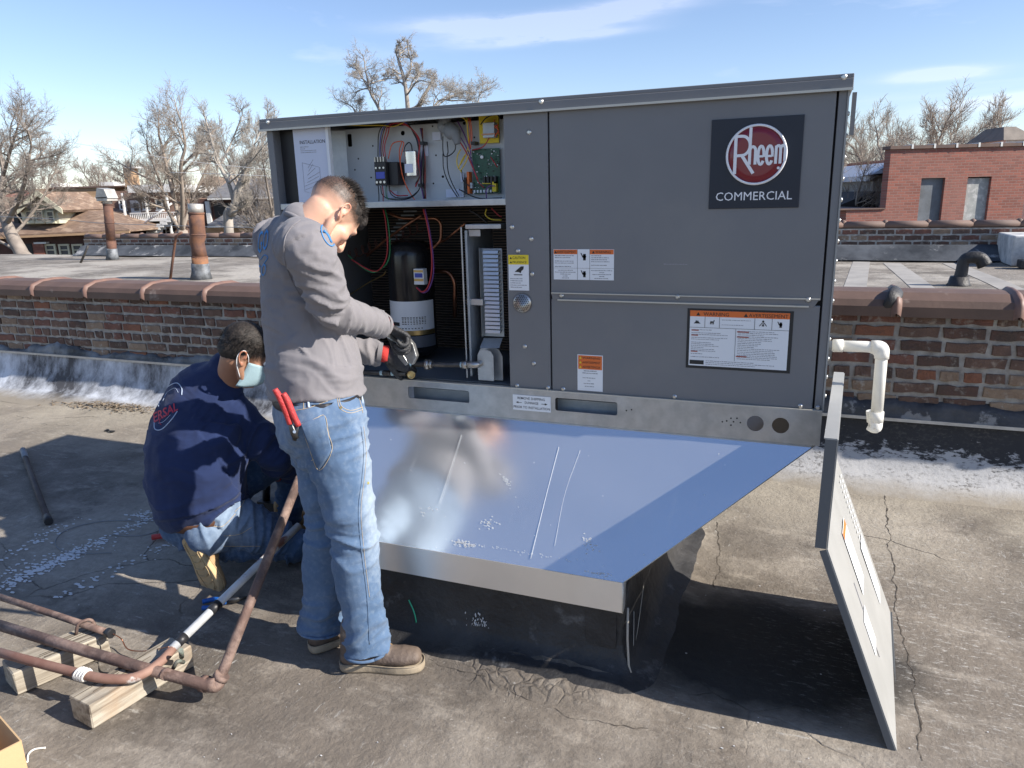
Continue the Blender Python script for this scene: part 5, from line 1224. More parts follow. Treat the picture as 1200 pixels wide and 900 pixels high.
def hand(c, M3, curls=(.9, .95, 1.0, 1.05), thumb=.6, side=1, sc=1.0, fat=1.0, voxel=.0034, spread=.06):
    """palm + five fingers. local: x towards the fingers, y towards the thumb, z back of the hand"""
    B = Body(); 
    def P(v): return Vector(c) + M3 @ (Vector((v[0], v[1] * side, v[2])) * sc)
    Yv = M3 @ Vector((0, 1, 0)); f = fat * sc
    B.loft([(P((-.03, 0, 0)), .027 * f, .021 * f), (P((.0, .0, 0)), .030 * f, .019 * f), (P((.03, .003, 0)), .038 * f, .017 * f), (P((.065, .0, 0)), .042 * f, .015 * f), (P((.088, -.001, -.002)), .040 * f, .012 * f)], Yv)
    for i, (y, L_, r) in enumerate(((.030, (.043, .026, .021), .0090), (.010, (.047, .030, .022), .0094), (-.011, (.043, .028, .021), .0090), (-.030, (.034, .021, .019), .0080))):
        p = Vector((.088 - .004 * abs(i - 1), y, 0)); a = 0; pts = [(P(p - Vector((.02, 0, 0))), r * f * 1.05)]; pts.append((P(p), r * f * 1.12))
        for j, l in enumerate(L_):
            a += curls[i] * (.9, 1.15, .75)[j]; p = p + Vector((math.cos(a) * l, (spread * (1.5 - i)) * l * .5, -math.sin(a) * l)); pts.append((P(p), r * f * (1.04, .96, .84)[j]))
        B.loft(pts, Yv, 12, n=4)
    p = Vector((.012, .028, -.004)); d = Vector((.75, .62, -.25)); pts = [(P(p - d * .02), .012 * f), (P(p), .0135 * f)]
    for j, l in enumerate((.036, .030, .025)):
        d = (d.normalized() + Vector((.25, -.35, -.55)) * thumb * .8).normalized(); p = p + d * l; pts.append((P(p), (.0125, .011, .0095)[j] * f))
    B.loft(pts, Yv, 12, n=4)
    return B, B.fuse(voxel, 3)
def tint(me, o): pass
BVH = {}
def bvh_of(me_world):
    return BVHTree.FromPolygons([v.co.copy() for v in me_world.vertices], [tuple(p.vertices) for p in me_world.polygons])
def sproj(bv, px, py, off=.0015):
    h = bv.ray_cast(EYE, ray(px, py).normalized())
    return None if h[0] is None else (h[0] + (h[1] if h[1].dot(ray(px, py)) < 0 else -h[1]) * off)
def sline(bv, pts, r, mt, parent, nm='seam', n=10, dash=None, off=.001):
    b = MB(); P = curve_pts([(p[0], p[1], 0) for p in pts], n); run = []; k = 0
    for p in P:
        q = sproj(bv, p.x, p.y, off)
        if q is None or (run and (q - run[-1]).length > .05):
            if len(run) > 2: b.tube(run, r, 5)
            run = []
            if q is None: continue
        run.append(q)
    if dash:
        for i in range(0, len(run) - 1, 2): b.tube(run[i:i + 2], r, 4)
    elif len(run) > 2: b.tube(run, r, 5)
    if b.v:
        o = b.build(nm, mt, parent); return o
def spatch(bv, poly, mt, parent, nm, th=.0018, n=14):
    """a piece of cloth lying on the surface: quad given by four photo points"""
    P = [Vector(p) for p in poly]; vs = []; top = []
    for j in range(n + 1):
        for i in range(n + 1):
            p = P[0].lerp(P[1], i / n).lerp(P[3].lerp(P[2], i / n), j / n); q = sproj(bv, p.x, p.y, th)
            vs.append(q)
    if any(v is None for v in vs):
        for k, v in enumerate(vs):
            if v is None:
                c_ = [w for w in vs if w is not None]
                if not c_: return
                vs[k] = c_[min(range(len(c_)), key=lambda i: abs(i - k))]
    b = MB(); b.add(vs, [(j * (n + 1) + i, j * (n + 1) + i + 1, (j + 1) * (n + 1) + i + 1, (j + 1) * (n + 1) + i) for j in range(n) for i in range(n)], True)
    o = b.build(nm, mt, parent); m = o.modifiers.new('thickness', 'SOLIDIFY'); m.thickness = th * 1.6; m.offset = -1; return o
def stext(bv, s, quad, mt, parent, nm='shirt_lettering', bold=.0):
    me, w = text_me(s, 1.0, 1.0, bold); P = [Vector(p) for p in quad]; ok = True     # quad: tl, tr, br, bl
    bm = bmesh.new(); bm.from_mesh(me); bmesh.ops.subdivide_edges(bm, edges=bm.edges, cuts=2, use_grid_fill=False); bmesh.ops.triangulate(bm, faces=bm.faces)
    for v in bm.verts:
        p = P[3].lerp(P[2], v.co.x).lerp(P[0].lerp(P[1], v.co.x), v.co.y); q = sproj(bv, p.x, p.y, .0025)
        if q is not None: v.co = q
        else: v.co = Vector((1e5, 0, 0))
    bmesh.ops.delete(bm, geom=[v for v in bm.verts if v.co.x > 1e4], context='VERTS'); bm.to_mesh(me); bm.free()
    return link(nm, me, mt, parent)
def boot(parent, heel, toe_dir, up=(0, 0, 1), L_=.30, wide=1.0, m_up=None, m_sole=None, m_lace=None, shaft=True, lean=(0, 0, 0)):
    """heel: rear end of the sole on its ground plane"""
    X = Vector(toe_dir).normalized(); Z = Vector(up).normalized(); Yv = Z.cross(X).normalized(); h = Vector(heel); s = L_ / .30; Z = X.cross(Yv).normalized()
    def P(x, y, z): return h + (X * x + Yv * y * wide + Z * z) * s
    B = Body()
    B.loft([(P(.032, 0, .045), .034 * s, .030 * s), (P(.09, 0, .048), .036 * s, .034 * s), (P(.16, 0, .046), .043 * s, .030 * s), (P(.22, .002, .044), .047 * s, .030 * s), (P(.262, .004, .043), .040 * s, .026 * s)], Yv)
    B.loft([(P(.045, 0, .03), .034 * s, .04 * s), (P(.048, 0, .08), .035 * s, .042 * s), (P(.058, 0, .125), .040 * s, .048 * s), (P(.064, 0, .16), .043 * s, .050 * s)], Yv)
    B.loft([(P(.085, 0, .095), .032 * s, .03 * s), (P(.13, 0, .075), .034 * s, .028 * s), (P(.18, 0, .052), .036 * s, .025 * s)], Yv)
    me = B.fuse(.0045, 5); B.wrinkle(.0022, 30, 9, [(P(.13, 0, .07), .04, 1.2)], .4, 2)
    o = link('boot', me, m_up, parent)
    out = [(.0, 0), (.004, .022), (.02, .034), (.06, .037), (.10, .035), (.14, .040), (.19, .050), (.235, .052), (.268, .045), (.29, .026), (.297, .004), (.293, -.02), (.275, -.038), (.24, -.047), (.19, -.046), (.14, -.038), (.10, -.034), (.06, -.036), (.02, -.033), (.004, -.02)]
    out = [(p.x, p.y) for p in curve_pts([(x, y, 0) for x, y in out + out[:1]], 4)][:-1]
    b = MB(); n = len(out)
    def ringz(z, k): return [P(.148 + (x - .148) * k, y * k, z) for x, y in out]
    vs = ringz(.0, .985) + ringz(.006, 1.0) + ringz(.020, 1.0) + ringz(.026, .985) ; b.add(vs, [(j * n + i, j * n + (i + 1) % n, (j + 1) * n + (i + 1) % n, (j + 1) * n + i) for j in range(3) for i in range(n)], True); b.f += [list(range(len(b.v) - 4 * n, len(b.v) - 3 * n))[::-1], list(range(len(b.v) - n, len(b.v)))]; b.m += [0, 0]; b.sm += [False, False]
    so_ = b.build('sole', m_sole, o)
    b = MB(); b.tube([P(x * 1.0 + (.148 - x) * .01, y * .985, .0285) for x, y in out + out[:1]], .0022 * s, 6); b.build('welt', m_sole, o)
    if m_lace:
        b = MB()
        for k in range(5):
            t = k / 4; x = .080 + .085 * t; z = .138 - .058 * t
            b.tube(curve_pts([P(x, -.030, z - .012), P(x + .006, -.014, z + .002), P(x + .012, .012, z + .002), P(x + .016, .030, z - .012)], 4), .0018, 5)
        b.tube(curve_pts([P(.078, 0, .142), P(.085, -.03, .150), P(.10, -.045, .135), P(.088, -.03, .125)], 5), .0018, 5); b.build('laces', m_lace, o)
    return o

JB = clothmat('faded_denim', (.105, .165, .265), (.065, .115, .20), 700, (.34, .40, .46)); JD = clothmat('dark_denim', (.06, .11, .20), (.04, .075, .15), 700, (.30, .38, .48))
SH = clothmat('grey_jersey', (.215, .205, .215), (.19, .182, .192), 800); NV = clothmat('navy_jersey', (.018, .032, .095), (.014, .024, .07), 800, bs=.25)
LE = mat('worn_boot_leather', (.14, .105, .08), .65, 0, var=(.085, .062, .05), scale=14, var2=(.27, .22, .18), scale2=22, lo2=.56, hi2=.7, bump=.7, bscale=90)
LT = mat('tan_boot_leather', (.42, .27, .13), .7, 0, var=(.32, .20, .10), scale=14, bump=.7, bscale=70); SO = mat('boot_sole_rubber', (.34, .28, .20), .8, 0, var=(.22, .18, .13), scale=20, bump=.5)
SOT = mat('tan_sole', (.52, .38, .20), .75, 0, var=(.40, .28, .15), scale=16, bump=.8, bscale=40); LACE = mat('tan_lace', (.30, .19, .09), .8); STI = mat('seam_stitching', (.50, .40, .26), .8); STB = mat('pale_stitching', (.38, .46, .55), .8)
GLV = mat('rubber_palm_glove', (.018, .019, .021), .55, 0, var=(.045, .045, .048), scale=30, bump=1.0, bscale=120); CUFF = mat('red_knit_cuff', (.50, .035, .03), .85, bump=.6, bscale=300)
HAIR = mat('black_hair', (.010, .009, .008), .7, 0, var=(.03, .022, .018), scale=120); BELT = mat('brown_belt', (.10, .045, .025), .5); BELTK = mat('black_belt', (.015, .015, .018), .5)

# ---------------------------------------------------------------- man standing at the unit
f = Vector((.62, .78, 0)).normalized(); s = Vector((f.y, -f.x, 0)); UP = Vector((0, 0, 1))
man = thing('person', 'standing man in grey long sleeve shirt and faded jeans working at the unit', 'person', (-1.45, 1.98, 0))
shR = on(359, 287, 1.87); Cn = shR - s * .185; shL = Cn - s * .175
pel = on(378, 478, 2.0); elR = on(388, 362, 1.95); wrR = on(447, 381, 2.27)
wrL = on(446, 414, 2.44); elL = on(396, 407, 2.36)
hipR = pel + s * .085; hipL = pel - s * .085
knR = on(414, 618, 1.93); anR = on(429, 748, 1.92); knL = on(386, 608, 2.01); anL = Vector((-1.578, 1.972, .118))
hc = on(394, 253, 2.06) - Vector((.82, -.57, 0)) * .074; fh = Vector((.30, .95, 0)).normalized(); th = math.radians(60)
HM = basis(fh * math.cos(th) - UP * math.sin(th), fh * math.sin(th) + UP * math.cos(th))
B = Body(); PH = add_head(B, hc, HM, 1.0)
nb_ = on(352, 272, 2.03)
B.loft([(nb_ - UP * .03, .062, .062), (nb_.lerp(hc, .4) + UP * .008, .057, .060), (PH(-.028, 0, -.012), .054, .055)], s)
B.loft([(pel, .12, .09), (on(361, 380, 2.06), .12, .10), (on(351, 300, 2.06), .13, .08)], s)
for a, c_, d_ in ((shR - s * .03 - UP * .03, elR, wrR), (shL + s * .03 - UP * .03, elL, wrL)): B.loft([(a, .035), (c_, .036), (d_, .026)], s)
for a, c_, d_ in ((hipR, knR, anR), (hipL, knL, anL)): B.loft([(a, .07), (c_, .05), (d_, .035)], s)
me = B.fuse(.0048, 5)
iHM = HM.inverted()
def mk(p):
    l = iHM @ (p - hc)
    if l.length > .2: return 0, 0
    h = sstep(.0, .05, l.z + .30 * max(0, -l.x - .02) - .10 * max(0, l.x) ) * sstep(.085, .06, l.x - .35 * max(0, l.z - .06))
    h = h * (.60 + .40 * sstep(.020, .050, l.z + .15 * max(0, -l.x - .03)))
    ear = 1 if abs(l.y) > .080 and abs(l.x) < .05 and l.z < .05 else 0
    if ear: h = 0
    return h * .95, max(.45 * ear, .5 * sstep(.086, .096, l.x) * sstep(-.045, -.052, l.z) * sstep(-.08, -.074, l.z), .22 * math.exp(-((l - Vector((.07, math.copysign(.045, l.y), -.02))).length / .03) ** 2))
vmask(me, mk); body = link('body', me, skinmat('fair_skin', (.62, .37, .26), (.030, .020, .015)), man)
# hair: a shell grown over the crown plus tufts
def topfn(l): return sstep(.062, .098, l.z + .10 * max(0, l.x)) * (1 if l.x < .10 else 0) * sstep(-.095, -.05, l.x)
Hb = Body(); Hb.ball(PH(.006, 0, .068), .094, .072, .074, HM); Hb.ball(PH(.075, 0, .088), .032, .052, .030, HM); hm = Hb.fuse(.005, 2)
for v in hm.vertices: v.co += v.normal * (.003 * noise.noise(v.co * 160) + .003 * noise.noise(v.co * 60))
hair = link('hair', hm, HAIR, man)
tf = hair_tufts(PH, HM, 9000, topfn, HAIR, hair, .024, 'hair_tufts', 1, .0012)
tf2 = hair_tufts(PH, HM, 5000, lambda l: .5 * sstep(.02, .06, l.z) * (1 if abs(l.y) > .02 or l.x < 0 else 0) * (1 if l.x < .075 else 0), HAIR, hair, .006, 'side_stubble', 2, .0008)
for s_ in (-1, 1):
    b = MB(); b.lathe([(.0001, -.012), (.008, -.009), (.012, 0), (.008, .009), (.0001, .012)], PH(.083, s_ * .031, .012), HM @ Vector((1, 0, 0)), 14); b.build('eye', M['black'], body)
    b = MB(); b.tube(curve_pts([PH(.090, s_ * .012, .038), PH(.094, s_ * .028, .043), PH(.082, s_ * .047, .040)], 5), [.002, .0035, .002], 6); b.build('eyebrow', HAIR, body)
# shirt
B = Body()
def T_(px, py, y, a, b_): return (on(px, py, y), a, b_)
B.loft([T_(371, 464, 2.01, .180, .160), T_(369, 438, 2.02, .174, .162), T_(365, 405, 2.04, .164, .152), T_(359, 365, 2.06, .166, .148), T_(354, 325, 2.07, .174, .136), T_(350, 298, 2.06, .178, .122), T_(350, 278, 2.05, .145, .092), T_(354, 262, 2.06, .080, .072)], s, 30, 'end')
B.loft([(shR - s * .05, .085, .085), (shR + s * .005 - UP * .02, .080, .085), (shR.lerp(elR, .5) + s * .012, .068, .070), (elR, .060, .064), (elR.lerp(wrR, .5), .052, .055), (wrR - (wrR - elR).normalized() * .005, .044, .046)], s, 22, 'start')
B.loft([(shL + s * .05, .085, .085), (shL - UP * .02, .078, .085), (shL.lerp(elL, .5) - s * .02, .066, .068), (elL, .058, .06), (elL.lerp(wrL, .5), .050, .05), (wrL - (wrL - elL).normalized() * .005, .042, .044)], s, 22, 'start')
me = B.fuse(.0065, 4)
B.wrinkle(.013, 17, 4.5, [(elR, .08, 1.0), (shR - UP * .06, .12, .7), (wrR, .08, .6), (on(372, 448, 2.0), .14, .7), (on(400, 400, 1.95), .12, .3), (wrL, .1, .8)], .30, 1)
shbv = bvh_of(me); shirt = link('shirt', me, SH, man)
# cuffs, collar
for w_, e_ in ((wrR, elR), (wrL, elL)):
    d_ = (w_ - e_).normalized(); b = MB(); b.tube([w_ - d_ * .012, w_ + d_ * .006], .046, 20, False); b.tube([w_ - d_ * .012, w_ + d_ * .006], .043, 20, False); b.build('cuff', SH, shirt)
b = MB(); cc_ = nb_.lerp(hc, .22) + UP * .01; t_ = (hc - nb_).normalized(); t_ = (t_ + UP * .8).normalized(); u_ = s; v_ = t_.cross(u_)
b.tube([cc_ + u_ * math.cos(a) * .070 + v_ * math.sin(a) * .073 + t_ * (-.002) for a in [2 * PI * k / 28 for k in range(29)]], .008, 8); b.build('collar', SH, shirt)
# prints on the shirt: round badge on the sleeve, big blue lettering across the back
BLP = mat('blue_print', (.05, .22, .50), .8)
sline(shbv, [(384 + 9 * math.cos(a) * .8 + 3 * math.sin(a), 276 + 12 * math.sin(a) + 3 * math.cos(a)) for a in [2 * PI * k / 14 for k in range(15)]], .0020, BLP, shirt, 'sleeve_badge', 5)
sline(shbv, [(379, 270), (384, 276), (388, 284)], .004, BLP, shirt, 'sleeve_badge', 5); sline(shbv, [(383, 267), (389, 276)], .003, BLP, shirt, 'sleeve_badge', 5)
stext(shbv, 'GO', [(304, 272), (316, 268), (314, 292), (302, 298)], BLP, shirt, bold=.0)
stext(shbv, 'CO', [(301, 312), (313, 308), (312, 322), (302, 328)], BLP, shirt, bold=.0)
sline(shbv, [(306, 304), (310, 299), (314, 302), (309, 310)], .0015, BLP, shirt, 'back_print', 6)
sline(shbv, [(352, 258), (340, 268), (333, 285), (335, 310), (345, 335), (356, 352)], .0016, SH, shirt, 'armhole_seam', 8)
# jeans
B = Body()
B.loft([T_(372, 458, 2.0, .150, .128), T_(374, 472, 2.0, .163, .141), T_(377, 500, 2.0, .172, .148), (pel - UP * .10, .165, .14)], s, 28, 'end')
B.ball(pel - f * .055 - UP * .02 + s * .075, .10); B.ball(pel - f * .055 - UP * .02 - s * .075, .10)
for hp, kn, an, sg in ((hipR, knR, anR, 1), (hipL, knL, anL, -1)):
    dn = (an - kn).normalized()
    B.loft([(hp - UP * .02, .098, .118), (hp.lerp(kn, .35), .096, .106), (hp.lerp(kn, .75), .085, .090), (kn, .078, .084), (kn.lerp(an, .4) - f * .006, .074, .080), (kn.lerp(an, .8), .068, .073), (an + dn * .02, .070, .078), (an + dn * .045, .072, .080)], s, 24, 'start')
me = B.fuse(.006, 3)
B.wrinkle(.014, 17, 5, [(knR, .11, 1.0), (knL, .11, 1.0), (anR, .10, 1.4), (anL, .10, 1.4), (hipR + f * .08 - UP * .05, .12, .8), (pel - f * .1 - UP * .14, .10, .9)], .14, 3)
def paler(p):
    k = 0
    for hp, kn, an in ((hipR, knR, anR), (hipL, knL, anL)):
        d1 = (p - hp.lerp(kn, .55)); 
        if (p - kn).length < .30 or d1.length < .25:
            k = max(k, sstep(.02, .08, (p - kn.lerp(hp, max(0, min(1, (p.z - kn.z) / (hp.z - kn.z))))).dot(f)) * math.exp(-((p.z - kn.z - .12) / .26) ** 2))
    k = max(k, .5 * math.exp(-((p - (pel - f * .15 - UP * .03)).length / .12) ** 2)); return k * .6, 0
vmask(me, paler); jbv = bvh_of(me); jeans = link('jeans', me, JB, man)
sline(jbv, [(423, 500), (426, 530), (424, 560), (420, 600), (424, 650), (430, 700), (433, 755)], .0011, JB, jeans, 'side_seam', 14); sline(jbv, [(426, 500), (429, 530), (427, 560), (423, 600), (427, 650), (433, 700)], .0007, STI, jeans, 'stitching', 14)
pk = spatch(jbv, [(352, 497), (380, 487), (389, 528), (374, 551)], JB, jeans, 'back_pocket', .002)
for l in ([(352, 497), (366, 493), (380, 487), (385, 508), (389, 528), (374, 551), (362, 524), (352, 497)], [(354, 499), (378, 490), (386, 526), (373, 547)], [(341, 482), (362, 478), (384, 470)], [(340, 463), (365, 466), (390, 463), (420, 456)], [(395, 465), (398, 478), (410, 484), (425, 480)], [(397, 465), (400, 476), (411, 481), (425, 477)], [(365, 540), (378, 532), (388, 522)], [(356, 463), (356, 480)], [(418, 458), (424, 478), (425, 484)]):
    sline(jbv, l, .0009, STI, jeans, 'stitching', 10)
for l in ([(360, 461), (361, 470), (362, 478)], [(420, 455), (423, 464), (425, 472)]): sline(jbv, l, .004, STB, jeans, 'belt_loop', 5)
for px, py in ((399, 478), (431, 566)):
    q = sproj(jbv, px, py, .001)
    if q is not None: b = MB(); b.lathe([(.005, 0), (.004, .003)], q, (.5, -.8, .2), 10); b.build('rivet' if py < 500 else 'round_paint_spot', M['brass'] if py < 500 else mat('yellow_spot', (.40, .35, .12), .8), jeans)
b = MB(); t0_ = on(372, 465, 2.0); b.tube([t0_ + s * math.cos(a) * .166 + f * math.sin(a) * .144 for a in [2 * PI * k / 40 for k in range(41)]], .017, 8, flat=.25, ref=(0, 0, 1)); b.build('belt', BELTK, man)
for an, kn in ((anR, knR), (anL, knL)):
    d_ = (an - kn).normalized(); e_ = an + d_ * .045; b = MB(); u_ = s; v_ = d_.cross(u_).normalized()
    b.tube([e_ + u_ * math.cos(a) * .070 + v_ * math.sin(a) * .078 for a in [2 * PI * k / 28 for k in range(29)]], .0055, 6); b.build('hem', JB, jeans)
bR = boot(man, onz(399, 782) + Vector((0, 0, .002)), (.28, .10, 0), L_=.305, m_up=LE, m_sole=SO, m_lace=LACE)
bL = boot(man, onz(362, 764) + Vector((0, 0, .002)), (.16, .22, 0), L_=.30, m_up=LE, m_sole=SO, m_lace=LACE)
# gloved hands
dR = (wrR - elR).normalized()
M3 = basis((.74, .40, -.50), (-.15, .30, .92)); Bh, hmx = hand(wrR + dR * .035, M3, (1.05, 1.15, 1.2, 1.25), .9, side=1, fat=1.04, voxel=.0028)
gR = link('glove', hmx, GLV, man)
M3b = basis((.82, .40, -.42), (.1, -.75, .62)); Bh, hml = hand(wrL + (wrL - elL).normalized() * .03, M3b, (.8, .9, 1.0, 1.0), .5, side=-1, fat=1.12)
gL = link('glove', hml, GLV, man)
for w_, e_, g_ in ((wrR, elR, gR), (wrL, elL, gL)):
    d_ = (w_ - e_).normalized(); b = MB(); b.tube([w_ - d_ * .01, w_ + d_ * .012, w_ + d_ * .03], [.036, .034, .035], 18); b.build('glove_cuff', CUFF, g_)

# tools: pliers in the pocket, pipe wrench in the hands
RG = mat('red_rubber_grip', (.50, .045, .045), .55, 0, var=(.38, .03, .03), scale=30, bump=.8, bscale=150); STL = mat('dark_tool_steel', (.10, .10, .10), .35, .85); CAST = mat('cast_aluminium', (.52, .52, .51), .35, .85, var=(.38, .38, .37), scale=30, bump=.5)
pl = thing('pliers', 'red handled pliers stuck in back pocket of the standing man', 'pliers', on(335, 490, 1.93))
def Q(px, py, dy=0): q = sproj(jbv, px, py, .018); return q if q is not None and (q - EYE).length < 3.2 else on(px, py, 1.93 + dy)
def Qd(px, py): # in the plane of the pocket
    return on(px, py, pq.y + (px - 340) * .0012)
pq = sproj(jbv, 345, 495, .02)
b = MB(); b.tube(curve_pts([Qd(322, 456), Qd(328, 466), Qd(335, 482), Qd(340, 497)], 5), [.009, .0105, .0105, .009], 10); b.build('grip', RG, pl)
b = MB(); b.tube(curve_pts([Qd(332, 461), Qd(337, 470), Qd(343, 485), Qd(350, 499)], 5), [.009, .0105, .0105, .009], 10); b.build('grip', RG, pl)
b = MB(); b.tube([Qd(339, 493), Qd(344, 508), Qd(347, 514)], [.007, .013, .012], 8, flat=.5); b.tube([Qd(349, 495), Qd(346, 507), Qd(345, 516)], [.007, .011, .008], 8, flat=.5); b.build('jaw', STL, pl)
b = MB(); q = Qd(345, 506); b.lathe([(.005, -.003), (.005, .012)], q, (q - EYE).normalized() * -1, 12); b.build('pivot', M['screw'], pl)
wr = thing('pipe_wrench', 'silver pipe wrench gripped in black gloves at the pipe end', 'wrench', on(475, 412, 2.43))
def Wp(px, py, y=2.37): return on(px, py, y)
b = MB(); b.tube([Wp(443, 386, 2.25), Wp(460, 396, 2.32), Wp(473, 407, 2.39)], [.008, .010, .011], 10, flat=.6); b.build('handle', CAST, wr)
b = MB(); b.slab([Wp(469, 400), Wp(478, 397), Wp(484, 404), Wp(488, 418), Wp(483, 428), Wp(477, 424), Wp(474, 418), Wp(467, 412)], (0, 1, 0), .022); o = b.build('hook_jaw', CAST, wr); bev(o, .003)
b = MB(); b.slab([Wp(465, 411, 2.39), Wp(471, 414, 2.39), Wp(478, 425, 2.39), Wp(475, 429, 2.39), Wp(466, 419, 2.39)], (0, 1, 0), .02); o = b.build('heel_jaw', CAST, wr); bev(o, .003)
b = MB(); b.tube([Wp(470, 404, 2.39), Wp(475, 409, 2.39)], .013, 14); b.build('adjusting_nut', STL, wr)
MB().tube([on(475, 424, 2.49), on(483, 426.5, 2.49)], .0135, 12).build('thread_tape', M['tape'], gp_)

# ---------------------------------------------------------------- man crouching with his back to the camera
f2 = Vector((.10, .995, 0)).normalized(); s2 = Vector((f2.y, -f2.x, 0))
man2 = thing('person', 'crouching man in navy shirt, blue face mask and dark jeans with his back turned', 'person', (-2.35, 2.35, 0))
p2 = on(240, 598, 2.30); n2_ = on(262, 450, 2.46)
sR2 = on(268, 478, 2.43); eR2 = on(318, 530, 2.50); wR2 = on(352, 558, 2.66)
sL2 = on(222, 480, 2.50); eL2 = sL2 + Vector((.10, .24, -.2)); wL2 = eL2 + Vector((.16, .16, -.12))
hR2 = p2 + s2 * .10; kR2 = Vector((-2.09, 2.47, .085)); aR2 = Vector((-2.40, 2.30, .12))
hL2 = p2 - s2 * .08 + f2 * .03; kL2 = Vector((-2.30, 2.80, .42)); aL2 = Vector((-2.33, 2.72, .06))
hc2 = on(286, 421, 2.38); fh2 = Vector((.66, .75, 0)).normalized(); sh2 = Vector((fh2.y, -fh2.x, 0)); hc2 = hc2 - sh2 * .06; th2 = math.radians(30)
HM2 = basis(fh2 * math.cos(th2) - UP * math.sin(th2), fh2 * math.sin(th2) + UP * math.cos(th2))
B = Body(); PH2 = add_head(B, hc2, HM2, 1.02)
B.loft([(n2_ - UP * .04, .062, .062), (n2_.lerp(hc2, .4), .058, .060), (PH2(-.028, 0, -.015), .055, .055)], s2)
B.loft([(p2, .13, .10), (p2.lerp(n2_, .5), .12, .09), (n2_ - UP * .10, .10, .07)], s2)
for a, c_, d_ in ((sR2, eR2, wR2), (sL2, eL2, wL2)):
    B.loft([(a - UP * .05 + (p2 - a) * .12, .03), (c_, .036), (d_, .026)], s2)
for a, c_, d_ in ((hR2, kR2, aR2), (hL2, kL2, aL2)): B.loft([(a, .07), (c_, .05), (d_, .035)], s2)
for w_, e_, sd_ in ((wR2, eR2, 1), (wL2, eL2, -1)):      # bare hands grown onto the wrists
    d_ = (w_ - e_).normalized(); Hx, hme = hand(w_ + d_ * .02, basis(d_, UP), (.8, .85, .9, .95), .6, side=sd_, voxel=.006)
    B.b.add([v.co for v in hme.vertices], [tuple(p.vertices) for p in hme.polygons], True)
me = B.fuse(.0048, 4); iH2 = HM2.inverted()
def mk2(p):
    l = iH2 @ (p - hc2)
    if l.length > .2: return 0, 0
    h = sstep(-.025, .03, l.z + .45 * max(0, -l.x - .02) - .25 * max(0, l.x)) * sstep(.09, .07, l.x - .3 * max(0, l.z - .06))
    ear = 1 if abs(l.y) > .083 and abs(l.x) < .05 and l.z < .05 else 0
    return (0 if ear else h), .35 * ear
vmask(me, mk2); body2 = link('body', me, skinmat('brown_skin', (.36, .19, .12), (.012, .010, .009)), man2)
Hb = Body(); Hb.ball(PH2(-.010, 0, .066), .103, .082, .084, HM2); Hb.ball(PH2(-.045, 0, .018), .066, .070, .060, HM2); Hb.ball(PH2(.055, 0, .092), .042, .056, .034, HM2); Hb.ball(PH2(-.01, -.062, .035), .035, .018, .04, HM2); hm = Hb.fuse(.005, 2)
for v in hm.vertices: v.co += v.normal * (.002 * noise.noise(v.co * 150) + .003 * noise.noise(v.co * 30))
hair2 = link('hair', hm, HAIR, man2)
hair_tufts(PH2, HM2, 9000, lambda l: sstep(-.01, .05, l.z + .4 * max(0, -l.x)) * (1 if l.x < .085 else 0), HAIR, hair2, .018, 'hair_tufts', 3, .0010)
for s_ in (-1, 1):
    b = MB(); b.lathe([(.0001, -.012), (.008, -.009), (.012, 0), (.008, .009), (.0001, .012)], PH2(.086, s_ * .032, .012), HM2 @ Vector((1, 0, 0)), 14); b.build('eye', M['white'], body2)
    b = MB(); b.tube(curve_pts([PH2(.093, s_ * .012, .040), PH2(.096, s_ * .028, .045), PH2(.084, s_ * .048, .041)], 5), [.002, .0035, .002], 6); b.build('eyebrow', HAIR, body2)
# face mask
MK = mat('blue_face_mask', (.30, .43, .48), .8, bump=.4, bscale=200); nu, nv = 22, 12; vs = []
for j in range(nv + 1):
    v = j / nv; z = .005 - .112 * v
    for i in range(nu + 1):
        a = math.radians(-88 + 176 * i / nu); wy = .067 - .018 * v; xx = (.070 + .058 * math.sin(PI * min(1, .12 + .88 * v)) ** .7 - .01 * v) if True else 0
        x = .008 + xx * math.cos(a) ** .8 if math.cos(a) > 0 else .008; pl_ = .0016 * math.sin(v * PI * 8) * math.cos(a)
        vs.append(PH2(x + pl_ + .004, wy * math.sin(a) * 1.04, z - .01 * (1 - math.cos(a))))
b = MB(); b.add(vs, [(j * (nu + 1) + i, j * (nu + 1) + i + 1, (j + 1) * (nu + 1) + i + 1, (j + 1) * (nu + 1) + i) for j in range(nv) for i in range(nu)], True); mk_ = b.build('face_mask', MK, man2)
mk_.modifiers.new('thickness', 'SOLIDIFY').thickness = .002
for s_ in (-1, 1):
    b = MB(); b.tube(curve_pts([PH2(.02, s_ * .071, -.005), PH2(.005, s_ * .084, .02), PH2(-.018, s_ * .086, .036), PH2(-.034, s_ * .088, .01), PH2(-.022, s_ * .084, -.028), PH2(.015, s_ * .062, -.075)], 6), .0018, 6); b.build('ear_loop', M['white'], mk_)
B = Body()
B.loft([(p2 - UP * .035 - f2 * .0, .200, .165), T_(235, 590, 2.30, .215, .190), T_(231, 560, 2.31, .228, .200), T_(232, 520, 2.35, .235, .190), T_(237, 488, 2.40, .228, .160), T_(246, 464, 2.43, .198, .130), T_(257, 446, 2.45, .130, .095), T_(263, 434, 2.46, .080, .078)], s2, 30, 'end')
B.loft([(sR2 - s2 * .06, .075), (sR2, .082), (sR2.lerp(eR2, .5), .088), (eR2, .084), (eR2.lerp(wR2, .5), .068), (wR2, .045)], s2, 22, 'start')
B.loft([(sL2 + s2 * .06, .09), (sL2, .085), (sL2.lerp(eL2, .5), .08), (eL2, .07), (eL2.lerp(wL2, .5), .06), (wL2, .045)], s2, 22, 'start')
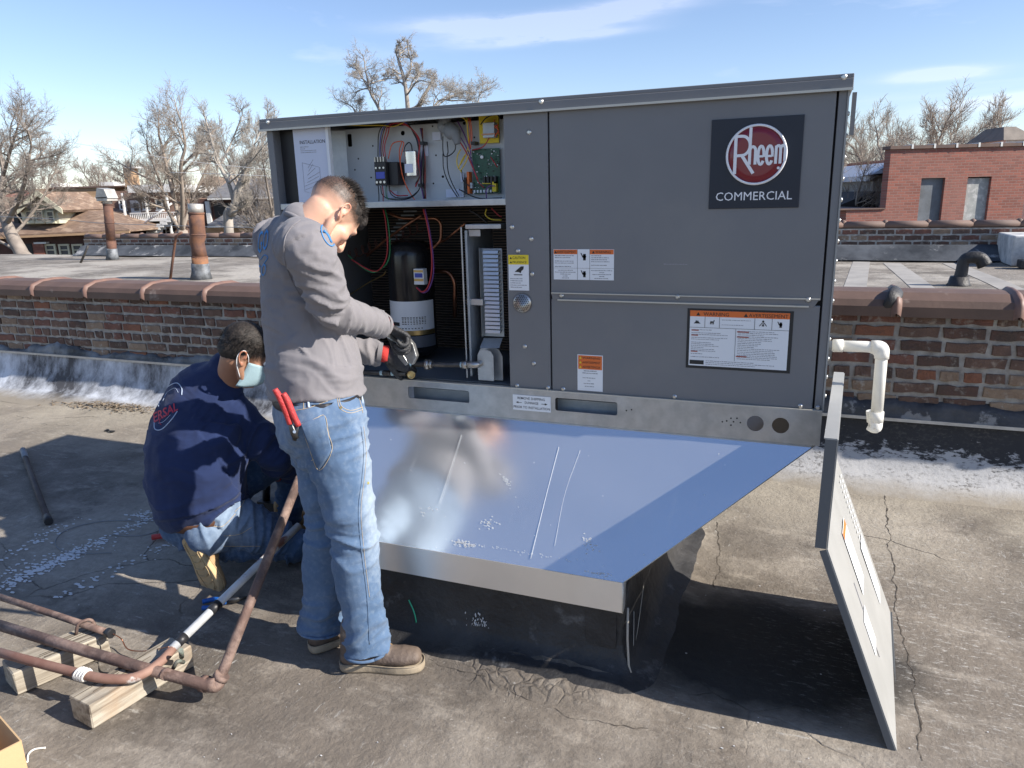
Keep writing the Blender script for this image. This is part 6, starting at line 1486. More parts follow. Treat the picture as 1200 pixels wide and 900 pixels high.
me = B.fuse(.007, 3); B.wrinkle(.020, 13, 4, [(eR2, .12, .9), (sR2 - UP * .1, .12, .8), (p2 + s2 * .1, .15, .6), (wR2, .1, .6)], .30, 5)
sb2 = bvh_of(me); shirt2 = link('shirt', me, NV, man2)
b = MB(); cc_ = n2_.lerp(hc2, .12) + UP * .012; t_ = ((hc2 - n2_).normalized() + UP * .6).normalized(); u_ = s2; v_ = t_.cross(u_)
b.tube([cc_ + u_ * math.cos(a) * .071 + v_ * math.sin(a) * .072 for a in [2 * PI * k / 28 for k in range(29)]], .007, 8); b.build('collar', NV, shirt2)
RP = mat('red_shirt_print', (.42, .03, .06), .7); WP = mat('pale_shirt_print', (.40, .48, .62), .7)
stext(sb2, 'ERSAL', [(180, 484), (208, 471), (209, 481), (181, 496)], RP, shirt2, bold=.02)
sline(sb2, [(186, 476), (190, 462), (199, 452), (208, 449), (213, 455), (213, 463)], .0022, WP, shirt2, 'print_ring', 8); sline(sb2, [(191, 470), (196, 460), (205, 455), (209, 460)], .0010, WP, shirt2, 'print_ring', 8)
sline(sb2, [(181, 495), (182, 503), (190, 503), (201, 492), (208, 482)], .0022, WP, shirt2, 'print_ring', 8); sline(sb2, [(186, 496), (192, 494), (200, 486)], .0010, WP, shirt2, 'print_ring', 8)
sline(sb2, [(190, 489), (187, 494), (189, 498)], .0018, RP, shirt2, 'print_mark', 6)
# jeans 2
B = Body()
B.loft([(p2 + UP * .05, .165, .140), (p2, .178, .155), (p2 - UP * .08, .165, .14)], s2, 26, 'end'); B.ball(p2 - f2 * .05 - UP * .06 + s2 * .08, .11); B.ball(p2 - f2 * .05 - UP * .06 - s2 * .07, .11)
B.loft([(hR2, .105, .115), (hR2.lerp(kR2, .4), .10, .105), (hR2.lerp(kR2, .8), .085, .088), (kR2, .080, .078)], s2, 24); B.loft([(kR2, .074, .074), (kR2.lerp(aR2, .4), .072, .07), (aR2 + Vector((.05, .02, 0)), .066, .068), (aR2 + Vector((.0, .0, 0)), .068, .070)], s2, 24, 'start')
B.loft([(hL2, .105, .115), (hL2.lerp(kL2, .5), .095), (kL2, .08)], s2, 24); B.loft([(kL2, .075), (kL2.lerp(aL2, .5), .07), (aL2, .07)], s2, 24, 'start')
me = B.fuse(.0075, 4); B.wrinkle(.015, 17, 4, [(kR2, .15, 1.0), (aR2, .12, 1.3), (hR2, .15, .8), (kL2, .15, .8)], .32, 7)
vmask(me, lambda p: (.75 * math.exp(-((p - (p2 + s2 * .16 - f2 * .03)).length / .14) ** 2), 0)); jb2 = bvh_of(me); jeans2 = link('jeans', me, JD, man2)  # pale spot at the right hip is sunlight painted into the denim
for l in ([(250, 617), (262, 616), (276, 602)], [(262, 640), (285, 640), (305, 640)], [(275, 600), (283, 592), (290, 580)], [(262, 628), (280, 626), (295, 618)]): sline(jb2, l, .0012, STI, jeans2, 'stitching', 8)
b = MB(); t0_ = p2 + UP * .018; tl = (UP - f2 * .25).normalized(); v_ = (f2 + UP * .25).normalized()
b.tube([t0_ + s2 * math.cos(a) * .186 + v_ * math.sin(a) * .164 for a in [2 * PI * k / 40 for k in range(41)]], .021, 8, flat=.2, ref=tl); b.build('belt', BELT, man2)
q = p2 - f2 * .158 + s2 * .08 - UP * .035
# right boot stands on its toes with the sole towards the camera
sn = Vector((-.10, -.97, -.1)).normalized(); zt = (UP * .96 + Vector((.05, 0, 0))).normalized()
bt = boot(man2, on(217, 630, 2.15), Vector((.42, .02, -.88)), up=-sn, L_=.285, wide=1.3, m_up=LT, m_sole=SOT)
b = MB()
hx = Vector((.42, .02, -.88)).normalized(); yx = (-sn).cross(hx).normalized() * 1.3; h0 = on(217, 630, 2.15)
for k in range(6): c_ = h0 + hx * (.075 + .034 * k) + sn * .002; b.tube(curve_pts([c_ - yx * .030, c_ + hx * .012, c_ + yx * .030], 4), .0022, 5)
b.tube([h0 + hx * (x * .275 / .3) + yx * (y * .78) + sn * .002 for x, y in ((.02, 0), (.03, .03), (.10, .03), (.18, .043), (.26, .03), (.285, 0), (.26, -.03), (.18, -.04), (.10, -.03), (.03, -.03), (.02, 0))], .002, 5); b.build('tread', SOT, bt)
boot(man2, Vector((-2.36, 2.66, .002)), Vector((.35, .9, 0)), L_=.29, m_up=LT, m_sole=SOT)
# ================================================================ neighbouring roof
Z2 = .60
MB().box(-26, 9.5, 4.80, 12.0, -7, Z2).build  # (shape below)
nr = sheet_grid(-26, 9.5, 4.78, 12.0, .25, lambda x, y: Z2 + .02 * noise.noise(Vector((x * .5, y * .5, 3)))).build('neighbour_roof', M['roof2'], None, False); setp(nr, kind='structure')
nb2 = MB().box(-26, 9.5, 4.82, 12.3, -7, Z2 - .05).build('neighbour_building', brickmat('far_brick', (.16, .08, .055), (.11, .06, .045), (.2, .15, .12)), None, False); setp(nb2, kind='structure')
# pale tar-paper joints on the right-hand part
b = MB()
for (a_, c_) in (((1010, 305), (1000, 345)), ((1045, 308), (1090, 345)), ((1115, 308), (1190, 342))):
    p = onz(*a_, Z2); q = onz(*c_, Z2); d_ = (q - p).normalized(); w_ = Vector((-d_.y, d_.x, 0)) * .11
    
    for k in range(24):
        P_, Q_ = p.lerp(q, k / 24), p.lerp(q, (k + 1) / 24); v4 = [Vector((v.x, v.y, Z2 + .02 * noise.noise(Vector((v.x * .5, v.y * .5, 3))) + .004)) for v in (P_ - w_, P_ + w_, Q_ + w_, Q_ - w_)]; b.quad(*v4)
b.build('pale_lap_strip', mat('pale_strip', (.34, .325, .30), .9, var=(.24, .23, .215), scale=3), nr)
fp = thing('brick_parapet', 'distant brick parapet with rounded clay coping across the neighbouring roof', 'wall', (-3, 12, Z2))
M['coping2'] = mat('dull_clay_coping', (.17, .105, .08), .75, var=(.11, .08, .07), scale=3)
for (xa, xb, zt2) in ((-15.1, -4.5, 1.07), (-4.5, 9.5, 1.16)):
    MB().box(xa, xb, 12.012, 12.28, Z2 - .1, zt2 - .12).build('mortar_core', M['mortar'], fp)
    x = xa
    while x < xb - .1:
        b = MB(); b.tube([(x, 12.12, zt2 - .075), (x + .545, 12.12, zt2 - .075)], .058, 10, flat=1.6, ref=(0, 0, 1)); o = b.build('coping_tile', M['coping2'], fp)
        b = MB(); b.lathe([(.062, -.035), (.085, 0), (.062, .035)], (x, 12.12, zt2 - .075), (1, 0, 0), 12); b.build('joint_band', M['coping2'], o); x += .55
    r_ = 0; z = zt2 - .165; random.seed(77)
    me_ = brick_mesh(.215, .062, .08, 50); me_.materials.append(BR[0])
    far_rest = MB(); frn = 0
    while z > Z2 + .10:
        x = xa + (.12 if r_ % 2 else 0)
        while x < xb - .2:
            vis = (-14.6 < x < -9.4) if xa < -10 else (.3 < x < 3.0)
            k = random.choice((0, 0, 2, 2, 1, 3)); p = Vector((x + .11, 12.045, z))
            if vis:
                o = bpy.data.objects.new('brick', bvar(me_, k)); COL.objects.link(o); o.parent = fp; o.location = p - ORG[fp]; ORG[o] = p
            else: far_rest.cur = k; far_rest.add([v.co + p for v in me_.vertices], [tuple(q.vertices) for q in me_.polygons], False)
            x += .235
        z -= .085; r_ += 1
    o = far_rest.build('further_bricks', BR, fp); setp(o, kind='stuff')
TF = mat('mottled_tar_flashing', (.035, .04, .048), .85, var=(.10, .11, .125), scale=2.2, spec=.15, var2=(.36, .36, .36), scale2=2.6, lo2=.57, hi2=.66, bump=1.5, bscale=8)
for (xa, xb, zz) in ((-15.1, -4.5, .80), (-4.5, 9.5, .80)):
    nx = int((xb - xa) / .15); vs = []
    for i in range(nx + 1):
        x = xa + (xb - xa) * i / nx
        for (y, z) in ((11.62, Z2 + .02), (11.75, Z2 + .06), (11.86, Z2 + .14), (11.93, zz), (11.99, zz + .015)): k = .03 * noise.noise(Vector((x * 2, y * 7, z * 5))); vs.append((x, y - k, z + k * .3))
    b = MB(); b.add(vs, [(i * 5 + j, (i + 1) * 5 + j, (i + 1) * 5 + j + 1, i * 5 + j + 1) for i in range(nx) for j in range(4)], True); b.build('base_flashing', TF, fp)
# painted block and small black meter at the far right of that roof
rb = thing('painted_curb', 'white painted masonry block at the right end of the neighbouring roof', 'block', onz(1200, 312, Z2))
p = onz(1184, 312, Z2); bev(MB().box(p.x, p.x + 1.6, p.y, p.y + 1.2, Z2, Z2 + .38).build('block', mat('flaking_white_paint', (.62, .62, .60), .85, var=(.30, .31, .32), scale=5, bump=1.2, bscale=20), rb), .02)
bev(MB().box(p.x + .04, p.x + .5, p.y - .35, p.y - .1, Z2 + .0, Z2 + .10).build('black_base', M['black'], rb), .01); MB().box(p.x + .1, p.x + .4, p.y - .3, p.y - .15, Z2 + .10, Z2 + .2).build('white_cap', M['white'], rb)
# rusty vent stacks
RUST = mat('rusty_iron', (.135, .068, .048), .8, .1, var=(.09, .05, .04), scale=4, var2=(.22, .10, .05), scale2=3, lo2=.5, hi2=.65, bump=.6, bscale=25)
BRU = mat('orange_rust', (.34, .15, .06), .85, var=(.13, .07, .05), scale=6); COW = mat('weathered_zinc_cowl', (.50, .47, .42), .5, .4, var=(.32, .31, .29), scale=6)
def stack(px0, py0, px1, py1, r, cowl, lab):
    p = onz(px0, py0, Z2); y_ = p.y; t_ = on(px1, py1, y_); t = thing('vent_stack', lab, 'vent pipe', p, 'rusty vent stacks'); H_ = t_.z - Z2
    bx_ = Vector(((t_.x - p.x), 0, H_))
    MB().lathe([(r * 1.45, 0), (r * 1.2, .10), (r * 1.15, .22)], p, bx_, 18).build('tarred_collar', M['tarstrip'], t)
    MB().tube([p + bx_ * .08, p + bx_ * .30], r * 1.06, 18).build('lower_section', BRU if not cowl else RUST, t)
    b = MB()
    if cowl: b.tube([p + bx_ * .30, p + bx_ * .88], r, 18)
    else: b.tube([p + bx_ * .30, p + bx_ * .42 + Vector((-.01, 0, 0)), p + bx_ * .50 + Vector((-.03, 0, 0)), p + bx_ * .58, p + bx_ * .72, p + bx_ * .88], [r, r * .93, r * .98, r * 1.04, r * .97, r], 18)
    b.build('pipe', RUST, t)
    b = MB()
    for k in (.30, .6, .88): b.lathe([(r * 1.03, -.012), (r * 1.09, 0), (r * 1.03, .012)], p + bx_ * k, bx_, 18)
    b.build('joint_ring', RUST, t)
    if cowl:
        c_ = p + bx_ * .90; b = MB(); b.lathe([(r * .95, 0), (r * 1.0, .08)], c_, bx_, 16); b.box(-r * 1.6, r * 1.6, -r * 1.4, r * 1.4, .05, .12, Matrix.Translation(c_)); b.slab([c_ + Vector((-r * 1.9, -r * 1.4, .10)), c_ + Vector((r * 1.9, -r * 1.4, .10)), c_ + Vector((r * 1.1, -r * 1.4, .27)), c_ + Vector((-r * 1.0, -r * 1.4, .30))], (0, 1, 0), r * 2.8); b.build('cowl', COW, t)
    else: MB().tube([p + bx_ * .88, p + bx_], r * .98, 18).build('pale_top', COW, t)
stack(132, 304, 125.5, 231, .088, True, 'rusty brown vent stack with pale metal cowl on neighbouring roof')
stack(236, 327, 229, 239, .103, False, 'dented rusty vent stack with open pale top on neighbouring roof')
def rod(pts, y_, r, lab, m='gaspipe', nm='metal_rod', cat='rod'): b = MB(); b.tube([on(a, c, y_) for a, c in pts], r, 6); return setp(b.build(nm, m if not isinstance(m, str) else M[m]), lab, cat)
y_ = onz(199, 332, Z2).y; rod([(199, 332), (203, 300), (206, 277), (213, 272.5)], y_, .018, 'thin rusty hooked rod standing on the roof between the vent stacks', RUST)
y_ = onz(94.5, 308, Z2).y; rod([(94.5, 308), (99, 298), (103, 288)], y_, .022, 'short leaning dark rod at left of the cowled vent stack')
gk = thing('gooseneck_vent', 'black gooseneck vent pipe on the neighbouring roof at right', 'vent pipe', onz(1122, 335, Z2)); y_ = onz(1122, 335, Z2).y
b = MB(); P = [on(1123, 335, y_), on(1127, 318, y_), on(1130, 305, y_), on(1139, 301.5, y_), on(1149, 303, y_), on(1154, 311, y_)]; b.tube(curve_pts(P, 5), [.07, .06, .055, .06, .062, .064, .07], 14); b.build('pipe', M['tar'], gk)
b = MB(); b.lathe([(.14, 0), (.10, .05), (.085, .12)], P[0] - UP * .02, (0, 0, 1), 14); b.build('tarred_collar', M['tar'], gk)

# ================================================================ buildings beyond
CU = Vector((_r.x, _r.y, 0)).normalized(); CB = Vector((-CU.y, CU.x, 0))
class Fac:          # a facade standing at its real distance, its wall line seen square-on
    def __init__(s, px, py, Y): s.o = on(px, py, Y); s.M = Matrix(((CU.x, CB.x, 0, s.o.x), (CU.y, CB.y, 0, s.o.y), (0, 0, 1, s.o.z), (0, 0, 0, 1)))
    def uv(s, px, py, d=0):
        r = ray(px, py); t = ((s.o + CB * d) - EYE).dot(CB) / r.dot(CB); p = EYE + r * t - s.o; return p.dot(CU), p.z
    def rect(s, x0, y0, x1, y1, d=0): a = s.uv(x0, y1, d); b_ = s.uv(x1, y1, d); c = s.uv(x0, y0, d); return a[0], b_[0], a[1], c[1]
    def box(s, b, x0, y0, x1, y1, d0, d1): u0, u1, v0, v1 = s.rect(x0, y0, x1, y1, d0); b.box(u0, u1, d0, d1, v0, v1, s.M); return (u0, u1, v0, v1)
    def p(s, u, d, v): return s.M @ Vector((u, d, v))
M['far_glass'] = mat('far_window_glass', (.06, .07, .08), .15); M['cream'] = mat('cream_paint', (.58, .55, .40), .8, var=(.48, .46, .34), scale=1.0); M['farwhite'] = mat('white_trim', (.66, .66, .64), .7)
M['shing_b'] = mat('brown_shingles', (.22, .145, .10), .9, var=(.14, .095, .07), scale=2.5, stretch=(1, 1, 4), var2=(.30, .22, .16), scale2=1.2); M['shing_g'] = mat('grey_shingles', (.17, .17, .175), .9, var=(.11, .11, .115), scale=3, stretch=(1, 1, 4))
M['tanbrick'] = mat('tan_brick_wall', (.42, .28, .165), .9, var=(.33, .21, .12), scale=1.2, stretch=(1, 1, 3)); M['brownwall'] = mat('dark_brown_wall', (.07, .035, .028), .9, var=(.10, .05, .04), scale=2); M['redwall'] = mat('red_brick_wall', (.23, .09, .065), .9, var=(.17, .07, .05), scale=1.5, stretch=(1, 1, 3), var2=(.29, .14, .10), scale2=.8)
M['orangewall'] = mat('orange_brick_gable', (.34, .15, .09), .9, var=(.25, .11, .07), scale=1.5)
def window(F, bld, x0, y0, x1, y1, fr=None, wf=.12, d=0, mull=True):
    b = MB(); u0, u1, v0, v1 = F.rect(x0, y0, x1, y1, d); t = min(wf, (u1 - u0) * .16)
    for q in ((u0, u0 + t, v0, v1), (u1 - t, u1, v0, v1), (u0 + t, u1 - t, v1 - t, v1), (u0 + t, u1 - t, v0, v0 + t)): b.box(q[0], q[1], d - .10, d + .04, q[2], q[3], F.M)
    if mull: vm = (v0 + v1) / 2; b.box(u0 + t, u1 - t, d - .06, d + .03, vm - t * .3, vm + t * .3, F.M)
    w = b.build('window', fr or M['farwhite'], bld); MB().box(u0 + t, u1 - t, d - .03, d + .02, v0 + t, v1 - t, F.M).build('pane', M['far_glass'], w)
    MB().box(u0 - .05, u1 + .05, d - .16, d - .0, v0 - .10, v0, F.M).build('sill', fr or M['farwhite'], w); return w
def gable(b, F, xa, xb, ye, xp_, yp, d0, d1, over=.3, th=.18):     # gable roof with its triangle facing the camera
    a = F.uv(xa, ye, d0); c = F.uv(xb, ye, d0); k = F.uv(xp_, yp, d0)
    for q, w in ((a, k), (k, c)):
        P0, P1 = Vector((q[0], d0 - over, q[1])), Vector((w[0], d0 - over, w[1])); P2, P3 = Vector((w[0], d1, w[1])), Vector((q[0], d1, q[1]))
        n_ = (P1 - P0).cross(P3 - P0).normalized(); n_ = n_ if n_.z > 0 else -n_
        b.slab([F.M @ v for v in (P0, P1, P2, P3)], F.M.to_3x3() @ n_, th)
# (1) cream dormer house at the far left
F = Fac(50, 300, 36); h = thing('house', 'cream and brown house with gabled dormer and three small windows, far left', 'house', F.o)
b = MB(); F.box(b, -60, 276, 150, 345, 0, 9); b.build('wall', M['brownwall'], h)
b = MB()
e0 = F.uv(-60, 281, -.8); e1 = F.uv(152, 271.5, -.8); r0 = F.uv(-60, 236, 5); r1 = F.uv(68, 231, 5)
b.slab([F.p(e0[0], -.8, e0[1]), F.p(e1[0], -.8, e1[1]), F.p(r1[0], 5, r1[1]), F.p(r0[0], 5, r0[1])], (0, 0, 1), .15)
b.slab([F.p(e1[0], -.8, e1[1]), F.p(e1[0], 10, e1[1]), F.p(r1[0], 5, r1[1])], (0, 0, 1), .12)
rf = b.build('roof', M['shing_b'], h)
b = MB(); b.box(e0[0], e1[0], -.86, -.74, 0, .14, F.M @ Matrix.Translation((0, 0, (e0[1] + e1[1]) / 2 - .1)) @ Matrix.Rotation(math.atan2(e0[1] - e1[1], e1[0] - e0[0]) * 1.0, 4, 'Y')); b.build('gutter', M['tanbrick'], rf)
b = MB(); F.box(b, 27, 243, 70, 263, -.2, 4); a_ = F.uv(27, 246, -.2); c_ = F.uv(70, 246, -.2); k_ = F.uv(44, 230, -.2)
b.slab([F.p(a_[0], -.2, a_[1] - .2), F.p(c_[0], -.2, c_[1] - .2), F.p(c_[0] - .1, -.2, c_[1]), F.p(k_[0], -.2, k_[1]), F.p(a_[0] + .1, -.2, a_[1])], CB, 3); dw = b.build('dormer', M['cream'], h)
b = MB(); gable(b, F, 20, 73, 249, 43.5, 227.5, -.7, 5, .3, .22); b.build('dormer_roof', M['shing_b'], dw)
b = MB(); a_ = F.uv(20, 249, -1.05); c_ = F.uv(73, 249, -1.05); k_ = F.uv(43.5, 227.5, -1.05)
for q in (a_, c_): b.slab([F.p(q[0], -1.06, q[1] - .1), F.p(k_[0], -1.06, k_[1] - .12), F.p(k_[0], -1.06, k_[1] + .28), F.p(q[0], -1.06, q[1] + .24)], CB, .08)
b.build('barge_board', M['cream'], dw)
for x0 in (32, 43.5, 56.5): window(F, h, x0, 247, x0 + 9, 260, M['cream'], .14, -.24)
for x0 in (55, 71, 86.5): window(F, h, x0, 286, x0 + 12.5, 300, M['cream'], .25, -.05)
b = MB(); F.box(b, 40.5, 285, 53, 301, -.3, .05); b.build('porch_pier', M['redwall'], h); b = MB(); F.box(b, 39.5, 284, 54, 286, -.4, .1); b.build('pier_cap', M['farwhite'], h)
b = MB(); F.box(b, 20, 286, 40, 303, -.02, .03); b.build('dark_recess_panel', M['ink'], h)  # flat black panel painted for the shade inside a recess
b = MB(); F.box(b, 17, 248, 22, 262, -.05, .8); b.build('side_vent', M['ink'], h)
# (2) tan brick side wall behind it
F = Fac(100, 290, 46); h = thing('brick_building', 'long tan brick building behind the cream dormer house', 'building', F.o)
b = MB(); F.box(b, 57, 221, 151, 330, 0, 14); b.build('wall', M['tanbrick'], h); b = MB(); F.box(b, 56, 219.5, 153, 221.3, -.15, 14.2); b.build('parapet_cap', M['coping2'], h)
window(F, h, 105, 232, 113, 240.5, None, .2, -.05); window(F, h, 134, 237, 140, 249, None, .2, -.05)
b = MB(); F.box(b, 60, 215, 70, 220, 3, 6); F.box(b, 117, 213.5, 134, 220, 5, 8); b.build('roof_bulkhead', M['farwhite'], h)
# (3) porch building with balcony and stairs
F = Fac(180, 275, 44); h = thing('porch_house', 'brick two storey house with white porches, balcony and outside stairs', 'house', F.o)
b = MB(); F.box(b, 137, 224, 223, 330, 0, 10); b.build('wall', mat('mottled_brown_brick', (.24, .15, .11), .9, var=(.16, .10, .08), scale=1.4), h)
b = MB(); F.box(b, 150, 217, 204, 226, -2.2, 10); b.build('cornice', M['farwhite'], h)
for x0 in (151, 177, 202): b = MB(); F.box(b, x0, 226, x0 + 1.5, 290, -2.1, -1.9); b.build('post', M['farwhite'], h)
b = MB(); F.box(b, 152, 257, 206, 260, -2.2, 0); b.build('balcony_floor', M['farwhite'], h)
b = MB(); F.box(b, 152, 249.5, 206, 250.5, -2.2, -2.1)
for k in range(24): F.box(b, 153 + k * 2.2, 250, 153.7 + k * 2.2, 257, -2.18, -2.12)
b.build('balustrade', M['farwhite'], h)
F.box(b := MB(), 155, 235, 166, 256, -.08, 0); dr_ = b.build('door', M['farwhite'], h); F.box(b := MB(), 157.5, 238, 163, 247, -.12, -.08); b.build('pane', M['far_glass'], dr_)
for (x0, y0, x1, y1) in ((141, 234, 149, 246), (168, 234, 176, 246), (184, 234, 192, 246), (159, 265, 170, 276), (195, 266, 204, 276)): window(F, h, x0, y0, x1, y1, None, .15, -.05)
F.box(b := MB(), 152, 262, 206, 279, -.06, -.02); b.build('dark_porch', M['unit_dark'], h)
b = MB()
for k in range(9): a_ = F.uv(206 - k * 4, 253 + k * 3.0, -3); b.box(a_[0] - .5, a_[0], -3.4, -2.4, a_[1] - .25, a_[1], F.M)
b.build('stairs', M['farwhite'], h); b = MB(); b.tube([F.p(*[(q[0], -3.4, q[1] + .9) for q in [F.uv(206, 253, -3)]][0]), F.p(*[(q[0], -3.4, q[1] + .9) for q in [F.uv(172, 278, -3)]][0])], .07, 5); b.build('stair_rail', M['farwhite'], h)
F.box(b := MB(), 147, 196, 156, 219, 3, 4.2); b.build('chimney', M['tanbrick'], h); F.box(b := MB(), 146, 195, 157, 197, 2.8, 4.4); b.build('chimney_cap', M['farwhite'], h)
# (4) orange brick gable
F = Fac(240, 270, 52); h = thing('gabled_house', 'orange brick gable end between the bare trees', 'house', F.o)
b = MB(); F.box(b, 215, 236, 270, 330, 0, 9); a_ = F.uv(215, 236.5); c_ = F.uv(270, 236.5); k_ = F.uv(246, 209); b.slab([F.p(a_[0], 0, a_[1]), F.p(c_[0], 0, c_[1]), F.p(k_[0], 0, k_[1])], CB, 9); b.build('wall', M['orangewall'], h)
b = MB(); gable(b, F, 212, 273, 238, 246, 207.5, 0, 9.5, .3, .15); b.build('roof', M['shing_b'], h)
# (5) grey shingled house
F = Fac(290, 262, 38); h = thing('grey_roof_house', 'grey shingled house with paired white windows beside the forked tree', 'house', F.o)
b = MB(); F.box(b, 243, 233, 345, 330, 0, 9); b.build('wall', M['brownwall'], h)
q_ = [F.uv(243, 233.5, -.5), F.uv(345, 233.5, -.5), F.uv(335, 211, 4), F.uv(272, 211, 4)]
b = MB(); b.slab([F.p(q_[0][0], -.5, q_[0][1]), F.p(q_[1][0], -.5, q_[1][1]), F.p(q_[2][0], 4, q_[2][1]), F.p(q_[3][0], 4, q_[3][1])], (0, 0, 1), .12); b.build('roof', M['shing_g'], h)
F.box(b := MB(), 243, 232.5, 345, 234.5, -.6, -.45); b.build('gutter', M['farwhite'], h)
for x0 in (293, 305.5, 316): window(F, h, x0, 236, x0 + 11, 253, None, .22, -.1)
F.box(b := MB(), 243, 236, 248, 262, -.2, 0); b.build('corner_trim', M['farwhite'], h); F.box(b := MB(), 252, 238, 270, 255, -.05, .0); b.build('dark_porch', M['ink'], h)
q_ = [F.uv(243, 266, -4), F.uv(345, 266, -4), F.uv(345, 254, 0), F.uv(262, 254, 0)]
b = MB(); b.slab([F.p(q_[0][0], -4, q_[0][1]), F.p(q_[1][0], -4, q_[1][1]), F.p(q_[2][0], 0, q_[2][1]), F.p(q_[3][0], 0, q_[3][1])], (0, 0, 1), .12); b.build('porch_roof', M['shing_g'], h)
F.box(b := MB(), 243, 265, 345, 267, -4.1, -3.95); b.build('porch_gutter', M['farwhite'], h); F.box(b := MB(), 243, 267, 345, 330, -3.9, 0); b.build('porch_wall', M['tanbrick'], h)
# (6) far roofs on the left
F = Fac(10, 260, 60); h = thing('red_roof_house', 'distant house with dull red roof behind the leftmost tree', 'house', F.o)
F.box(b := MB(), -40, 240, 50, 320, 0, 9); b.build('wall', M['farwhite'], h); q_ = [F.uv(-45, 243, -.5), F.uv(53, 243, -.5), F.uv(40, 224, 4), F.uv(-30, 224, 4)]
b = MB(); b.slab([F.p(q_[0][0], -.5, q_[0][1]), F.p(q_[1][0], -.5, q_[1][1]), F.p(q_[2][0], 4, q_[2][1]), F.p(q_[3][0], 4, q_[3][1])], (0, 0, 1), .15); b.build('roof', M['redwall'], h)
# (7) red brick building at right, blocked windows
F = Fac(1036, 256, 24); h = thing('red_brick_building', 'red brick building with two blocked up windows at right', 'building', F.o)
b = MB(); u0, u1, v0, v1 = F.rect(1036.5, 174.5, 1197, 256); vt = F.uv(1046, 175)[1]; win = [F.rect(1075, 209, 1102.5, 256), F.rect(1128.5, 209, 1156, 256)]
wu = [(w[0], w[1], w[3]) for w in win]; segs = [(u0, wu[0][0]), (wu[0][1], wu[1][0]), (wu[1][1], u1)]
zlow = -9
for a_, c_ in segs: b.box(a_, c_, 0, .35, zlow, wu[0][2], F.M)
b.box(u0, u1, 0, .35, wu[0][2], vt, F.M); b.box(wu[0][0], wu[0][1], 0, .35, zlow, win[0][2] - .4, F.M); b.box(wu[1][0], wu[1][1], 0, .35, zlow, win[1][2] - .4, F.M)
ks = 6.6; b.hexa([F.p(u0, .35, zlow), F.p(u0 + .35, .35, zlow), F.p(u0 + .35 + ks, 12, zlow), F.p(u0 + ks, 12, zlow)], [F.p(u0, .35, vt), F.p(u0 + .35, .35, vt), F.p(u0 + .35 + ks, 12, vt), F.p(u0 + ks, 12, vt)]); b.box(u1 - .35, u1, .35, 12, zlow, vt, F.M); b.box(u0 + ks, u1, 12, 12.35, zlow, vt, F.M)
M['farbrick'] = None
def coursed():
    m = mat('coursed_red_brick', (.25, .095, .075), .9); t = m.node_tree; N = t.nodes; K = t.links.new; bs = N['Principled BSDF']
    g = N.new('ShaderNodeNewGeometry'); sp = N.new('ShaderNodeSeparateXYZ'); K(g.outputs['Position'], sp.inputs[0])
    dt = N.new('ShaderNodeVectorMath'); dt.operation = 'DOT_PRODUCT'; K(g.outputs['Position'], dt.inputs[0]); dt.inputs[1].default_value = CU[:]
    cb = N.new('ShaderNodeCombineXYZ'); K(dt.outputs['Value'], cb.inputs[0]); K(sp.outputs[2], cb.inputs[1])
    br = N.new('ShaderNodeTexBrick'); br.inputs['Scale'].default_value = 1; br.inputs['Brick Width'].default_value = .215; br.inputs['Row Height'].default_value = .075; br.inputs['Mortar Size'].default_value = .008
    br.inputs['Color1'].default_value = (.34, .12, .085, 1); br.inputs['Color2'].default_value = (.22, .08, .06, 1); br.inputs['Mortar'].default_value = (.26, .18, .15, 1); K(cb.outputs[0], br.inputs[0])
    n = N.new('ShaderNodeTexNoise'); n.inputs['Scale'].default_value = .9; n.inputs['Detail'].default_value = 7; K(g.outputs['Position'], n.inputs[0]); r = N.new('ShaderNodeMapRange'); r.inputs[1].default_value = .35; r.inputs[2].default_value = .7; r.inputs[4].default_value = .5; K(n.outputs[0], r.inputs[0])
    x = N.new('ShaderNodeMix'); x.data_type = 'RGBA'; K(r.outputs[0], x.inputs[0]); K(br.outputs[0], x.inputs[6]); x.inputs[7].default_value = (.30, .16, .13, 1); K(x.outputs[2], bs.inputs['Base Color'])
    bp = N.new('ShaderNodeBump'); bp.inputs['Strength'].default_value = .5; bp.inputs['Distance'].default_value = .01; bp.invert = True; K(br.outputs[1], bp.inputs['Height']); K(bp.outputs[0], bs.inputs['Normal']); return m
M['farbrick'] = coursed()
b.build('wall', M['farbrick'], h)
b = MB(); b.slab([F.p(u0 + .3, .35, vt - .6), F.p(u1 - .3, .35, vt - .6), F.p(u1 - .3, 12, vt - .6), F.p(u0 + 6.8, 12, vt - .6)], (0, 0, 1), .1); b.build('roof', M['tar'], h)
mg = [mat('grey_boarding', (.17, .19, .21), .8, var=(.11, .12, .13), scale=2.5), mat('pale_block_infill', (.40, .41, .39), .9, var=(.30, .31, .30), scale=4, var2=(.52, .52, .5), scale2=7)]
for w, m_ in zip(win, mg): MB().box(w[0], w[1], .10, .2, w[2] - .4, w[3], F.M).build('window_infill', m_, h)
for w in win: MB().box(w[0] - .03, w[1] + .03, -.05, .12, w[2] - .45, w[2] - .35, F.M).build('sill', M['coping2'], h)
b = MB(); u = u0 - .05
while u < u1: 
    MB().box(u, min(u + .60, u1 + .05), -.06, .42, vt, vt + .09, F.M).build('coping_tile', M['coping2'], h); u += .62
    b.box(u - .035, u + .02, -.07, .43, vt, vt + .12, F.M)
b.build('joint_bands', M['farwhite'], h)
F.box(b := MB(), 985, 246.5, 1038, 330, -.02, 6); lw = thing('low_brick_wall', 'low red brick wall joining the left side of the red brick building', 'wall', F.uv and F.o); b.build('wall', M['farbrick'], lw); F.box(b := MB(), 984, 245, 1038, 246.5, -.06, 6); b.build('cap', M['coping2'], lw)
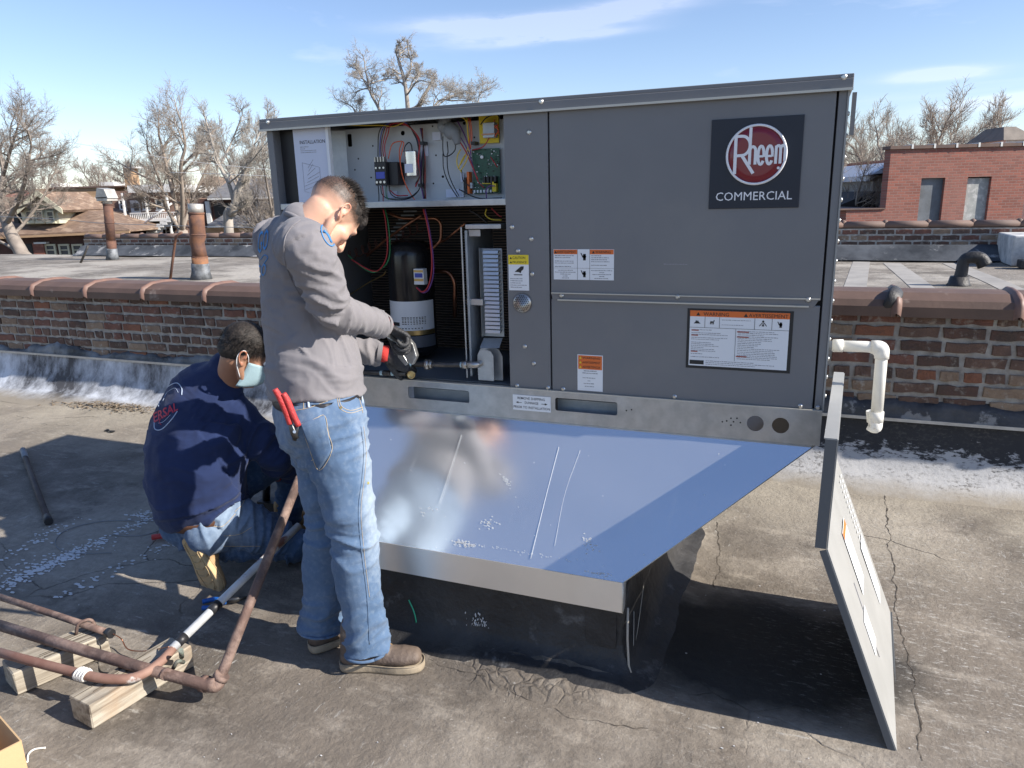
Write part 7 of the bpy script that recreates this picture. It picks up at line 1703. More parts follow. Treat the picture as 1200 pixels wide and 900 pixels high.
# roof hood on top
F2 = Fac(1190, 172, 30); hd = thing('roof_hood', 'brown sheet metal ventilation hood on top of the red brick building', 'vent hood', F2.o)
F2.box(b := MB(), 1176, 164, 1215, 185, 0, 2); b.build('white_base', M['farwhite'], hd)
q_ = [F2.uv(1174, 164.5), F2.uv(1216, 164.5), F2.uv(1202, 147), F2.uv(1188, 147)]; b = MB(); b.hexa([F2.p(q_[0][0], -.1, q_[0][1]), F2.p(q_[1][0], -.1, q_[0][1]), F2.p(q_[1][0], 2.1, q_[0][1]), F2.p(q_[0][0], 2.1, q_[0][1])], [F2.p(q_[3][0], .5, q_[3][1]), F2.p(q_[2][0], .5, q_[3][1]), F2.p(q_[2][0], 1.5, q_[3][1]), F2.p(q_[3][0], 1.5, q_[3][1])]); b.build('hood', mat('brown_sheet', (.22, .19, .16), .7, .2, var=(.15, .13, .11), scale=3), hd)
F2.box(b := MB(), 1198, 205, 1240, 330, 3, 9); o = b.build('white_shed', M['farwhite']); setp(o, 'pale shed wall glimpsed past the right end of the brick building', 'shed')
# (8) small grey house and dark roof left of it
F = Fac(1030, 245, 30); h = thing('grey_side_house', 'small grey clapboard house beside the red brick building at right', 'house', F.o)
q_ = [F.uv(1021, 250), F.uv(1044, 250), F.uv(1044, 198), F.uv(1023, 210)]; b = MB(); b.slab([F.p(u, 0, v) for u, v in q_], CB, 6); b.build('wall', mat('grey_siding', (.42, .42, .40), .8, var=(.34, .34, .33), scale=3), h)
q_ = [F.uv(1019, 212, -.3), F.uv(1046, 196, -.3)]; b = MB(); b.slab([F.p(q_[0][0], -.3, q_[0][1]), F.p(q_[1][0], -.3, q_[1][1]), F.p(q_[1][0], -.3, q_[1][1] + .18), F.p(q_[0][0], -.3, q_[0][1] + .18)], CB, 6.6); b.build('roof', mat('snowy_blue_metal', (.55, .60, .68), .5), h)
window(F, h, 1031, 214, 1036, 240, M['farwhite'], .1, -.05, False)
F.box(b := MB(), 1024, 191, 1040, 200, 3, 5); b.build('dormer_box', M['unit_dark'], h)
F = Fac(1005, 245, 28); h = thing('dark_roof_shed', 'low building with dark sloping roof at left of the grey house', 'shed', F.o)
q_ = [F.uv(975, 252), F.uv(1026, 252), F.uv(1026, 224), F.uv(1008, 231), F.uv(975, 244)]; b = MB(); b.slab([F.p(u, 0, v) for u, v in q_], CB, 5); b.build('roof', M['unit_dark'], h)
# ================================================================ bare winter trees
def barkmat(name, c, c2): return mat(name, c, .9, 0, var=c2, scale=3, bump=.8, bscale=12)
BK = [barkmat('grey_bark', (.29, .25, .215), (.21, .18, .155)), barkmat('pale_bark', (.38, .345, .30), (.28, .25, .215)), barkmat('brown_bark', (.26, .21, .175), (.19, .155, .13)), barkmat('tan_bark', (.34, .285, .235), (.25, .21, .175))]
class Tree:
    def __init__(s, seed, tw=.012): s.rng = random.Random(seed); s.t = MB(); s.c = MB(); s.tw = tw; s.cnt = 0
    def rv(s): return Vector((s.rng.gauss(0, 1), s.rng.gauss(0, 1), s.rng.gauss(0, 1)))
    def branch(s, p, d, L_, r, lv, mx, P):
        n = 5 if lv < 2 else (4 if lv < 3 else 3); pts = [p.copy()]; dirs = [d.copy()]; step = L_ / n
        for i in range(n):
            d = (d + s.rv() * P['wig'] * (1 + .25 * lv) + UP * P['up'] * (.6 if lv < 2 else 1)).normalized(); p = p + d * step; pts.append(p.copy()); dirs.append(d.copy())
        rr = [max(s.tw * .45, r * (1 - .62 * i / n)) for i in range(n + 1)]
        if lv >= mx: rr = [max(s.tw * .3, r * (1 - .8 * i / n)) for i in range(n + 1)]
        (s.t if lv < 2 else s.c).tube(pts, rr, (7, 6, 4, 3, 3, 3)[min(lv, 5)], False); s.cnt += 1
        if lv >= mx: return
        k = P['n'][min(lv, len(P['n']) - 1)]; k = k if isinstance(k, int) else s.rng.randint(*k)
        s.sprout(pts, dirs, rr, L_, lv, mx, P, k)
    def sprout(s, pts, dirs, rr, L_, lv, mx, P, k, t0=.22):
        n = len(pts) - 1
        for j in range(k):
            t = (t0 + (1 - t0) * (j + s.rng.random() * .9) / k) * n; i = min(int(t), n - 1); q = pts[i].lerp(pts[i + 1], t - i); dd = dirs[i]
            ax = dd.cross(s.rv()).normalized(); ang = math.radians(s.rng.uniform(*P['ang'])); nd = (Matrix.Rotation(ang, 3, ax) @ dd).normalized()
            if nd.z < -.25: nd.z *= -.3; nd.normalize()
            fr = t / n; l = L_ * s.rng.uniform(*P['len']) * (1.05 - .45 * fr); s.branch(q, nd, l, max(s.tw * .6, (rr[i]) * s.rng.uniform(.45, .65)), lv + 1, mx, P)
        # the leader carries on
        s.branch(pts[-1], dirs[-1], L_ * .55, rr[-1] * .95, lv + 1, mx, P)
    def limb(s, path, r0, r1, mx, P, k, lv=0, t0=.3, seg=9):
        if P['n'] != [0]: r0 *= .6; r1 *= .6
        else: r0 *= .8; r1 *= .8
        P_ = curve_pts(path, 4); n = len(P_); rr = [r0 + (r1 - r0) * i / (n - 1) for i in range(n)]
        s.t.tube(P_, rr, seg, True); dirs = [(P_[min(i + 1, n - 1)] - P_[max(i - 1, 0)]).normalized() for i in range(n)]
        L_ = sum((P_[i + 1] - P_[i]).length for i in range(n - 1)); s.sprout(P_, dirs, rr, L_ * P.get('k0', .55), lv, mx, P, k, t0)
    def done(s, label, m, base, group=None):
        o = thing('bare_tree', label, 'tree', base, group); s.t.build('trunk', m, o); s.c.build('crown', m, o); return o
def depth(px, py, Y, dd=0): return on(px, py, Y + dd)
PV = dict(wig=.13, up=.10, n=[7, 6, 4, 4, 3], ang=(26, 60), len=(.55, .88))
# big tree far left, leaning left, wide crown
Y = 21; t = Tree(11, .009); P1_ = dict(PV, up=.07, n=[7, 6, 5, 5], ang=(28, 66))
base = on(40, 330, Y); base.z = -7
j1 = depth(8, 262, Y); t.limb([base + Vector((.3, 0, 0)), depth(38, 325, Y), depth(26, 298, Y), depth(14, 276, Y), j1], .42, .26, 1, dict(P1_, n=[0]), 0)
for path, r in (([j1, depth(0, 235, Y), depth(4, 205, Y, .5), depth(0, 175, Y, 1)], .24), ([j1, depth(20, 238, Y, -.5), depth(30, 210, Y, -1), depth(35, 180, Y, -1.2)], .18), ([depth(14, 276, Y), depth(28, 262, Y, .5), depth(50, 232, Y, 1), depth(62, 205, Y, 1.4)], .13), ([j1, depth(-20, 240, Y, .6), depth(-35, 205, Y, 1)], .2), ([depth(2, 230, Y), depth(22, 205, Y, 1), depth(48, 180, Y, 2)], .12), ([depth(4, 205, Y), depth(14, 170, Y, -1), depth(22, 145, Y, -1)], .12)):
    t.limb(path, r, r * .42, 4, dict(P1_, k0=.52), 8, 0, .25)
t.limb([depth(40, 330, Y, .3), depth(20, 296, Y, .3), depth(-5, 280, Y, .3)], .13, .09, 2, PV, 2, 1, .6)
t.done('large pale bare tree with thick leaning trunk at far left', BK[0], base, 'bare trees beyond the roofs')
# broad multi-stemmed tree in front of the porches
Y = 27; t = Tree(5, .009); base = on(218, 300, Y); base.z = -7; f0 = depth(213, 272, Y)
t.limb([base, depth(216, 285, Y), f0], .34, .24, 1, dict(PV, n=[0]), 0)
for path, r in (([f0, depth(196, 245, Y), depth(188, 215, Y, -.5), depth(175, 180, Y, -1)], .17), ([f0, depth(206, 240, Y, .4), depth(196, 200, Y, .8), depth(192, 180, Y, .8), depth(186, 158, Y, .8)], .2), ([f0, depth(214, 235, Y, -.6), depth(212, 195, Y, -1), depth(217, 172, Y, -1), depth(214, 150, Y, -1)], .18), ([f0, depth(222, 245, Y, .4), depth(234, 215, Y, 1), depth(248, 185, Y, 1.3)], .15), ([depth(188, 215, Y), depth(165, 205, Y, .5), depth(138, 190, Y, 1)], .11), ([depth(196, 245, Y), depth(170, 235, Y, -1), depth(145, 205, Y, -1.6)], .09), ([depth(212, 195, Y), depth(232, 175, Y, 0), depth(246, 158, Y, .5)], .11)):
    t.limb(path, r, r * .4, 4, dict(PV, n=[7, 6, 5, 5], k0=.44, up=.09, ang=(26, 64)), 8, 0, .2)
t.done('broad multi stemmed bare tree in front of the house with porches', BK[3], base, 'bare trees beyond the roofs')
# forked pale tree
Y = 24; t = Tree(9, .0085); base = on(270, 290, Y); base.z = -7; f0 = depth(272, 250, Y)
t.limb([base, depth(268, 270, Y), f0, depth(275, 240, Y)], .26, .2, 1, dict(PV, n=[0]), 0)
f1 = depth(275, 240, Y)
for path, r in (([f1, depth(268, 215, Y), depth(258, 195, Y), depth(250, 172, Y, .4), depth(244, 150, Y, .5)], .15), ([f1, depth(280, 225, Y), depth(288, 198, Y), depth(292, 192, Y)], .15), ([depth(288, 198, Y), depth(300, 165, Y, .5), depth(312, 140, Y, 1)], .07), ([depth(258, 195, Y), depth(272, 165, Y, 1), depth(284, 135, Y, 1)], .08), ([f0, depth(282, 245, Y, -.5), depth(290, 236, Y, -.6)], .10), ([depth(268, 215, Y), depth(285, 200, Y, -1), depth(310, 170, Y, -1.5)], .06)):
    t.limb(path, r, r * .45, 4, dict(PV, n=[6, 6, 5, 4], k0=.42, up=.10), 7, 0, .25)
t.done('pale bare tree with forked trunk near the left edge of the unit', BK[1], base, 'bare trees beyond the roofs')
# gnarled tree whose top rises above the unit
Y = 30; t = Tree(31, .009); PG = dict(wig=.20, up=.05, n=[6, 6, 5, 4], ang=(30, 70), len=(.54, .84), k0=.42)
base = on(478, 300, Y); base.z = -7; f0 = depth(478, 180, Y)
t.limb([base, depth(478, 240, Y), f0], .5, .33, 1, dict(PV, n=[0]), 0)
for path, r in (([f0, depth(478, 130, Y), depth(474, 95, Y), depth(467, 72, Y)], .23), ([f0, depth(455, 150, Y), depth(443, 125, Y, .5), depth(434, 108, Y, .5), depth(430, 90, Y, .5)], .18), ([depth(474, 95, Y), depth(482, 78, Y), depth(478, 58, Y)], .10), ([depth(467, 72, Y), depth(464, 58, Y), depth(470, 50, Y)], .08), ([depth(434, 108, Y), depth(424, 90, Y, 1), depth(418, 80, Y, 1)], .08), ([depth(434, 98, Y), depth(450, 93, Y, 1), depth(460, 92, Y, 1)], .07), ([f0, depth(500, 140, Y, .5), depth(515, 118, Y, 1), depth(530, 118, Y, 1)], .14), ([depth(478, 110, Y), depth(490, 95, Y, -1), depth(508, 98, Y, -1)], .07), ([f0, depth(430, 150, Y, 1), depth(415, 128, Y, 1)], .12), ([f0, depth(540, 150, Y, 1), depth(560, 120, Y, 1)], .12), ([depth(505, 130, Y), depth(530, 112, Y, 2), depth(558, 108, Y, 2)], .06)):
    t.limb(path, r * .9, r * .4, 4, PG, 7, 0, .2)
t.done('gnarled bare tree rising above the top of the grey unit', BK[1], base, 'bare trees beyond the roofs')
# trees beyond the brick building and fill-in trees: one crown per kind, each tree its own object
def vase(seed, H_, tw, m, n=(7, 7, 6, 5)):
    t = Tree(seed, tw); P = dict(PV, n=list(n), k0=.42, up=.12, ang=(18, 48), wig=.12); o = Vector((0, 0, 0))
    t.limb([o, Vector((.1, 0, H_ * .18)), Vector((0, .1, H_ * .34))], H_ * .028, H_ * .02, 1, dict(P, n=[0]), 0)
    f_ = Vector((0, .1, H_ * .34))
    for k in range(6):
        a = k * PI / 3 + .4; rd = H_ * (.16 + .06 * (k % 2)); t.limb([f_, f_ + Vector((math.cos(a) * rd * .5, math.sin(a) * rd * .5, H_ * .18)), f_ + Vector((math.cos(a) * rd, math.sin(a) * rd, H_ * .40))], H_ * .013, H_ * .005, 4, P, 6, 0, .2)
    return t.t.mesh('trunk_mesh'), t.c.mesh('crown_mesh')
kinds = [vase(s_, 11, .010, None, (7, 6, 5, 5)) for s_ in (41, 52)]
def plant(px, py_top, Y, kind, m, label, rot=0, group=None, sx=1.0):
    group = group or 'bare trees beyond the roofs'
    p = on(px, py_top, Y); H_ = p.z + 7; k = H_ / 11.0 * 1.15; o = thing('bare_tree', label, 'tree', (p.x, p.y, -7), group); o.rotation_euler = (0, 0, rot); o.scale = (k * sx, k * sx, k)
    for nm, me in zip(('trunk', 'crown'), kinds[kind]):
        c = bpy.data.objects.new(nm, me); COL.objects.link(c); c.parent = o
        if not me.materials: me.materials.append(m)
        c.material_slots[0].link = 'OBJECT'; c.material_slots[0].material = m
for a_ in ((1105, 122, 40, 0, BK[3], 'wide tan bare tree behind the red brick building', 0, None, 1.25), (1160, 138, 46, 1, BK[3], 'smaller bare tree near the roof hood at right', 1, None, 1.1), (1058, 138, 48, 1, BK[1], 'thin pale bare tree above the left corner of the brick building', 2, None, 1.0),
           (1005, 160, 36, 0, BK[3], 'bare tree rising beside the right end of the unit', 3, None, .9), (1022, 172, 42, 1, BK[1], 'pale bare tree behind the small grey house', 4, None, 1.0), (992, 175, 30, 1, BK[3], 'low bare tree just right of the unit, above the dark roof', 5.5, None, .9),
           (318, 150, 34, 1, BK[0], 'bare tree just left of the unit behind the grey shingled house', 1.7, None, 1.0), (92, 200, 50, 0, BK[2], 'bare tree behind the tan brick building', 2.5, None, 1.1), (140, 190, 56, 1, BK[0], 'distant bare tree above the chimney of the porch house', 3.4, None, 1.2), (262, 175, 48, 0, BK[0], 'bare tree behind the orange brick gable', .6, None, 1.1)):
    plant(*a_)
# far woods: one mass of overlapping bare crowns
wd_ = MB(); rng = random.Random(3)
kt, kc = vase(63, 11, .022, None, (5, 5, 4, 3))
vs_ = [v.co.copy() for v in kc.vertices]; fs_ = [tuple(p.vertices) for p in kc.polygons]
step_ = max(1, len(fs_) // 9000)
for px in list(range(-30, 345, 24)) + list(range(345, 985, 36)) + list(range(985, 1060, 40)):
    Yf = rng.uniform(75, 110); p = on(px + rng.uniform(-8, 8), rng.uniform(205, 222) if px < 600 else rng.uniform(196, 215), Yf); k = (p.z + 7) / 11; a = rng.random() * 6; ca, sa = math.cos(a), math.sin(a); kk = k * 1.3
    wd_.add([(p.x + (v.x * ca - v.y * sa) * kk, p.y + (v.x * sa + v.y * ca) * kk, -7 + v.z * k) for v in vs_], fs_, True)
setp(wd_.build('distant_woods', BK[2], None, False), 'grey brown mass of distant bare trees along the skyline', 'woods', kind='stuff')
# overhead cables
for i, (pts, Y_, r, lab) in enumerate((([(-30, 146), (60, 163), (140, 176), (230, 190), (330, 200)], 20, .012, 'thin overhead cable sloping down behind the left tree'), ([(200, 202), (260, 204), (330, 207)], 22, .014, 'pale overhead cable in front of the grey shingled house'), ([(-20, 253), (70, 257), (130, 262), (330, 268)], 17, .014, 'low overhead cable crossing the cream dormer house'))):
    b = MB(); b.tube(curve_pts([on(a, c, Y_) for a, c in pts], 8), r * .7, 5); setp(b.build('overhead_cable', M['farwhite'] if i < 2 else M['conduit'], None), lab, 'cable', 'overhead cables')
# ================================================================ pipes, timber and odds and ends on the near roof
RP_ = mat('rusted_pipe', (.155, .095, .075), .8, .1, var=(.10, .068, .058), scale=14, var2=(.27, .19, .155), scale2=11, lo2=.48, bump=.5, bscale=90)
WPn = mat('white_flaked_pipe', (.60, .61, .60), .6, .1, var=(.45, .46, .46), scale=18, var2=(.20, .085, .055), scale2=7, lo2=.56, hi2=.62)
RP2 = mat('red_brown_pipe', (.19, .095, .07), .75, .1, var=(.28, .17, .13), scale=10, var2=(.62, .60, .58), scale2=6, lo2=.60, hi2=.66)
WOOD = mat('weathered_timber', (.44, .37, .27), .85, 0, var=(.33, .27, .19), scale=3, stretch=(1, 1, 1), bump=1.0, bscale=40)
def woodmat(dirv):
    m = bpy.data.materials.new('weathered_timber'); m.use_nodes = True; t = m.node_tree; N = t.nodes; K = t.links.new; bs = N['Principled BSDF']; bs.inputs['Roughness'].default_value = .85
    g = N.new('ShaderNodeNewGeometry'); mp = N.new('ShaderNodeMapping'); mp.vector_type = 'POINT'; mp.inputs['Rotation'].default_value = (0, 0, -math.atan2(dirv.y, dirv.x)); mp.inputs['Scale'].default_value = (1, 1, 1)
    K(g.outputs['Position'], mp.inputs[0]); m2 = N.new('ShaderNodeMapping'); m2.inputs['Scale'].default_value = (2.5, 42, 42); K(mp.outputs[0], m2.inputs[0])
    n = N.new('ShaderNodeTexNoise'); n.inputs['Scale'].default_value = 1; n.inputs['Detail'].default_value = 9; n.inputs['Roughness'].default_value = .65; n.inputs['Distortion'].default_value = .5; K(m2.outputs[0], n.inputs[0])
    r = N.new('ShaderNodeValToRGB'); r.color_ramp.elements[0].position = .36; r.color_ramp.elements[0].color = (.17, .14, .105, 1); r.color_ramp.elements[1].position = .60; r.color_ramp.elements[1].color = (.40, .36, .29, 1); K(n.outputs[0], r.inputs[0])
    n2 = N.new('ShaderNodeTexNoise'); n2.inputs['Scale'].default_value = 6; n2.inputs['Detail'].default_value = 6; K(g.outputs['Position'], n2.inputs[0]); r2 = N.new('ShaderNodeMapRange'); r2.inputs[1].default_value = .55; r2.inputs[2].default_value = .7; r2.inputs[4].default_value = .6; K(n2.outputs[0], r2.inputs[0])
    x = N.new('ShaderNodeMix'); x.data_type = 'RGBA'; K(r2.outputs[0], x.inputs[0]); K(r.outputs[0], x.inputs[6]); x.inputs[7].default_value = (.32, .20, .11, 1); K(x.outputs[2], bs.inputs['Base Color'])
    bp = N.new('ShaderNodeBump'); bp.inputs['Strength'].default_value = .9; bp.inputs['Distance'].default_value = .004; K(n.outputs[0], bp.inputs['Height']); K(bp.outputs[0], bs.inputs['Normal']); return m
def timber(pa, pb, w, hgt, label):
    """sleeper from end a to end b (centre line on the roof)"""
    a, c = Vector((*pa, 0)), Vector((*pb, 0)); d_ = (c - a); L_ = d_.length; d_.normalize(); n_ = Vector((-d_.y, d_.x, 0)); t = thing('timber_block', label, 'timber', (a + c) / 2, 'timber blocks under the pipes')
    bm = bmesh.new(); bmesh.ops.create_cube(bm, size=1); bmesh.ops.scale(bm, vec=(L_, w, hgt), verts=bm.verts)
    bmesh.ops.subdivide_edges(bm, edges=[e for e in bm.edges if abs((e.verts[0].co - e.verts[1].co).x) > L_ * .5], cuts=14)
    bmesh.ops.bevel(bm, geom=list(bm.edges), offset=.004, segments=1, affect='EDGES')
    for v in bm.verts:
        v.co.y += .004 * noise.noise(Vector((v.co.x * 9, v.co.y * 20, 1))); v.co.z += .003 * noise.noise(Vector((v.co.x * 7, v.co.y * 30, 3)))
        if abs(v.co.x) > L_ * .49: v.co.x += .006 * noise.noise(Vector((v.co.y * 60, v.co.z * 60, 4)))
        p = (a + c) / 2 + d_ * v.co.x + n_ * v.co.y; v.co = Vector((p.x, p.y, v.co.z + hgt / 2 + .004))
    me = bpy.data.meshes.new('timber'); bm.to_mesh(me); bm.free(); o = link('beam', me, woodmat(d_), t)
    b = MB(); rng = random.Random(int(L_ * 1000))
    for k in range(9):     # drying checks: dark splits
        u = rng.uniform(-.4, .3) * L_; vv = rng.uniform(-.4, .4) * w; l = rng.uniform(.05, .2); q = (a + c) / 2 + d_ * u + n_ * vv; b.box(-l / 2, l / 2, -.0012, .0012, 0, .001, Matrix.Translation((q.x, q.y, hgt + .0055)) @ Matrix.Rotation(math.atan2(d_.y, d_.x) + rng.uniform(-.03, .03), 4, 'Z'))
    b.build('splits', M['crack'], t); return t
def top_at(px, py, z): p = onz(px, py, z); return (p.x, p.y)
# front block: top face corners in the photo (205,750)-(225,745) far end, (68,822) near end
hb = .085
A1 = top_at(92, 823, hb); B1 = top_at(212, 752, hb); timber(A1, B1, .115, hb, 'weathered timber block nearest the cardboard box, under the pipe bend')
A2 = top_at(8, 783, hb); B2 = top_at(118, 737, hb); timber(A2, B2, .125, hb, 'weathered timber block at the left edge, carrying three rusty pipes')
zc_ = hb + .02
def gpipe(name, lab, pts, r, m, bendr=.08, seg=14, cat='pipe'):
    t = thing(name, lab, cat, pts[len(pts) // 2]); b = MB(); b.tube(bend(pts, bendr), r, seg); b.build('pipe', m, t); return t
def Z(px, py, z): return onz(px, py, z)
t = gpipe('rusty_pipe', 'thin rusty pipe lying across the left timber block, farthest of three', [Z(-30, 690, .125), Z(60, 719, .118), Z(128, 742, .112)], .0125, RP_)
b = MB(); b.tube([Z(126, 741, .112), Z(131, 743, .111)], .017, 10); b.build('end_clamp', M['black'], t)
b = MB(); q = Z(100, 733, .116); b.tube(bend([q + Vector((-.02, -.028, -.03)), q + Vector((-.01, -.02, .02)), q + Vector((.01, .02, .02)), q + Vector((.02, .028, -.03))], .02), .006, 6); b.build('pipe_strap', RP_, t)
t = gpipe('rusty_pipe', 'thick rusty pipe over both timber blocks, ending in an elbow with riser', [Z(-30, 724, .115), Z(100, 763, .112), Z(165, 782, .11), Z(243, 803, .075), Z(254, 800, .085)], .019, RP_, .01)
el = Z(250, 800, .07)
b = MB(); b.tube(bend([Z(240, 801, .07), Z(253, 804, .07), Z(259, 793, .09)], .03), .024, 14); b.build('elbow', RP_, t)
b = MB(); b.tube([Z(237, 800.5, .07), Z(243, 802, .07)], .027, 14); b.tube([Z(257, 796, .085), Z(261, 790, .10)], .026, 14); b.build('elbow_collar', RP_, t)
top_ = on(351, 560, 2.28); b = MB(); b.tube([Z(258, 795, .085), top_], .0175, 14); b.build('riser', RP_, t)
t = gpipe('painted_pipe', 'pipe with flaking white paint curving up from the front timber block', [Z(-30, 757, .125), Z(60, 781, .120), Z(120, 796, .115), Z(160, 796, .112), Z(190, 775, .112), Z(205, 757, .118)], .0155, RP2, .14)
a_ = Z(200, 762, .116); c_ = on(350, 616, 2.30); b = MB(); b.tube([a_, c_], .0155, 14); b.build('white_section', WPn, t)
b = MB(); q = a_.lerp(c_, .30); d_ = (c_ - a_).normalized(); b.tube([q - d_ * .022, q + d_ * .022], .0185, 12); b.build('black_tape', M['black'], t); b = MB(); q = a_.lerp(c_, .07); b.tube([q - d_ * .018, q + d_ * .018], .0175, 12); b.build('black_tape', M['black'], t)
b = MB()
for k in range(7): q = Z(92 + k * 1.6, 789 + k * .45, .118); b.tube([q + Vector((math.cos(x_) * .006, math.cos(x_) * .004 * (k % 2), 0)) + Vector((0, math.sin(x_) * .0185, math.cos(x_) * .0185)) for x_ in [i * PI / 6 for i in range(13)]], .004, 5)
b.build('twine_wrap', mat('white_twine', (.66, .65, .62), .9), t)
# valve bolt and ring at the crossing
t = thing('pipe_clamp', 'rusty u-bolt with green verdigris on the front timber block', 'clamp', Z(200, 790, .1))
b = MB(); q = Z(195, 790, .10); b.lathe([(.018, -.012), (.022, 0), (.018, .012)], q, (.6, -.8, 0), 10); b.build('nut', RP_, t)
b = MB(); b.tube([Z(213, 770, .10) , Z(212, 762, .16)], .008, 8); b.tube(bend([Z(203, 783, .10), Z(208, 774, .13), Z(215, 776, .10)], .02), .007, 8); b.build('bolt', mat('verdigris', (.20, .26, .22), .7, .3, var=(.12, .10, .08), scale=30), t)
def cable(name, lab, pts, r, m, cat='wire'): b = MB(); b.tube(curve_pts(pts, 8), r, 6); return setp(b.build(name, m, None), lab, cat)
zr = lambda px, py, h=.004: Z(px, py, h) + Vector((0, 0, zroof(*Z(px, py, h).xy)))
cable('tie_wire', 'thin copper wire trailing from the end of the farthest pipe', [Z(133, 743, .11), zr(142, 748, .05), zr(150, 760, .03), zr(170, 762, .05), Z(198, 758, .13)], .0022, M['copper'])
cable('tie_wire', 'short dark wire hanging over the timber block by the thin pipe', [Z(113, 748, .115), Z(118, 760, .08), zr(115, 775), zr(118, 786), zr(128, 788)], .002, M['black'])
cable('green_wire', 'thin green wire standing up by the toe of the front boot', [zr(492, 762), on(490, 745, 2.12), on(486, 720, 2.13), on(479, 703, 2.14)], .0028, mat('green_insulation', (.03, .38, .20), .5))
cable('cable_loop', 'thin grey cable looped on the shaded roof at left', [zr(130, 648), zr(85, 648), zr(66, 640), zr(68, 628), (zr(85, 618)), zr(120, 610), zr(165, 610), zr(188, 612), zr(185, 622), zr(160, 628), zr(130, 626)], .0022, mat('grey_cable', (.20, .21, .22), .6))
cable('white_wire', 'scrap of white wire lying beside the cardboard box', [zr(32, 892), zr(33, 883), zr(40, 877), zr(53, 875)], .003, M['pvc'])
t = thing('iron_bar', 'dark iron bar lying on the shaded roof at left', 'bar', zr(42, 570)); b = MB(); b.tube([zr(28, 532, .02), zr(56, 608, .02)], .016, 8); b.build('bar', mat('dark_iron', (.07, .055, .05), .7, .3, var=(.11, .09, .08), scale=12), t); b = MB(); b.tube([zr(27, 528, .022), zr(30, 537, .022)], .019, 8); b.build('pale_end', M['conduit'], t); b = MB(); b.tube([zr(55, 605, .02), zr(57, 611, .02)], .021, 8); b.build('end_cap', M['black'], t)
t = thing('screwdriver', 'red handled tool lying behind the crouching man', 'tool', zr(192, 629)); b = MB(); b.tube([zr(178, 630, .02), zr(207, 626, .02)], .014, 10); b.build('handle', RG, t); b = MB(); b.tube([zr(207, 626, .02), zr(222, 623, .02)], .006, 8); b.build('shank', STL, t)
BLU = mat('blue_grip', (.01, .10, .38), .5)
t = thing('pliers', 'blue handled pliers on the roof between the two men', 'pliers', zr(255, 706)); b = MB(); b.tube(curve_pts([zr(237, 705, .02), zr(250, 702, .02), zr(264, 703, .02)], 4), .010, 8); b.build('grip', BLU, t); b = MB(); b.tube(curve_pts([zr(237, 712, .02), zr(250, 711, .02), zr(264, 705, .02)], 4), .010, 8); b.build('grip', BLU, t); b = MB(); b.tube([zr(264, 704, .02), zr(275, 703, .02), zr(292, 699, .02)], [.012, .013, .005], 8, flat=.5); b.build('jaw', STL, t)
t = thing('cordless_drill', 'red and black power tool on the ground in front of the crouching man', 'drill', Vector((-2.12, 2.72, 0)))
q = on(318, 556, 2.72); b = MB(); b.tube([q + Vector((-.07, 0, 0)), q + Vector((-.02, 0, 0)), q + Vector((.05, 0, 0)), q + Vector((.09, 0, 0))], [.028, .034, .030, .016], 14); b.build('motor_housing', mat('red_plastic', (.30, .02, .02), .4), t); b = MB(); b.tube([q + Vector((-.03, 0, -.02)), q + Vector((-.05, 0, -.14))], .019, 10); b.box(-.05, .05, -.035, .035, -.2, -.14, Matrix.Translation(q + Vector((-.03, 0, 0)))); b.build('handle', M['black'], t); b = MB(); b.tube([q + Vector((.09, 0, 0)), q + Vector((.13, 0, 0))], .010, 10); b.build('chuck', STL, t)
t = thing('tool_bag', 'dark open tool bag on the roof beyond the crouching man', 'tool bag', Vector((-1.95, 2.78, 0))); bev(MB().box(-2.08, -1.80, 2.68, 2.90, .004, .22).build('bag', mat('black_canvas', (.02, .02, .022), .9, bump=.6), t), .03); b = MB(); b.tube(bend([Vector((-2.06, 2.68, .2)), Vector((-2.04, 2.68, .32)), Vector((-1.84, 2.68, .32)), Vector((-1.82, 2.68, .2))], .05), .010, 8); b.build('handle', mat('orange_strap', (.6, .10, .03), .7), t)
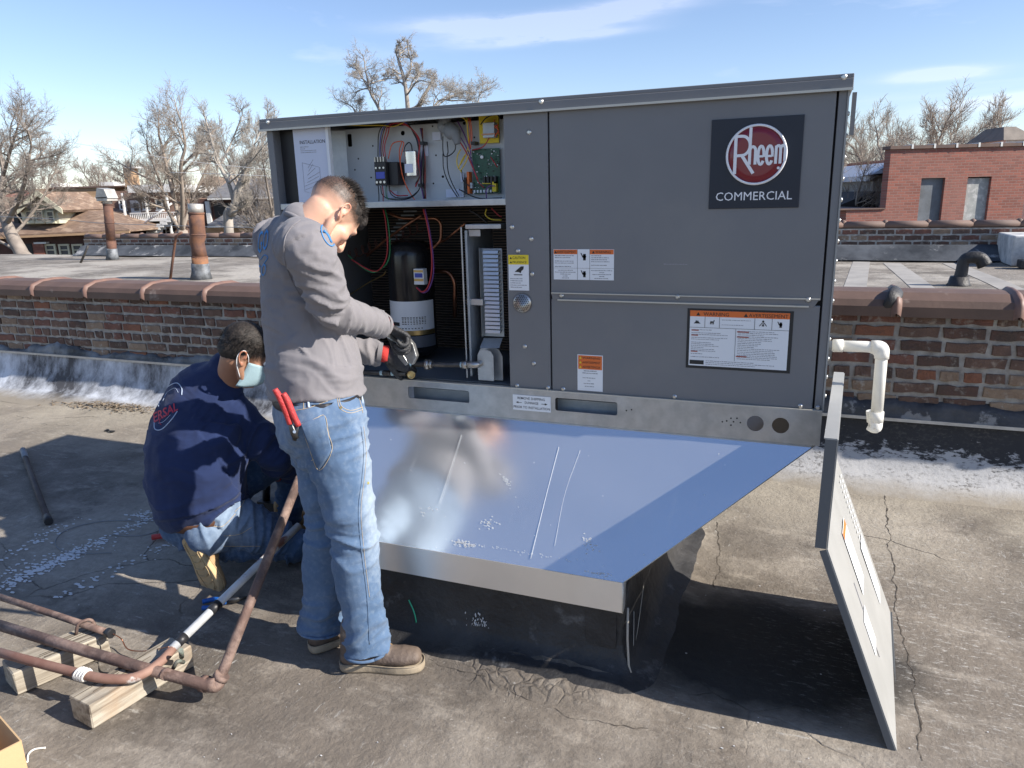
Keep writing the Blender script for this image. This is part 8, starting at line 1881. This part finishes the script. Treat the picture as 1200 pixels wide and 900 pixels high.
# cardboard box in the lower-left corner
CB_ = mat('brown_cardboard', (.50, .34, .185), .85, 0, var=(.46, .31, .165), scale=6, bump=.2, bscale=60)
bx = thing('cardboard_box', 'open brown cardboard box at the lower left corner', 'box', Z(0, 860, .2)); h_ = .26
c0 = Z(23, 868, h_); c1 = Z(-3, 838, h_)
e_ = (c0 - c1).normalized(); n_ = Vector((-e_.y, e_.x, 0)); n_ = n_ if n_.x < 0 else -n_
L1 = .40; L2 = .34
far = [c1 - e_ * (L1 - (c0 - c1).length), c0]; near_ = [p + n_ * L2 for p in far]
for nm, (a_, c_) in (('front_wall', (far[0], far[1])), ('side_wall', (far[1], near_[1])), ('back_wall', (near_[0], near_[1])), ('side_wall', (far[0], near_[0]))):
    b = MB(); d2 = (c_ - a_).normalized(); nn = Vector((-d2.y, d2.x, 0)); b.hexa([Vector((p.x, p.y, .004)) for p in (a_, c_, c_ + nn * .004, a_ + nn * .004)], [p for p in (a_, c_, c_ + nn * .004, a_ + nn * .004)]); b.build(nm, CB_, bx)
b = MB(); b.slab([Vector((p.x, p.y, .006)) for p in (far[0], far[1], near_[1], near_[0])], (0, 0, 1), .004); b.build('bottom', CB_, bx)
# wet dark patches and scraps of tar
b = MB(); setp(b.box(0, .001, 0, .001, -.5, -.499).build, kind=None) if False else None
for px, py, sx, lab in ((128, 507, .05, 'small dark scrap of tar on the sunlit roof at left'), (995, 566, .03, 'curled scrap of tar near the foot of the right flashing')):
    q = zr(px, py, .005); b = MB(); b.tube(curve_pts([q + Vector((-sx, 0, 0)), q + Vector((-sx * .3, .01, .008)), q + Vector((sx * .4, -.006, .004)), q + Vector((sx, .012, .008))], 5), [.004, .010, .007, .011, .004], 7, flat=.5); setp(b.build('tar_scrap', M['black'], None), lab, 'scrap')

# prints, pin-holes and the like are too small to pick apart
for o in bpy.data.objects:
    if o.type == 'MESH' and o.name.split('.')[0] in ('fine_print', 'print', 'label_print', 'pin_holes', 'plate_holes', 'perforation', 'terminal_screws', 'terminal_tabs', 'side_screws', 'black_components', 'white_components', 'line_drawing', 'stencil', 'scrapes', 'paint_splash', 'hair_tufts', 'side_stubble', 'stitching', 'vent_slots', 'red_headings', 'joint_bands', 'splits', 'laces', 'twine_wrap', 'balustrade', 'stairs', 'daylight_bars', 'tread', 'roof_bulkhead'): o['kind'] = 'stuff'
